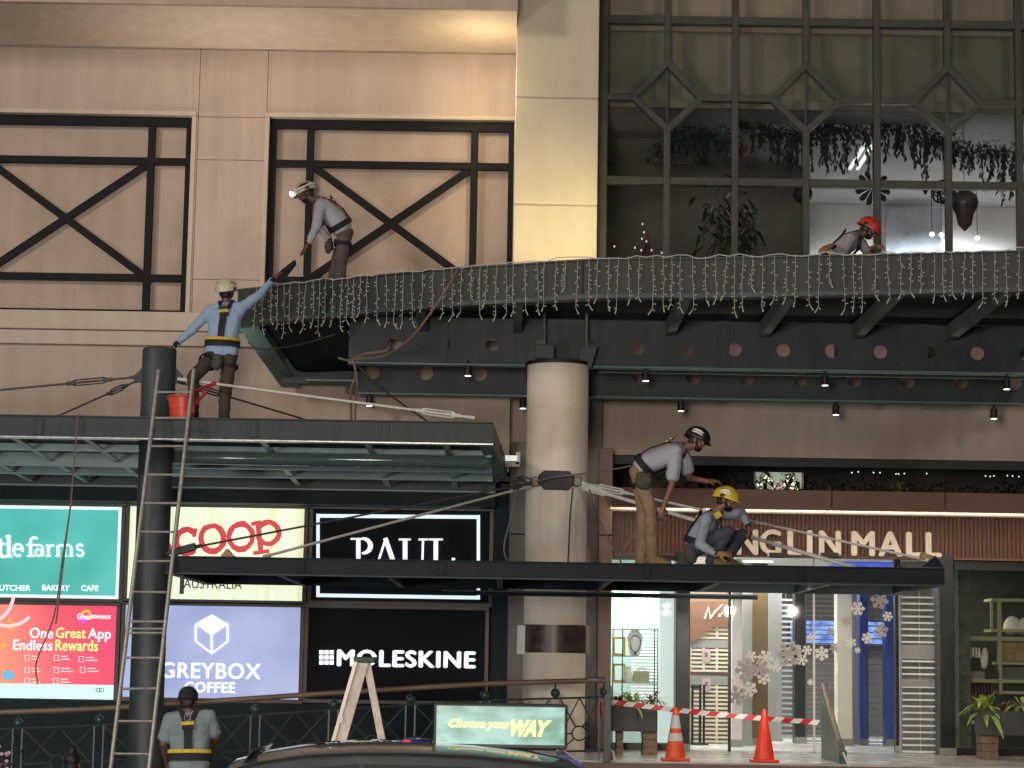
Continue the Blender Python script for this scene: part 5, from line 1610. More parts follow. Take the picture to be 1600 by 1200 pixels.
# ------------------------------------------------------------------ ramp railing
RA = [(-120, 1118), (0, 1113), (29, 1112), (156, 1107), (278, 1099), (400, 1091), (522, 1082.5), (642, 1075), (758, 1068.5), (868, 1065), (944, 1063)]
YRl = 26.35
rr_ = thing('ramp_railing', 'dark green ramp railing with brown handrail and ball finials', 'railing', (at(400, 1150, YRl).x, YRl, .5))
RP = [V((at(x, y, YRl).x, YRl, at(x, y, YRl).z)) for x, y in RA]
m = MB(); m.tube(smooth_edge(RP, 4), .033, 10); m.build('handrail', 'wood', rr_, smooth='auto')
m = MB(); m.tube([p + V((0, 0, -.20)) for p in smooth_edge(RP, 4)], .014, 6); m.build('lower_rail', 'railgreen', rr_)
m = MB(); m.tube([p + V((0, 0, -.83)) for p in smooth_edge(RP, 4)], .014, 6); m.build('bottom_rail', 'railgreen', rr_)
posts = [RP[0]] + RP[2:]
for p in posts:
    m = MB()
    for s1 in (-.055, .055): m.box(p.x + s1 - .009, p.x + s1 + .009, YRl - .012, YRl + .012, p.z - .95, p.z - .2)
    ps = m.build('post', 'railgreen', rr_)
    m = MB(); m.ell(p + V((0, 0, -.135)), .058, .058, .058, nu=16, nv=12); m.tube([p + V((0, 0, -.2)), p + V((0, 0, -.02))], .012, 6); m.build('ball_finial', M('green_ball', (.03, .07, .065), .25, var=.05), ps, smooth=True)
for a, b in zip(posts, posts[1:]):
    c = a.lerp(b, .5) + V((0, 0, -.62)); R = .085
    m = MB()
    m.tube([c + V((R * math.cos(k * math.pi / 10), 0, R * math.sin(k * math.pi / 10))) for k in range(21)], .011, 6, caps=False)
    for tgt in (a + V((.06, 0, -.21)), b + V((-.06, 0, -.21)), a + V((.06, 0, -.62)), b + V((-.06, 0, -.62)), a + V((.06, 0, -.83)), b + V((-.06, 0, -.83))):
        d = (tgt - c).normalized(); m.tube([c + d * R, tgt], .011, 6)
    # upper cross
    mid = a.lerp(b, .5) + V((0, 0, -.2))
    m.tube([a.lerp(b, .14) + V((0, .02, -.60)), mid + V((0, .02, 0))], .009, 6); m.tube([b.lerp(a, .14) + V((0, .02, -.60)), mid + V((0, .02, 0))], .009, 6)
    m.build('brace_panel', 'railgreen', rr_)
ep = RP[-1]
m = MB(); m.box(ep.x + .0, ep.x + .09, YRl - .045, YRl + .045, FZ - .02, ep.z - .06); m.build('end_post', 'railgreen', rr_, bevel=.006)
m = MB(); m.tube([ep + V((-.20, 0, .002)), ep + V((.02, 0, 0))], .036, 10); m.build('rail_sleeve', 'stud', rr_)
# ================================================================== LADDERS, BUCKET, CABLES, UPSTAIRS DECOR, CAR
def ladder():
    tl, tr = at(248, 578, 24.62), at(303, 577, 24.62)
    bl, br = at(171, 1215, 23.2), at(231, 1215, 23.2)
    kz = lambda a, b, z: a.lerp(b, (z - a.z) / (b.z - a.z))
    bl, br = kz(tl, bl, .125), kz(tr, br, .125)
    root = thing('leaning_ladder', 'tall aluminium ladder leaning on the left canopy by the steel post', 'ladder', (bl + br) / 2)
    m = MB(); m.tube([bl, tl], .024, 10); m.build('rail', 'tallow', root, smooth='auto')
    m = MB(); m.tube([br, tr], .024, 10); m.build('rail', 'tallow', root, smooth='auto')
    for py in (613, 653, 697, 742, 786, 831, 877, 925, 971, 982, 989, 1028, 1076, 1127, 1178):
        f = lambda a, b: min([a.lerp(b, i / 800) for i in range(801)], key=lambda p: abs(_py(p) - py))
        m = MB(); m.tube([f(tl, bl), f(tr, br)], .013, 8); m.build('rung', 'tallow', root, smooth='auto')
def _py(p):
    d = p - CAM; return 600 - F_PX * d.dot(_u) / d.dot(_f)
def _px(p):
    d = p - CAM; return 800 + F_PX * d.dot(_r) / d.dot(_f)
ladder()
# red bracket on the ladder head
rb_ = thing('ladder_bracket', 'red triangular metal bracket clamped to the leaning ladder head', 'bracket', at(300, 648, 24.6))
m = MB(); a, b, c, d = at(301, 645, 24.6), at(299, 612, 24.58), at(334, 599, 24.75), at(301, 636, 24.6)
m.tube([a, b], .032, 8); m.tube([b + V((.01, 0, .0)), c], .016, 8); m.tube([d, c], .019, 8); m.ell(c, .03, .03, .03); m.build('bracket_arm', 'redmetal', rb_, smooth='auto')
# bucket
bc = at(284, 654, 25.15); bt = at(284, 619, 25.15)
bk = thing('bucket', 'red plastic bucket with wire handle on the left canopy behind the ladder', 'bucket', (bc.x, 25.15, bc.z - .08))
h = bt.z - bc.z + .08
m = MB(); m.lathe((bc.x, 25.15, bc.z - .08), [(.125, 0), (.165, h * .93), (.178, h * .94), (.178, h), (.160, h), (.118, .02)], 32); m.build('body', 'bucket', bk, smooth='auto')
m = MB(); m.tube([(bc.x + .172 * math.cos(a), 25.15 - .05, bc.z - .08 + h * .95 - .16 * abs(math.sin(a)) * .5) for a in [math.pi * i / 12 for i in range(13)]], .006, 6); m.build('handle', 'stud', bk)
m = MB(); m.lathe((bc.x, 25.15, bc.z - .08), [(.166, h * .55), (.168, h * .55)], 8); m.bm.free() if 0 else m.build('rim_mark', 'bucket', bk)

# A-frame ladder
ap = at(568, 1031, 22.2)
al = thing('step_ladder', 'pinkish A-frame step ladder standing open before the ramp railing', 'ladder', (ap.x, 22.2, .12))
zt_ = ap.z
def leg(px_b, py_b, px_t, Y, wid, name='leg'):
    t_ = at(px_t, 1034, Y); b0 = at(px_b, py_b, Y)
    d = b0 - t_; b_ = t_ + d * ((t_.z - .125) / (t_.z - b0.z))
    m = MB(); m.bar(t_, b_, wid, .03); m.build(name, 'fibre', al, bevel=.006)
    return t_, b_
t1, e1 = leg(531, 1163, 568, 22.05, .11); t2, e2 = leg(531, 1163, 568, 22.5, .09)
t3, e3 = leg(598, 1163, 573, 22.08, .075); t4, e4 = leg(598, 1163, 573, 22.5, .07)
m = MB(); m.bar(t1 + V((-.075, -.02, 0)), e1 + V((-.075, -.02, 0)), .035, .05); m.build('front_channel', 'tallow', al)
for i in range(6):
    k = (i + .5) / 6.3
    m = MB(); a, b = t1.lerp(e1, k), t2.lerp(e2, k); m.box(a.x - .08, a.x + .02, a.y, b.y, a.z - .012, a.z + .012); m.build('tread', 'tallow', al)
m = MB(); m.box(ap.x - .09, ap.x + .13, 22.02, 22.54, zt_ - .03, zt_ + .03); m.build('top_cap', 'leaf_d', al, bevel=.01)
m = MB()
for k in (.3, .62): a = t1.lerp(e1, k); m.box(a.x - .085, a.x - .04, 22.0 , 22.022, a.z - .03, a.z + .03)
m.build('safety_sticker', 'paper', al)

# ------------------------------------------------------------------ loose cables and ropes
def cable(label, pts, mat, r, name='loose_cable', cat='cable', extra=None):
    P = smooth_edge([at(*p) for p in pts], 6)
    m = MB(); m.tube(P, r, 6)
    for e in (extra or []): m.tube(smooth_edge([at(*p) for p in e], 6), r, 6)
    tag(m.build(name, mat, smooth='auto'), label, cat)
cable('brown cable bundle drooping from the upper canopy to its left end', [(716, 418, 25.4), (700, 448, 25.3), (672, 490, 25.3), (640, 530, 25.5), (600, 556, 26), (552, 561, 26.3)], 'cable', .014,
      extra=[[(610, 535, 26.2), (603, 548, 26.1), (570, 553, 26.2), (548, 563, 26.3), (528, 559, 26.3)], [(550, 560, 26.3), (556, 585, 26.3), (548, 610, 26.3), (549, 650, 26.5), (552, 700, 26.5)], [(553, 565, 26.3), (558, 600, 26.3), (555, 652, 26.5), (556, 700, 26.5)]])
cable('dark cable slanting down from the cable bundle to the left canopy', [(545, 558, 26.3), (600, 610, 26.5), (670, 660, 26.8)], 'cable_d', .012)
cable('thin dark cable sagging under the left end of the upper canopy', [(388, 535, 27.2), (410, 546, 27.1), (470, 538, 26.8), (525, 522, 26.5)], 'cable_d', .008)
cable('thin rope hanging from the left canopy edge in front of the signs', [(122, 648, 24.6), (116, 720, 24.55), (110, 790, 24.5), (98, 870, 24.4), (85, 960, 24.3), (60, 1025, 24.2), (56, 1045, 24.2), (59, 1069, 24.2)], 'cable', .009, 'hanging_rope', 'rope',
      extra=[[(112, 780, 24.5), (105, 830, 24.4), (92, 940, 24.3), (87, 975, 24.3)]])
cable('grey rope tied across the round column plate to the worker', [(838, 752, 27.05), (870, 745, 26.95), (905, 741, 26.8), (950, 735, 25.6), (985, 728, 24.5)], 'rope', .010, 'safety_rope', 'rope')
cable('grey rope slanting down right of the round column', [(921, 765, 27), (930, 800, 26.6), (950, 840, 25.6), (972, 882, 24.4)], 'rope', .011, 'safety_rope', 'rope')
cable('short grey rope rising to the right behind the standing worker', [(972, 862, 26.4), (985, 845, 26.3), (1000, 822, 26.2)], 'rope', .010, 'safety_rope', 'rope')
cable('black cord hanging down the front of the round column', [(895, 762, 27.1), (891, 800, 27.12), (889, 840, 27.12), (887, 885, 27.1)], 'cable_d', .008)
cable('grey rope looping down left of the round column', [(806, 768, 26.6), (800, 800, 26.6), (788, 850, 26.4), (790, 870, 26.2), (795, 880, 26)], 'rope', .010, 'safety_rope', 'rope')
kn = at(800, 750, 26.8)
m = MB(); random.seed(9)
for i in range(14): a = kn + V((random.uniform(-.12, .16), random.uniform(-.05, .05), random.uniform(-.09, .08))); m.tube([a, a + V((random.uniform(-.1, .1), 0, random.uniform(-.05, .05))), a + V((random.uniform(-.12, .12), 0.02, random.uniform(-.09, .05)))], .013, 6)
tag(m.build('rope_knot', 'cable_d'), 'tangled dark knot of rope and shackles left of the round column', 'rope')
# offcuts on the entrance canopy
m = MB(); p = [at(x, y, Y2f + .4) for x, y in ((340, 874), (354, 857), (362, 866), (378, 876))]; m.prism([(q.x, Y2f + .4, q.z) for q in p], (0, .2, 0)); tag(m.build('wood_offcut', 'ply', bevel=.004), 'small brown wooden wedge lying on the left end of the entrance canopy', 'offcut')
a, b = at(1438, 868, Y2f + .2), at(1464, 877, Y2f + .2)
m = MB(); m.bar(a, b, .08, .1); tag(m.build('wood_offcut', 'ply', bevel=.006), 'pale plywood block at the right end of the entrance canopy', 'offcut')
m = MB(); a = at(395, 877, Y2f + .3)
for i in range(6): m.tube([a + V((i * .05, 0, -.02)), a + V((i * .05 + .03, 0.02, random.uniform(.02, .05))), a + V((i * .05 + .08, 0, -.02))], .008, 5)
tag(m.build('wire_scrap', 'cable_d'), 'curl of scrap wire lying on the entrance canopy edge', 'wire')

# ------------------------------------------------------------------ upstairs decoration
def leafcloud(m, c, rx, ry, rz, n, ln, wd, droop=.7, hang=False):
    for i in range(n):
        p = V((c.x + random.gauss(0, rx), c.y + random.gauss(0, ry), c.z + random.gauss(0, rz)))
        a = random.uniform(0, 6.28); el = random.uniform(-1.2, .5) if hang else random.uniform(-.6, .9)
        m.leaf(p, (math.cos(a) * math.cos(el), math.sin(a) * math.cos(el) * .6, math.sin(el)), ln * random.uniform(.6, 1.3), wd * random.uniform(.7, 1.3), droop)
def garland(label, pts, Y, hangs, seed, mat='leaf_d'):
    random.seed(seed)
    P = smooth_edge([at(x, y, Y) for x, y in pts], 5)
    root = thing('hanging_garland', label, 'garland', P[len(P) // 2], 'leaf garlands in the upstairs room')
    m = MB(); m.tube(P, .016, 6)
    for px in (pts[0][0] + 20, pts[-1][0] - 20):
        q = min(P, key=lambda p: abs(_px(p) - px)); m.tube([q, V((q.x, q.y, rz))], .004, 4)
    m.build('branch', 'branch', root)
    m = MB()
    for p in P: leafcloud(m, p, .10, .07, .08, 46, .06, .04)
    m.build('foliage', mat, root)
    m = MB()
    for hx, hy, n in hangs:
        q = min(P, key=lambda p: abs(_px(p) - hx)); e_ = at(hx, hy, Y)
        for k in range(n):
            x = q.x + random.gauss(0, .09); z = q.z
            zl = q.z + (e_.z - q.z) * random.uniform(.5, 1.05)
            while z > zl:
                a = random.uniform(0, 6.28); m.leaf((x, Y + random.uniform(-.06, .06), z), (math.cos(a) * .6, .4 * math.sin(a), -.8), random.uniform(.04, .075), .034, .5); z -= .018
                x += random.gauss(0, .008)
    m.build('trailing_leaves', mat, root)
garland('dark leaf garland with a pale bent branch, leftmost upstairs', [(1030, 245), (1052, 222), (1075, 208), (1105, 212), (1142, 222)], 30.6, ((1062, 255, 4), (1090, 270, 6), (1110, 265, 5), (1130, 245, 4)), 1)
garland('dense leaf garland at the second diamond window', [(1160, 190), (1185, 202), (1215, 210), (1245, 215), (1262, 205)], 30.6, ((1190, 235, 4), (1210, 260, 6), (1235, 275, 7), (1250, 280, 5)), 2)
garland('leaf garland with long thin trails right of the second diamond', [(1262, 205), (1300, 200), (1330, 205), (1362, 202)], 30.6, ((1280, 270, 6), (1300, 272, 7), (1320, 265, 4), (1358, 270, 3)), 3)
garland('leaf garland hanging around the third diamond window', [(1376, 205), (1400, 190), (1430, 182), (1450, 210), (1480, 225)], 30.6, ((1395, 240, 5), (1420, 275, 7), (1445, 275, 7), (1470, 260, 4)), 4)
garland('leaf garland at the far right of the window wall', [(1482, 225), (1510, 240), (1545, 235), (1600, 240)], 30.6, ((1500, 265, 4), (1525, 275, 5), (1560, 300, 6), (1585, 320, 8)), 6)
def pendant(label, px, py, r, Y, mat, kind, name, cat):
    c = at(px, py, Y)
    root = thing(name, label, cat, c)
    m = MB(); m.tube([c + V((0, 0, r * .9)), V((c.x, Y, rz))], .005, 4); m.build('cord', 'dark', root)
    m = MB()
    if kind == 'ball':
        random.seed(int(px))
        for i in range(14):
            ax = V((random.gauss(0, 1), random.gauss(0, 1), random.gauss(0, 1))).normalized(); u_ = ax.orthogonal().normalized(); v_ = ax.cross(u_)
            off = ax * random.uniform(-.4, .4) * r; rr0 = math.sqrt(max(.01, r * r - off.length_squared))
            m.tube([c + off + (u_ * math.cos(k * .349) + v_ * math.sin(k * .349)) * rr0 for k in range(19)], .011, 5, caps=False)
    elif kind == 'cone':
        m.lathe(c, [(r * .15, -r * .6), (r * .9, r * .7), (r * .85, r * .7)], 16)
    elif kind == 'balloon':
        m.lathe(c, [(.012, -1.9 * r), (.10 * r / .2, -1.45 * r), (.62 * r, -.75 * r), (.95 * r, -.1 * r), (r, .2 * r), (.88 * r, .65 * r), (.5 * r, .95 * r), (.1 * r, 1.05 * r)], 24)
    m.build('shade', mat, root, smooth='auto')
pendant('woven wicker ball lamp beside the second mullion upstairs', 1254, 303, .13, 30.5, 'wicker', 'ball', 'wicker_lamp', 'lamp')
pendant('open woven wicker ball lamp left of the dark balloon', 1474, 300, .17, 30.6, 'wicker', 'ball', 'wicker_lamp', 'lamp')
pendant('small black cone shaped pendant lamp right of the leaf ornament', 1446, 300, .06, 31, 'dark', 'cone', 'cone_lamp', 'lamp')
pendant('black cone pendant lamp high near the third diamond', 1541, 190, .07, 30.6, 'dark', 'cone', 'cone_lamp', 'lamp')
pendant('maroon bowl shaped pendant lamp beside the second mullion', 1160, 240, .11, 30.6, 'leaf_r', 'cone', 'bowl_lamp', 'lamp')
pendant('dark mauve balloon tapering downward in the bright window', 1507, 320, .20, 30.4, M('mauve_balloon', (.12, .08, .085), .3, var=.05), 'balloon', 'balloon', 'balloon')
# big leaf ornament
lo = thing('leaf_ornament', 'black monstera leaf cut-out hanging above the red helmet', 'ornament', at(1364, 305, 30.5))
m = MB(); c0 = at(1364, 292, 30.5); rad = 27 * 30.5 / F_PX
for i in range(12):
    a = -math.pi / 2 + (i - 5.5) * .50
    rr2 = rad * (1.12 - .05 * abs(i - 5.5) * .4)
    pts_ = [(.10 * rad, a - .16), (.75 * rr2, a - .20), (rr2, a - .12), (rr2 * 1.02, a + .06), (.86 * rr2, a + .20), (.10 * rad, a + .16)]
    m.prism([c0 + V((r2 * math.cos(t2), .0005 * i, r2 * math.sin(t2))) for r2, t2 in pts_], (0, .012, 0))
m.tube([c0 + V((0, .006, -.05)), V((c0.x, 30.5, rz))], .006, 5); m.build('leaf_blade', 'dark', lo)
# dark plants + Christmas items inside left
for px, py, n, lb, sd in ((1123, 350, 150, 'dark leafy potted plant deep inside the unlit room part', 5), (1160, 352, 170, 'taller dark leafy plant right of the potted one', 8)):
    random.seed(sd); c = at(px, py, 30.9)
    root = thing('indoor_plant', lb, 'plant', (c.x, 30.9, cz0))
    m = MB(); leafcloud(m, c, .13, .15, .28, n, .16, .06); m.build('foliage', 'leaf_d', root)
    m = MB(); m.tube([(c.x, 30.9, cz0), c + V((0, 0, .3))], [.03, .012], 6); m.build('trunk', 'branch', root)
    m = MB(); m.lathe((c.x, 30.9, cz0), [(.14, 0), (.19, .4), (.17, .4)], 16); m.build('pot', 'wicker', root)
xt = thing('glitter_figure', 'small decoration with white glints in the dark left window', 'decoration', at(1012, 400, 30.2))
m = MB(); c = at(1012, 385, 30.2); m.lathe(c + V((0, 0, -.25)), [(.10, 0), (.09, .1), (.03, .3), (.005, .42)], 12); m.build('body', 'leaf_r', xt, smooth='auto')
m = MB(); random.seed(2)
for dx, dy in ((-8, -35), (-6, -22), (-9, -12), (-2, -8), (-10, 6), (6, 6), (5, 14), (-20, 2), (-52, 0), (22, 10)):
    q = at(1012 + dx, 385 + dy, 30.15); m.ell(q, .012, .01, .018, nu=6, nv=4)
m.build('fairy_bulbs', E('lit_dim_bulb', (1, .92, .85), .8), xt)
# lit bulbs far inside
for px, py, lb in ((1456, 366, 'left one of the paired warm bulbs glowing upstairs'), (1471, 367, 'right one of the paired warm bulbs glowing upstairs'), (1527, 372, 'single bright warm bulb glowing at the right upstairs')):
    c = at(px, py, 34.5)
    root = thing('warm_bulb', lb, 'light bulb', c)
    m = MB(); m.ell(c, .042, .042, .036, nu=14, nv=10); m.build('globe', E('lit_warm_bulb', (1, .86, .6), 4), root, smooth=True)
    m = MB(); m.tube([c + V((0, 0, .04)), V((c.x, c.y, rz))], .006, 5); m.build('cord', 'dark', root)
# fluorescent tubes on the ceiling
a, b = at(1328, 256, 33.2), at(1352, 228, 31.6)
m = MB(); m.tube([V((a.x, a.y, rz - .03)), V((b.x, b.y, rz - .03))], .03, 8); m.tube([V((a.x + .12, a.y, rz - .03)), V((b.x + .12, b.y, rz - .03))], .03, 8); tag(m.build('tube_light', E('lit_fluoro', (.9, .95, 1), 1.1)), 'pair of fluorescent tubes on the upstairs ceiling', 'ceiling light')
# screens / panels in bright part
m = MB(); x0, x1, z0, z1 = rect(1384, 1470, 325, 400, 35.6); m.box(x0, x1, 35.6, 35.7, z0 - .3, z1); tag(m.build('frosted_screen', M('frosted_blue_screen', (.45, .50, .58), .3, var=.2, scale=2)), 'pale bluish frosted screen in the bright upstairs room', 'screen')

# ------------------------------------------------------------------ gallery decoration (above brown fascia)
random.seed(31)
hd = thing('leaf_hedge', 'long dark leafy hedge with tiny lights in the gallery recess', 'hedge', (5.5, 31.3, zc0))
m = MB(); x = at(960, 740, 31.3).x
while x < 9.5:
    leafcloud(m, V((x, 31.3, zc0 + .24)), .12, .12, .10, 20, .12, .05); x += .16
m.build('foliage', 'leaf_d', hd)
m = MB(); m.box(at(950, 740, 31.3).x, 9.6, 31.2, 31.4, zc0 - .02, zc0 + .10); m.build('trough', 'dark', hd)
m = MB()
for px in (1331, 1341, 1365, 1375, 1400, 1404, 1413, 1448, 1540, 1547, 1553, 1574, 1582, 1592): m.ell(at(px, 738 + (px - 1331) * .025 + random.uniform(-1, 1), 31.05), .011, .011, .011, nu=6, nv=4)
m.build('fairy_bulbs', E('lit_fairy', (.95, .97, 1), 1.1), hd)
for px, lb in ((1197, 'lit Christmas tree left of the pink sign in the gallery'), (1234, 'lit Christmas tree right of the pink sign in the gallery')):
    b0 = at(px, 765, 31.9); root = thing('christmas_tree', lb, 'tree', (b0.x, 31.9, zc0))
    m = MB()
    for i in range(140):
        k = random.random(); a = random.uniform(0, 6.28); r_ = .20 * (1 - k) + .02; m.leaf((b0.x + r_ * math.cos(a), 31.9 + r_ * math.sin(a), zc0 + .02 + k * .5), (math.cos(a), math.sin(a), -.3), .08, .035, .2)
    m.build('crown', 'leaf', root)
    m = MB(); m.tube([(b0.x, 31.9, zc0 - .1), (b0.x, 31.9, zc0 + .5)], [.03, .008], 6); m.build('trunk', 'branch', root)
    m = MB()
    for i in range(26):
        k = random.random(); a = random.uniform(3.3, 6.1); r_ = .22 * (1 - k) + .03; m.ell((b0.x + r_ * math.cos(a), 31.9 + r_ * math.sin(a), zc0 + .05 + k * .45), .013, .013, .013, nu=6, nv=4)
    m.build('fairy_bulbs', E('lit_tree_bulb', (1, .9, .55), 2.2), root)
x0, x1, z0, z1 = rect(1181, 1252, 738, 764, 32.4)
gl_ = thing('lit_panel', 'bright backlit panel behind the two Christmas trees', 'panel', ((x0 + x1) / 2, 32.4, z0))
m = MB(); m.box(x0, x1, 32.4, 32.44, z0, z1); m.build('lit_face', E('lit_white_gallery', S(190, 205, 180), .55), gl_)
m = MB(); m.box(x0 - .03, x0 - .001, 32.36, 32.46, z0, z1); m.box(x1 + .001, x1 + .03, 32.36, 32.46, z0, z1); m.build('frame', 'white', gl_)
x0, x1, z0, z1 = rect(1209, 1222, 752, 766, 31.5)
ps_ = thing('pink_sign', 'small round topped pink sign between the two Christmas trees', 'sign', ((x0 + x1) / 2, 31.5, z0))
m = MB(); cxm = (x0 + x1) / 2; rw = (x1 - x0) / 2
m.prism([(x0, 31.5, z0), (x1, 31.5, z0), (x1, 31.5, z1 - rw)] + [(cxm + rw * math.cos(a), 31.5, z1 - rw + rw * math.sin(a)) for a in [math.pi * i / 8 for i in range(1, 8)]] + [(x0, 31.5, z1 - rw)], (0, .02, 0)); m.build('board', E('lit_pink', S(235, 190, 185), .8), ps_)
m = MB()
for i in range(2): m.box(x0 + .03, x1 - .03, 31.494, 31.499, z0 + .05 + i * .045, z0 + .065 + i * .045)
m.build('printed_line', 'leaf_r', ps_)
m = MB(); c = at(1405, 758, 31.2); leafcloud(m, c, .04, .05, .05, 30, .07, .04); tag(m.build('yellow_shrub', 'leaf_y'), 'small yellowish shrub in front of the gallery hedge', 'plant')

# ------------------------------------------------------------------ TAXI passing in front
YT = 14.0
cx_ = -0.75
taxi = thing('taxi', 'dark taxi passing along the road with a lit roof advert screen', 'taxi', (cx_, YT, 0))
def roofz(px, py): return at(px, py, YT).z
# stations along x: (x, z_low, z_belt, z_roof, half widths low/belt/roof)
W_ = .88
def xz(px): return at(px, 1170, YT).x
st = [(-2.95, .34, .60, .62, .62), (-2.85, .25, .72, .74, .78), (-2.3, .22, .86, .90, .86), (xz(318) - .25, .22, .93, .98, .87), (xz(350), .22, .95, roofz(350, 1194), .88), (xz(400), .22, .96, roofz(400, 1181), .88), (xz(470), .22, .96, roofz(470, 1170.5), .88), (xz(560), .22, .96, roofz(560, 1166.5), .88), (xz(650), .22, .96, roofz(650, 1167.5), .88), (xz(740), .22, .97, roofz(740, 1172), .88), (xz(820), .22, .98, roofz(820, 1180), .88), (xz(890), .22, 1.0, roofz(890, 1192), .87), (.85, .22, 1.02, 1.14, .86), (1.35, .25, .98, 1.0, .83), (1.58, .36, .70, .72, .70)]
m = MB(); rings = []
for x, zl, zbelt, zrf, hw in st:
    cab = zrf - zbelt > .08
    wr = hw - .22 if cab else hw - .08
    ring = []
    for s1 in (-1, 1):
        pts_ = [(hw * .92, zl), (hw, zl + .18), (hw, zbelt * .75), (hw - .03, zbelt), (wr, zrf - .045), (wr - .10, zrf - .008), (wr * .45, zrf + .006 if cab else zrf)]
        ring.append([(x, YT + 1.0 + s1 * a, z) for a, z in pts_])
    rings.append([m.bm.verts.new(p) for p in ring[0] + ring[1][::-1]])
for a, b in zip(rings, rings[1:]):
    k = len(a)
    for j in range(k): m.bm.faces.new((a[j], a[(j + 1) % k], b[(j + 1) % k], b[j]))
m.bm.faces.new(rings[0]); m.bm.faces.new(rings[-1][::-1])
m.build('body', 'car', taxi, smooth='auto')
# side windows (both sides) + windscreens proud of the body
def glassq(q, nm):
    mm = MB(); mm.prism(q, (0, .006 if q[0][1] < YT + 1 else -.006, 0)); mm.build(nm, 'carglass', taxi)
def side_pt(i, t_, s1, o=.008):
    x, zl, zbelt, zrf, hw = st[i]; wr = hw - .22
    return V((x, YT + 1.0 + s1 * (hw - .03 + (wr - hw + .03) * t_ + o), zbelt + (zrf - .045 - zbelt) * t_))
for s1 in (-1, 1):
    for i0, i1 in ((5, 7), (7, 9), (9, 11)):
        q = [side_pt(i0, .05, s1), side_pt(i1, .05, s1), side_pt(i1, .86, s1), side_pt(i0, .86, s1)]
        q = [p.lerp((q[0] + q[2]) / 2, .04) for p in q]
        mm = MB(); mm.prism(q, (0, s1 * .006, 0)); mm.build('window', 'carglass', taxi)
    mm = MB(); mm.tube([side_pt(i, .97, s1, .012) for i in range(4, 12)], .011, 6); mm.build('window_trim', 'chrome', taxi)
    for wx in (-2.15, .75):
        wh = MB(); c = V((wx, YT + 1.0 + s1 * .80, .32))
        wh.tube([c - V((0, .10, 0)), c + V((0, .10, 0))], .315, 28); w_ = wh.build('wheel', 'rubber', taxi, bevel=.03)
        rm = MB(); rm.tube([c + V((0, s1 * .101, 0)), c + V((0, s1 * .115, 0))], .20, 20); rm.build('rim', 'stud', w_)
    mm = MB(); mm.ell((xz(360), YT + 1.0 + s1 * .98, 1.02), .06, .09, .06); mm.build('wing_mirror', 'car', taxi, smooth=True)
    mm = MB(); mm.ell((-2.8, YT + 1.0 + s1 * .58, .66), .12, .14, .06); mm.build('headlight', 'chrome', taxi, smooth=True)
    mm = MB(); mm.box(1.5, 1.56, YT + 1 + s1 * .45, YT + 1 + s1 * .7, .72, .82); mm.build('taillight', 'tape_r', taxi)
mm = MB(); q = [V((xz(322), YT + 1 - .70, 1.0)), V((xz(322), YT + 1 + .70, 1.0)), V((xz(392), YT + 1 + .60, roofz(396, 1181) - .01)), V((xz(392), YT + 1 - .60, roofz(396, 1181) - .01))]
mm.prism([p + V((-.03, 0, .03)) for p in q], (-.006, 0, .006)); mm.build('windscreen', 'carglass', taxi)
mm = MB(); a = at(880, 1186, YT + .7); mm.prism([at(x, y, YT + .7) for x, y in ((820, 1192), (850, 1183), (886, 1178), (912, 1196), (912, 1206), (830, 1206))], (0, .7, 0)); mm.build('boot_spoiler', 'carblue', taxi)
# roof display
YS_ = YT + .75
x0, x1, z0, z1 = rect(682, 882, 1104, 1163, YS_)
sl = at(882, 1134, YS_).z - at(682, 1134, YS_).z
mm = MB(); mm.box(x0 - .02, x1 + .02, YS_, YS_ + .34, z0 - .03, z1 + .018); rd = mm.build('roof_display', 'dark', taxi, bevel=.012)
mm = MB(); mm.box(x0, x1, YS_ - .006, YS_ - .0005, z0, z1); scr = mm.build('screen', emis_noise('lit_green_screen', S(70, 125, 105), S(150, 195, 190), 5, 1.0, (1, 1, 1.6)), rd)
WORLD[scr.name] = WORLD[rd.name].copy()
EA = E('lit_amber_letter', S(255, 222, 140), 1.25)
o = fit_text('Choose your', (701, 800, 1124, 1141), YS_ - .006, .004, EA, rd, bold=.05, shear=.3)
o = fit_text('WAY', (799, 862, 1125, 1151), YS_ - .006, .004, EA, rd, bold=.06, shear=.4)
mm = MB(); mm.box(x0 + .1, x1 - .05, YS_ + .08, YS_ + .26, z0 - .16, z0 - .032); mm.build('display_base', 'car', taxi)
# roof lamp
c = at(650, 1166, YT + 1.0)
mm = MB(); mm.ell(c, .13, .16, .065, nu=18, nv=10); mm.build('roof_lamp', 'carblue', taxi, smooth=True)
mm = MB(); mm.ell(at(636, 1164, YT + .9), .05, .08, .035, nu=14, nv=8); mm.build('lamp_lens', E('lit_red_lens', S(235, 60, 70), .8), taxi, smooth=True)
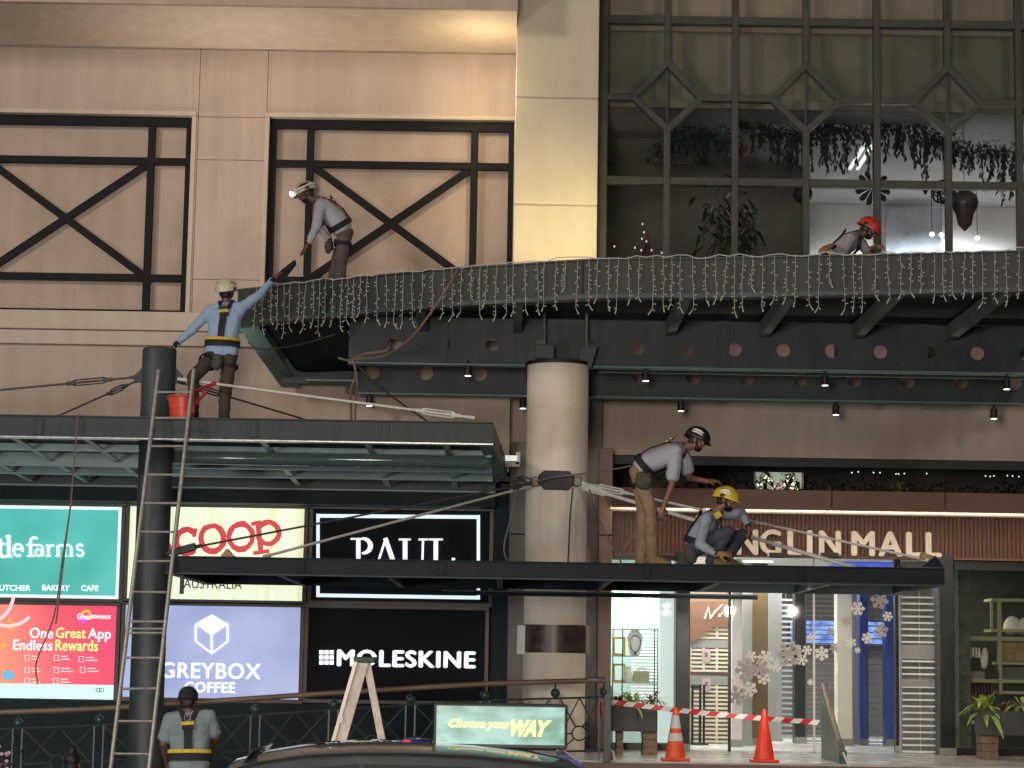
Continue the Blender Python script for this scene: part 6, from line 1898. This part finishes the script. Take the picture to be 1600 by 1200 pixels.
# ================================================================== PEOPLE
def bake(mb, voxel, smooth_it=4, fold=0.0, ffreq=14, seed=0):
    """union of closed shells -> one continuous surface"""
    bmesh.ops.recalc_face_normals(mb.bm, faces=mb.bm.faces[:])
    me = bpy.data.meshes.new('tmp'); mb.bm.to_mesh(me); mb.bm.free()
    ob = bpy.data.objects.new('tmp', me); C.objects.link(ob)
    r = ob.modifiers.new('r', 'REMESH'); r.mode = 'VOXEL'; r.voxel_size = voxel
    s = ob.modifiers.new('s', 'SMOOTH'); s.factor = .5; s.iterations = smooth_it
    bpy.context.view_layer.update()
    dg = bpy.context.evaluated_depsgraph_get()
    out = bpy.data.meshes.new_from_object(ob.evaluated_get(dg))
    bpy.data.objects.remove(ob); bpy.data.meshes.remove(me)
    if fold:
        ns = [v.normal.copy() for v in out.vertices]
        o_ = V((seed * 3.1, seed * 1.7, 0))
        for v, n in zip(out.vertices, ns):
            p = v.co * ffreq
            f = noise.noise(V((p.x * .6, p.y * .6, p.z * 1.5)) + o_) + .5 * noise.noise(p * 2.3 + o_)
            v.co += n * (f * fold)
    return out

def hand(m, wr, d, nrm, side, curl, size=1.0, spread=.18):
    """wr wrist, d pointing direction, nrm back-of-hand normal, side +-1 thumb side"""
    d = V(d).normalized(); nrm = V(nrm); nrm = (nrm - d * nrm.dot(d)).normalized(); a = d.cross(nrm).normalized() * side
    s = size
    pc = wr + d * .05 * s
    m.ell(pc, .042 * s, .052 * s, .019 * s, (a, d, nrm), 12, 8)
    m.cap(wr - d * .02, pc, .026 * s, .026 * s)
    for i, (off, ln) in enumerate(((.031, .072), (.011, .082), (-.010, .076), (-.029, .058))):
        b = wr + d * .092 * s + a * off * s
        dir_ = (d + a * off * 4 * spread).normalized()
        p = b
        ang = 0
        for k, f in enumerate((.45, .32, .25)):
            ang += curl * (.7 if k == 0 else 1.0)
            dd = dir_ * math.cos(ang) - nrm * math.sin(ang)
            q = p + dd * ln * f * s
            m.cap(p, q, (.0098 - .0012 * k) * s, (.0090 - .0012 * k) * s, 8); p = q
    b = wr + d * .03 * s + a * .034 * s
    t1 = (a * .75 + d * .6 - nrm * .25 * (1 + curl)).normalized(); q = b + t1 * .042 * s
    m.cap(b, q, .0135 * s, .011 * s, 8)
    t2 = (a * .25 + d * .9 - nrm * (.3 + curl * .4)).normalized(); m.cap(q, q + t2 * .032 * s, .0105 * s, .009 * s, 8)

def wide(m, p0, p1, rv, w0, w1, r0, r1):
    for k in (-1, -.5, 0, .5, 1):
        m.cap(p0 + rv * w0 * k, p1 + rv * w1 * k, r0 * (1 - .12 * abs(k)), r1 * (1 - .12 * abs(k)), 14)

def person(label, J, look, root_at, group=None):
    """J: joints in world space. look: dict of clothing"""
    root = thing('person', label, 'person', root_at, group)
    skin = look.get('skin', 'skin')
    hf, hu = J['face'].normalized(), J['crown'].normalized()
    hu = (hu - hf * hu.dot(hf)).normalized(); hr = hf.cross(hu).normalized()
    H = J['head']
    sh = [J['shA'], J['shB']]; rv = (sh[1] - sh[0]).normalized()
    chest = (sh[0] + sh[1]) / 2
    hip = [J['hipA'], J['hipB']]; pel = (hip[0] + hip[1]) / 2
    hv = (hip[1] - hip[0]).normalized()
    waist = J.get('waist', chest.lerp(pel, .62))
    # ---- body
    m = MB()
    ax = (hr, hf, hu)
    m.ell(H + hu * .035 - hf * .008, .074, .094, .090, ax, 20, 14)
    m.ell(H - hu * .035 + hf * .022, .058, .070, .080, ax, 18, 12)
    m.ell(H - hu * .085 + hf * .052, .030, .028, .024, ax)              # chin
    m.cap(H - hu * .005 + hf * .090, H - hu * .038 + hf * .104, .011, .017, 8)  # nose
    for s in (-1, 1):
        m.ell(H - hu * .012 - hf * .005 + hr * .076 * s, .012, .024, .033, ax, 10, 8)   # ear
        m.ell(H + hu * .012 + hf * .080 + hr * .032 * s, .024, .012, .009, ax, 10, 6)   # brow
        m.ell(H - hu * .035 + hf * .070 + hr * .040 * s, .022, .018, .022, ax, 10, 6)   # cheek
    m.ell(H - hu * .066 + hf * .088, .026, .012, .010, ax, 10, 6)       # lips
    nb = chest + (H - chest) * .12
    m.cap(H - hu * .06 - hf * .015, nb, .052, .060, 14)
    up_ = (chest - pel).normalized(); fw = rv.cross(up_).normalized(); fs = 1 if fw.dot(hf) > 0 else -1; fw = fw * fs
    wide(m, chest - up_ * .10, waist, rv, .085, .065, .098, .095)
    wide(m, waist, pel, hv, .065, .075, .095, .100)
    for s in sh:
        m.cap(nb, s, .052, .052); m.cap(s, s.lerp(chest, .4) - up_ * .1, .055, .06)
    for A in 'AB':
        m.cap(J['sh' + A], J['el' + A], .050, .040); m.cap(J['el' + A], J['wr' + A], .039, .027)
        hd_ = J.get('hd' + A)
        if hd_: hand(m, J['wr' + A], *hd_)
        m.cap(J['hip' + A], J['kn' + A], .082, .056); m.cap(J['kn' + A], J['an' + A], .054, .040)
        d = J['toe' + A] - J['an' + A]; m.cap(J['an' + A] - d * .2 - V((0, 0, .04)), J['toe' + A] - V((0, 0, .02)), .036, .03)
    b = link('body', bake(m, .0085, 3), skin, root, smooth=True)
    # eyes / hair / beard
    m = MB()
    for s in (-1, 1): m.ell(H - hu * .004 + hf * .083 + hr * .031 * s, .011, .008, .007, ax, 10, 8)
    m.build('eyes', 'white', root, smooth=True)
    m = MB()
    for s in (-1, 1): m.ell(H - hu * .004 + hf * .089 + hr * .031 * s, .005, .004, .005, ax, 8, 6)
    m.build('pupils', 'hair', root)
    hm = MB()
    hm.ell(H + hu * .040 - hf * .020, .082, .098, .092, ax, 20, 14)
    hm.ell(H - hu * .025 - hf * .040, .072, .058, .075, ax, 16, 12)
    if look.get('bun'): hm.ell(H + hu * .145 - hf * .045, .05, .05, .045, ax)
    link('hair', bake(hm, .009, 2, .004, 60), 'hair', root, smooth=True)
    if look.get('beard'):
        m = MB()
        m.ell(H - hu * .082 + hf * .045, .052, .052, .036, ax)
        for s in (-1, 1): m.cap(H - hu * .02 + hr * .066 * s + hf * .012, H - hu * .075 + hr * .045 * s + hf * .045, .014, .02, 8)
        m.cap(H - hu * .052 + hf * .094 - hr * .022, H - hu * .052 + hf * .094 + hr * .022, .007, .007, 8)
        link('beard', bake(m, .008, 2, .003, 70), 'hair', root, smooth=True)
    # ---- shirt
    m = MB()
    e = look.get('puff', .018)
    wide(m, chest - up_ * .07, waist, rv, .105, .085, .100 + e, .100 + e)
    wide(m, waist, pel + (waist - pel) * look.get('hem', .25), hv, .085, .095, .100 + e, .102 + e)
    m.cap(nb - (H - chest) * .03, chest, .062, .09)
    for s in sh:
        m.cap(nb, s, .055 + e * .6, .062 + e * .5); m.cap(s, s.lerp(chest, .45) - up_ * .12, .064 + e * .5, .085 + e)
    for A in 'AB':
        s, el, wr = J['sh' + A], J['el' + A], J['wr' + A]
        if look.get('sleeve', 'long') == 'long':
            m.cap(s, el, .062 + e * .5, .050 + e * .4); m.cap(el, el.lerp(wr, .90), .050 + e * .4, .036 + e * .2)
        else:
            m.cap(s, s.lerp(el, .72), .064 + e * .5, .060 + e * .7)
    link('shirt', bake(m, .011, 3, .009, 11, 1), look['shirt'], root, smooth=True)
    if look.get('sleeve', 'long') == 'long' and look.get('cuff', True):
        for A in 'AB':
            el, wr = J['el' + A], J['wr' + A]
            m = MB(); m.cap(el.lerp(wr, .86), el.lerp(wr, .97), .040, .036, 14); m.build('cuff', 'cuff', root, smooth=True)
    # ---- trousers
    m = MB()
    wide(m, waist.lerp(pel, .35), pel, hv, .082, .085, .100, .112)
    for A in 'AB':
        h, k, a = J['hip' + A], J['kn' + A], J['an' + A]
        m.cap(pel, h, .11, .10); m.cap(h, k, .102, .077); m.cap(k, a, .077, .066 * look.get('hemw', 1))
        m.cap(a, a + (a - k).normalized() * .04, .066 * look.get('hemw', 1), .066 * look.get('hemw', 1))
    link('trousers', bake(m, .011, 3, .012, 10, 2), look['trousers'], root, smooth=True)
    for A in 'AB':
        a, t_ = J['an' + A], J['toe' + A]; d = (t_ - a); d.z *= .5
        m = MB()
        m.cap(a + V((0, 0, .04)), a - V((0, 0, .02)), .052, .050); m.cap(a - d * .22 - V((0, 0, .045)), t_ - V((0, 0, .03)), .045, .040)
        m.cap(a - V((0, 0, .01)), t_.lerp(a, .4) - V((0, 0, .02)), .048, .040)
        link('boot', bake(m, .010, 3), look.get('boot', 'boot'), root, smooth=True)
    # ---- helmet / cap
    hc = look.get('helmet')
    if hc:
        m = MB()
        R = (.126, .150, .130); c0 = H + hu * .030 - hf * .006
        nu, nv = 28, 9
        rows = []
        for i in range(nv + 1):
            th = math.pi * .5 * 1.10 * i / nv
            row = []
            for j in range(nu):
                ph = 2 * math.pi * j / nu
                fl = 1 + (.08 if i == nv else 0)
                front = math.sin(ph)
                p = c0 + hr * (R[0] * math.sin(th) * math.cos(ph) * fl) + hf * (R[1] * math.sin(th) * front * fl) + hu * (R[2] * math.cos(th))
                if i == nv and front > .3: p += hf * .035 * (front - .3) + hu * .0
                if i >= nv - 1 and front < -.2: p -= hu * .03 * (-front - .2)
                row.append(m.bm.verts.new(p))
            rows.append(row)
        for a, b2 in zip(rows, rows[1:]):
            for j in range(nu): m.bm.faces.new((a[j], b2[j], b2[(j + 1) % nu], a[(j + 1) % nu]))
        bmesh.ops.remove_doubles(m.bm, verts=m.bm.verts[:], dist=.0005)
        he = m.build('helmet', hc, root, smooth=True, solid=.006)
        WORLD[he.name] = V(root_at)
        m = MB()
        for s in (-1, 1):
            for dx, dz in ((.035, .06), (-.04, .065)):
                q = c0 + hr * s * .098 + hf * dx + hu * (dz + .008)
                m.ell(q, .012, .030, .010, (hr, hf, hu), 10, 6)
            m.ell(c0 + hr * s * .125 - hf * .02 - hu * .004, .009, .032, .024, ax, 12, 8)
        m.build('helmet_vents', look.get('vent', 'dark'), root, smooth=True)
        if look.get('stripe'):
            m = MB()
            for s in (-1, 1):
                for dz in (.028, .055):
                    pts_ = []
                    for k in range(7):
                        yy = -.07 + .14 * k / 6; zz = dz + .012 * math.sin(math.pi * k / 6)
                        xx = R[0] * math.sqrt(max(.02, 1 - (yy / R[1]) ** 2 - (zz / R[2]) ** 2)) + .006
                        pts_.append(c0 + hr * s * xx + hf * yy + hu * zz)
                    m.tube(pts_, [.004, .010, .012, .012, .012, .010, .004], 8)
            m.build('helmet_stripe', look['stripe'], root, smooth=True)
        m = MB()
        for s in (-1, 1):
            m.tube([c0 + hr * s * .10 + hf * .02 - hu * .01, H - hu * .06 + hr * s * .066 + hf * .03, H - hu * .118 + hf * .042], .007, 6)
        m.build('chin_strap', 'webbing', root)
    if look.get('cap'):
        m = MB(); c0 = H + hu * .045 - hf * .008
        m.ell(c0, .096, .112, .090, ax, 20, 12); m.ell(c0 + hf * .12 - hu * .02, .07, .06, .012, ax, 14, 6); m.ell(c0 - hu * .03 - hf * .02, .098, .104, .05, ax, 20, 10)
        link('cap', bake(m, .010, 2), 'webbing', root, smooth=True)
    if look.get('lamp'):
        q = H + hu * .070 + hf * .165
        m = MB(); m.tube([q - hf * .03, q], .028, 16); m.build('headlamp', 'dark', root, smooth='auto')
        m = MB(); m.ell(q + hf * .006, .034, .020, .034, ax, 14, 10); m.build('lamp_lens', E('lit_headlamp', (.92, .97, 1), 40), root, smooth=True)
        m = MB(); m.tube([c0 + hr * .132 * math.cos(a) + hf * .156 * math.sin(a) + hu * .035 for a in [i * math.pi / 12 for i in range(25)]], .010, 6); m.build('lamp_band', 'paper', root)
    # ---- harness
    if look.get('harness', True):
        r1 = .100 + e + .012
        def ring(c, rvv, upv, w, r, th, mat, nm, a0=0, a1=360, n=28):
            f_ = rvv.cross(upv).normalized() * fs; pts_ = []
            for k in range(n + 1):
                a = math.radians(a0 + (a1 - a0) * k / n)
                pts_.append(c + rvv * (w * math.cos(a)) + f_ * (r * math.sin(a)))
            mm = MB()
            for p, q in zip(pts_, pts_[1:]):
                mid = (p + q) / 2 - c; out = mid.normalized()
                mm.bar(p - (q - p) * .08, q + (q - p) * .08, th, .012, up=tuple(out))
            mm.build(nm, mat, root)
        wv = (waist - pel).normalized()
        wc = waist.lerp(pel, .38)
        ring(wc, hv, wv, .085 + r1 * .95, r1 + .012, .075, 'webbing', 'waist_belt')
        for s0 in (20, 110, 200, 290):
            pass
        if look.get('yellow', True):
            ring(wc + wv * .052, hv, wv, .088 + r1 * .95, r1 + .018, .034, 'webbing_y', 'belt_pad', 195, 345, 14)
        for sgn, face_ in ((-1, 'back'), (1, 'front')):
            for s in (-1, 1):
                sd = sh[0] if s < 0 else sh[1]
                top = nb.lerp(sd, .42) + up_ * .070 + fw * sgn * .035
                if sgn < 0:
                    p1 = chest + rv * s * .018 - fw * (r1 - .006) - up_ * .06
                    p2 = waist + rv * s * .014 - fw * (r1 - .002) + up_ * .06
                    p3 = wc + rv * s * .014 - fw * (r1 + .004)
                else:
                    p1 = chest + rv * s * .09 + fw * (r1 + .008) - up_ * .06
                    p2 = waist + rv * s * .07 + fw * (r1 + .012)
                    p3 = wc + rv * s * .08 + fw * (r1 + .012)
                mm = MB()
                for a, b2, o_ in ((top, p1, (up_ * .6 + fw * sgn)), (p1, p2, fw * sgn), (p2, p3, fw * sgn)):
                    d_ = (b2 - a).normalized(); mm.bar(a - d_ * .012, b2 + d_ * .012, .050, .014, up=tuple(o_))
                mm.build('shoulder_strap', 'webbing', root)
        q = chest + fw * -(r1 + .002) - up_ * .05
        m = MB(); m.bar(q - rv * .055, q + rv * .055, .12, .016, up=tuple(-fw)); m.build('back_plate', 'webbing', root)
        m = MB(); m.bar(q - rv * .058 + up_ * .0, q + rv * .058 + up_ * .0, .034, .014, up=tuple(-fw))
        for v in m.bm.verts: v.co += -fw * .010
        m.build('back_tab', 'webbing_y', root)
        m = MB(); qq = q + up_ * .05 - fw * .012; m.tube([qq + (rv * math.cos(k * .5236) + up_ * math.sin(k * .5236)) * .03 for k in range(13)], .007, 6, caps=False); m.build('d_ring', 'stud', root)
        for A in 'AB':
            h, k = J['hip' + A], J['kn' + A]; ax_ = (k - h).normalized(); c = h.lerp(k, .28)
            x_ = ax_.orthogonal().normalized(); y_ = ax_.cross(x_)
            mm = MB(); pts_ = [c + (x_ * math.cos(t * .3307) + y_ * math.sin(t * .3307)) * .112 for t in range(20)]
            for p, q2 in zip(pts_, pts_[1:]): mm.bar(p, q2, .045, .012, up=tuple(((p + q2) / 2 - c).normalized()))
            mm.build('leg_loop', 'webbing', root)
        random.seed(len(label))
        for off in look.get('gear', (.9, -.9)):
            q = wc + hv * off * .17 + hv.cross(wv) * .03 - wv * .06
            mm = MB(); mm.tube([q + (hv * .3 * math.cos(t * .5236) + wv * math.sin(t * .5236) * 1.1).normalized() * .038 for t in range(13)], .007, 6, caps=False)
            mm.tube([q - wv * .03, q - wv * .09 + hv * .02], .012, 6); mm.build('carabiner', 'stud', root)
    if look.get('bag'):
        q, sz = look['bag']
        m = MB(); m.ell(q, sz[0], sz[1], sz[2], None, 14, 10); m.ell(q + V((0, 0, sz[2] * .6)), sz[0] * .95, sz[1] * .95, sz[2] * .35, None, 14, 8)
        link('tool_bag', bake(m, .012, 2, .008, 20), look.get('bagmat', 'bag'), root, smooth=True)
    for A in look.get('gloves', ''):
        m = MB(); hand(m, J['wr' + A], *[*J['hd' + A]][:4], 1.25)
        link('glove', bake(m, .0065, 2), 'glove', root, smooth=True)
    for nm, A, mat in look.get('bands', ()):
        a = J['wr' + A]; d = (J['wr' + A] - J['el' + A]).normalized()
        m = MB(); m.cap(a - d * .05, a - d * .005, .034, .033, 14); m.build(nm, mat, root, smooth=True)
    return root
def chk(n, J):
    for A in 'AB':
        print(n, A, 'ua %.2f fa %.2f th %.2f sh %.2f' % ((J['el' + A] - J['sh' + A]).length, (J['wr' + A] - J['el' + A]).length, (J['kn' + A] - J['hip' + A]).length, (J['an' + A] - J['kn' + A]).length), end=' ')
    print('shw %.2f torso %.2f head-chest %.2f' % ((J['shB'] - J['shA']).length, ((J['shA'] + J['shB']) / 2 - (J['hipA'] + J['hipB']) / 2).length, (J['head'] - (J['shA'] + J['shB']) / 2).length))

# 1 --- standing on left canopy, back to us
def P1(x, y, dy=0): return at(x, y, 25.75 + dy)
J = dict(head=P1(354, 455, .02), face=V((.35, .9, .12)), crown=V((.0, -.1, 1)),
    shA=P1(330, 484, .02), shB=P1(377, 481, .0), hipA=P1(334, 556, .0), hipB=P1(359, 557, .0), waist=P1(348, 526),
    elA=P1(301, 515, -.05), wrA=P1(274, 539, -.06), elB=P1(403, 463, .08), wrB=P1(427, 436, .22),
    knA=P1(302, 590, -.28), anA=P1(301, 634, -.02), knB=P1(352, 612, -.03), toeA=P1(294, 642, .2), toeB=P1(346, 672, .2))
J['anB'] = V((J['knB'].x - .01, J['knB'].y + .05, ZD1 + .12)); J['toeB'] = J['anB'] + V((-.04, .17, -.05))
J['anA'] = V((J['knA'].x, J['knA'].y + .12, J['knA'].z - .42)); J['toeA'] = J['anA'] + V((-.04, .16, -.04))
J['hdA'] = (V((-.45, .1, -.75)), V((-.4, -.6, .5)), 1, .5); J['hdB'] = (V((.62, .2, .7)), V((-.5, -.6, .4)), -1, .55)
chk('p1', J)
person('worker in light blue shirt and cream helmet reaching up, standing on the left canopy', J,
    dict(shirt='shirt_blue', trousers='tr_olive', helmet='h_white', boot='boot_d', bands=(('wristband', 'B', 'paper'),), bag=(P1(339, 566, -.13), (.075, .06, .10)), skin='skin_d'), (J['anB'].x, J['anB'].y, ZD1))
bd = thing('dark_board', 'dark board handed up between the two workers', 'board', P1(436, 428, .25))
m = MB(); p = [P1(x, y, d) for x, y, d in ((432, 429, .24), (440, 421, .27), (461, 405, .36), (463, 412, .36), (444, 437, .25), (434, 437, .24))]
m.prism(p, (0, .05, 0)); m.build('panel', 'cuff', bd, bevel=.004)
m = MB(); m.bar(P1(440, 428, .235), P1(459, 411, .33), .02, .012); m.build('edge_strip', 'boot_d', bd)

# 2 --- bending on the upper canopy with headlamp, facing left
YY2 = 27.6
ZD0 = ZT - .24
def P2(x, y, dy=0): return at(x, y, YY2 + dy)
J = dict(head=P2(478, 302, -.05), face=V((-.85, -.12, -.45)), crown=V((-.42, 0, .9)),
    shA=P2(501, 321, -.17), shB=P2(505, 316, .18), hipA=P2(538, 366, -.09), hipB=P2(540, 364, .10), waist=P2(527, 343),
    elA=P2(494, 356, -.28), wrA=P2(482, 380, -.32), elB=P2(497, 354, .12), wrB=P2(515, 374, .06),
    knA=P2(531, 424, -.14), knB=P2(523, 422, .12))
J['anA'] = V((J['knA'].x - .01, J['knA'].y + .03, ZD0 + .12)); J['anB'] = V((J['knB'].x - .02, J['knB'].y + .03, ZD0 + .12))
J['toeA'] = J['anA'] + V((-.17, -.03, -.05)); J['toeB'] = J['anB'] + V((-.17, .02, -.05))
for A in 'AB':
    if J['kn' + A].z - J['an' + A].z < .3: J['an' + A].z = J['kn' + A].z - .4
J['hdA'] = (V((-.5, -.1, -.85)), V((-.6, -.5, .3)), 1, .12, 1.1, .9); J['hdB'] = (V((.2, 0, -1)), V((0, -1, 0)), 1, .5)
chk('p2', J)
person('bending worker with a glowing headlamp and mauve trousers on the upper canopy, reaching down', J,
    dict(shirt='shirt_grey', trousers='tr_brown', helmet='h_dull', stripe='boot_d', lamp=True, boot='boot_d', beard=True, bag=(P2(513, 386, -.2), (.05, .05, .09)), yellow=False, skin='skin_d', hem=.45, puff=.034), (J['anA'].x, J['anA'].y, J['anA'].z - .12))

# 3 --- red helmet crouching on the canopy
YY3 = 26.2
def P3(x, y, dy=0): return at(x, y, YY3 + dy)
J = dict(head=P3(1357, 358, -.02), face=V((.75, -.35, -.55)), crown=V((.35, -.05, .95)),
    shA=P3(1329, 373, -.18), shB=P3(1338, 370, .18), hipA=P3(1290, 420, -.1), hipB=P3(1292, 419, .1), waist=P3(1308, 397),
    elA=P3(1316, 397, -.35), wrA=P3(1300, 384, -.50), elB=P3(1360, 400, .05), wrB=P3(1363, 388, -.25),
    knA=P3(1338, 417, -.12), knB=P3(1340, 416, .14), anA=P3(1300, 444, -.1), anB=P3(1302, 444, .1), toeA=P3(1322, 447, -.1), toeB=P3(1324, 447, .12))
J['hdA'] = (V((-.6, -.3, -.25)), V((0, -.5, 1)), 1, .5); J['hdB'] = (V((.3, -.6, .1)), V((0, -.3, 1)), -1, .6)
chk('p3', J)
person('worker in red helmet crouching low on the upper canopy by the bright windows', J,
    dict(shirt='shirt_grey', trousers='tr_olive', helmet='h_red', boot='boot_d', gloves='AB', skin='skin_d', beard=True), (J['anA'].x, J['anA'].y, J['anA'].z - .12))

# 4 --- black helmet, bending, facing right
YY4 = 24.36
def P4(x, y, dy=0): return at(x, y, YY4 + dy)
J = dict(head=P4(1089, 688, -.02), face=V((.86, -.25, -.42)), crown=V((.42, 0, .9)),
    shA=P4(1056, 706, -.18), shB=P4(1064, 701, .17), hipA=P4(997, 738, -.10), hipB=P4(1000, 737, .10), waist=P4(1016, 722),
    elA=P4(1050, 757, -.24), wrA=P4(1037, 792, -.2), elB=P4(1078, 747, .08), wrB=P4(1106, 752, -.10),
    knA=P4(1017, 800, -.14), knB=P4(1005, 802, .14))
J['anA'] = P4(1020, 862, -.10); J['anB'] = P4(1003, 860, .16)
dz = (ZD2 + .10) - min(J['anA'].z, J['anB'].z)
J['anA'].z = J['anB'].z = ZD2 + .105
J['toeA'] = J['anA'] + V((.17, -.06, -.04)); J['toeB'] = J['anB'] + V((.16, -.05, -.04))
J['hdA'] = (V((-.25, 0, -1)), V((.3, -1, 0)), -1, .5); J['hdB'] = (V((.95, -.2, .05)), V((0, -.3, 1)), 1, .45)
chk('p4', J)
person('bearded worker in black helmet and khaki trousers bending over on the entrance canopy', J,
    dict(shirt='shirt_grey', trousers='tr_khaki', helmet='h_black', stripe='paper', sleeve='short', beard=True, bag=(P4(1006, 751, -.20), (.10, .07, .11)), yellow=False, hem=.4, puff=.03), (J['anA'].x, J['anA'].y, ZD2))

# 5 --- yellow helmet, crouching, facing right
YY5 = 24.38
def P5(x, y, dy=0): return at(x, y, YY5 + dy)
J = dict(head=P5(1134, 781, -.02), face=V((.90, -.25, -.30)), crown=V((.25, -.03, .97)),
    shA=P5(1104, 811, -.18), shB=P5(1118, 806, .18), hipA=P5(1084, 856, -.11), hipB=P5(1088, 855, .11), waist=P5(1091, 838),
    elA=P5(1093, 851, -.30), wrA=P5(1120, 866, -.42), elB=P5(1158, 800, .22), wrB=P5(1170, 822, -.02),
    knA=P5(1138, 832, -.16), knB=P5(1158, 836, .22))
J['anA'] = V((P5(1113, 872, -.12).x, YY5 - .12, ZD2 + .11)); J['anB'] = V((P5(1135, 872, .2).x, YY5 + .2, ZD2 + .11))
J['toeA'] = J['anA'] + V((.17, -.05, -.05)); J['toeB'] = J['anB'] + V((.17, 0, -.05))
J['hdA'] = (V((.9, -.1, .05)), V((0, -.6, .8)), 1, .7); J['hdB'] = (V((.1, -.5, -.9)), V((.8, -.4, .2)), -1, .6)
chk('p5', J)
person('crouching worker in bright yellow helmet, blue grey shirt and dark jeans on the entrance canopy', J,
    dict(shirt='shirt_mid', trousers='tr_denim', helmet='h_yellow', stripe='letter', beard=True, gloves='A', bag=(P5(1080, 866, -.15), (.08, .07, .11)), yellow=False), (J['anA'].x, J['anA'].y, ZD2))
m = MB(); a = P5(1120, 800, -.22); m.bar(P5(1117, 807, -.30), P5(1126, 802, -.30), .07, .02); tg = m.build('strap_tag', 'webbing_y', bpy.data.objects[[o.name for o in bpy.data.objects if o.get('label', '').startswith('crouching worker in bright')][0]])

# 6 --- back to us at the street
YY6 = 21.2
def P6(x, y, dy=0): return at(x, y, YY6 + dy)
J = dict(head=P6(294, 1094, .02), face=V((.05, .95, -.25)), crown=V((0, .15, 1)),
    shA=P6(266, 1124, .0), shB=P6(327, 1120, .0), hipA=P6(283, 1205, -.02), hipB=P6(308, 1205, -.02), waist=P6(297, 1170),
    elA=P6(255, 1162, -.04), wrA=P6(262, 1195, .12), elB=P6(337, 1152, .05), wrB=P6(331, 1172, .28),
    knA=P6(282, 1275, .02), knB=P6(309, 1275, .02), anA=P6(282, 1330, 0), anB=P6(309, 1330, 0), toeA=P6(280, 1340, .2), toeB=P6(311, 1340, .2))
J['anA'].z = J['anB'].z = .23; J['toeA'] = J['anA'] + V((-.03, .17, -.05)); J['toeB'] = J['anB'] + V((.03, .17, -.05))
J['hdA'] = (V((.1, .5, -.8)), V((-1, 0, 0)), -1, .5); J['hdB'] = (V((0, .9, -.2)), V((1, 0, .2)), 1, .5)
chk('p6', J)
person('worker in dark cap and grey green shirt seen from behind at the bottom left', J,
    dict(shirt='shirt_teal', trousers='tr_grey', cap=True, sleeve='short', boot='boot_d', skin='skin_d'), (J['anA'].x, J['anA'].y, .12))

# 7 --- seated head with a hair bun
YY7 = 22.6
def P7(x, y, dy=0): return at(x, y, YY7 + dy)
J = dict(head=P7(113, 1194), face=V((.1, .95, -.1)), crown=V((0, 0, 1)))
h = J['head']
J.update(shA=h + V((-.17, 0, -.24)), shB=h + V((.17, 0, -.24)), hipA=h + V((-.09, 0, -.70)), hipB=h + V((.09, 0, -.70)),
    elA=h + V((-.24, .05, -.5)), wrA=h + V((-.12, .28, -.55)), elB=h + V((.24, .05, -.5)), wrB=h + V((.12, .28, -.55)),
    knA=h + V((-.10, .42, -.66)), knB=h + V((.10, .42, -.66)), anA=h + V((-.1, .40, -.95)), anB=h + V((.1, .40, -.95)))
J['anA'].z = J['anB'].z = max(.23, J['anA'].z); J['toeA'] = J['anA'] + V((0, .17, -.05)); J['toeB'] = J['anB'] + V((0, .17, -.05))
J['hdA'] = (V((.2, .9, 0)), V((0, 0, 1)), 1, .3); J['hdB'] = (V((-.2, .9, 0)), V((0, 0, 1)), -1, .3)
person('seated person with dark hair in a top bun, only the head seen at bottom left', J, dict(shirt='cuff', trousers='tr_olive', harness=False, bun=True, boot='boot_d', cuff=False), (h.x, h.y, .12))
st_ = thing('stool', 'low stool under the seated person with the hair bun', 'stool', (h.x, h.y, .12))
zs2 = J['hipA'].z - .11
m = MB(); m.box(h.x - .2, h.x + .2, h.y - .15, h.y + .2, zs2 - .03, zs2); m.build('seat', 'wood', st_, bevel=.008)
for sx in (-.16, .16):
    for sy in (-.12, .17):
        m = MB(); m.box(h.x + sx - .018, h.x + sx + .018, h.y + sy - .018, h.y + sy + .018, .121, zs2 - .031); m.build('leg', 'wood', st_)
# flowering plant cut by the left edge
c = at(8, 1192, 23.0)
fp = thing('flowering_plant', 'pink and dark leafy plant cut off by the bottom left corner', 'plant', (c.x, 23.0, .12))
random.seed(44)
m = MB()
for i in range(150): leafcloud(m, c + V((0, 0, -.12)), .09, .09, .14, 1, .07, .04)
m.build('foliage', 'leaf_d', fp)
m = MB()
for i in range(26): q = c + V((random.gauss(0, .06), random.uniform(-.16, -.04), random.gauss(-.06, .10))); m.ell(q, .022, .016, .02, nu=8, nv=6)
m.build('blossom', M('pink_blossom', (.55, .36, .38), .6, var=.15), fp)
m = MB(); m.lathe((c.x, 23.0, .12), [(.13, .001), (.18, .5), (.20, .52), (.17, .52), (.15, .45)], 20); m.build('pot', 'brick', fp, smooth='auto')
m = MB(); m.tube([(c.x, 23.0, .5), c], .02, 6); m.build('stem', 'branch', fp)
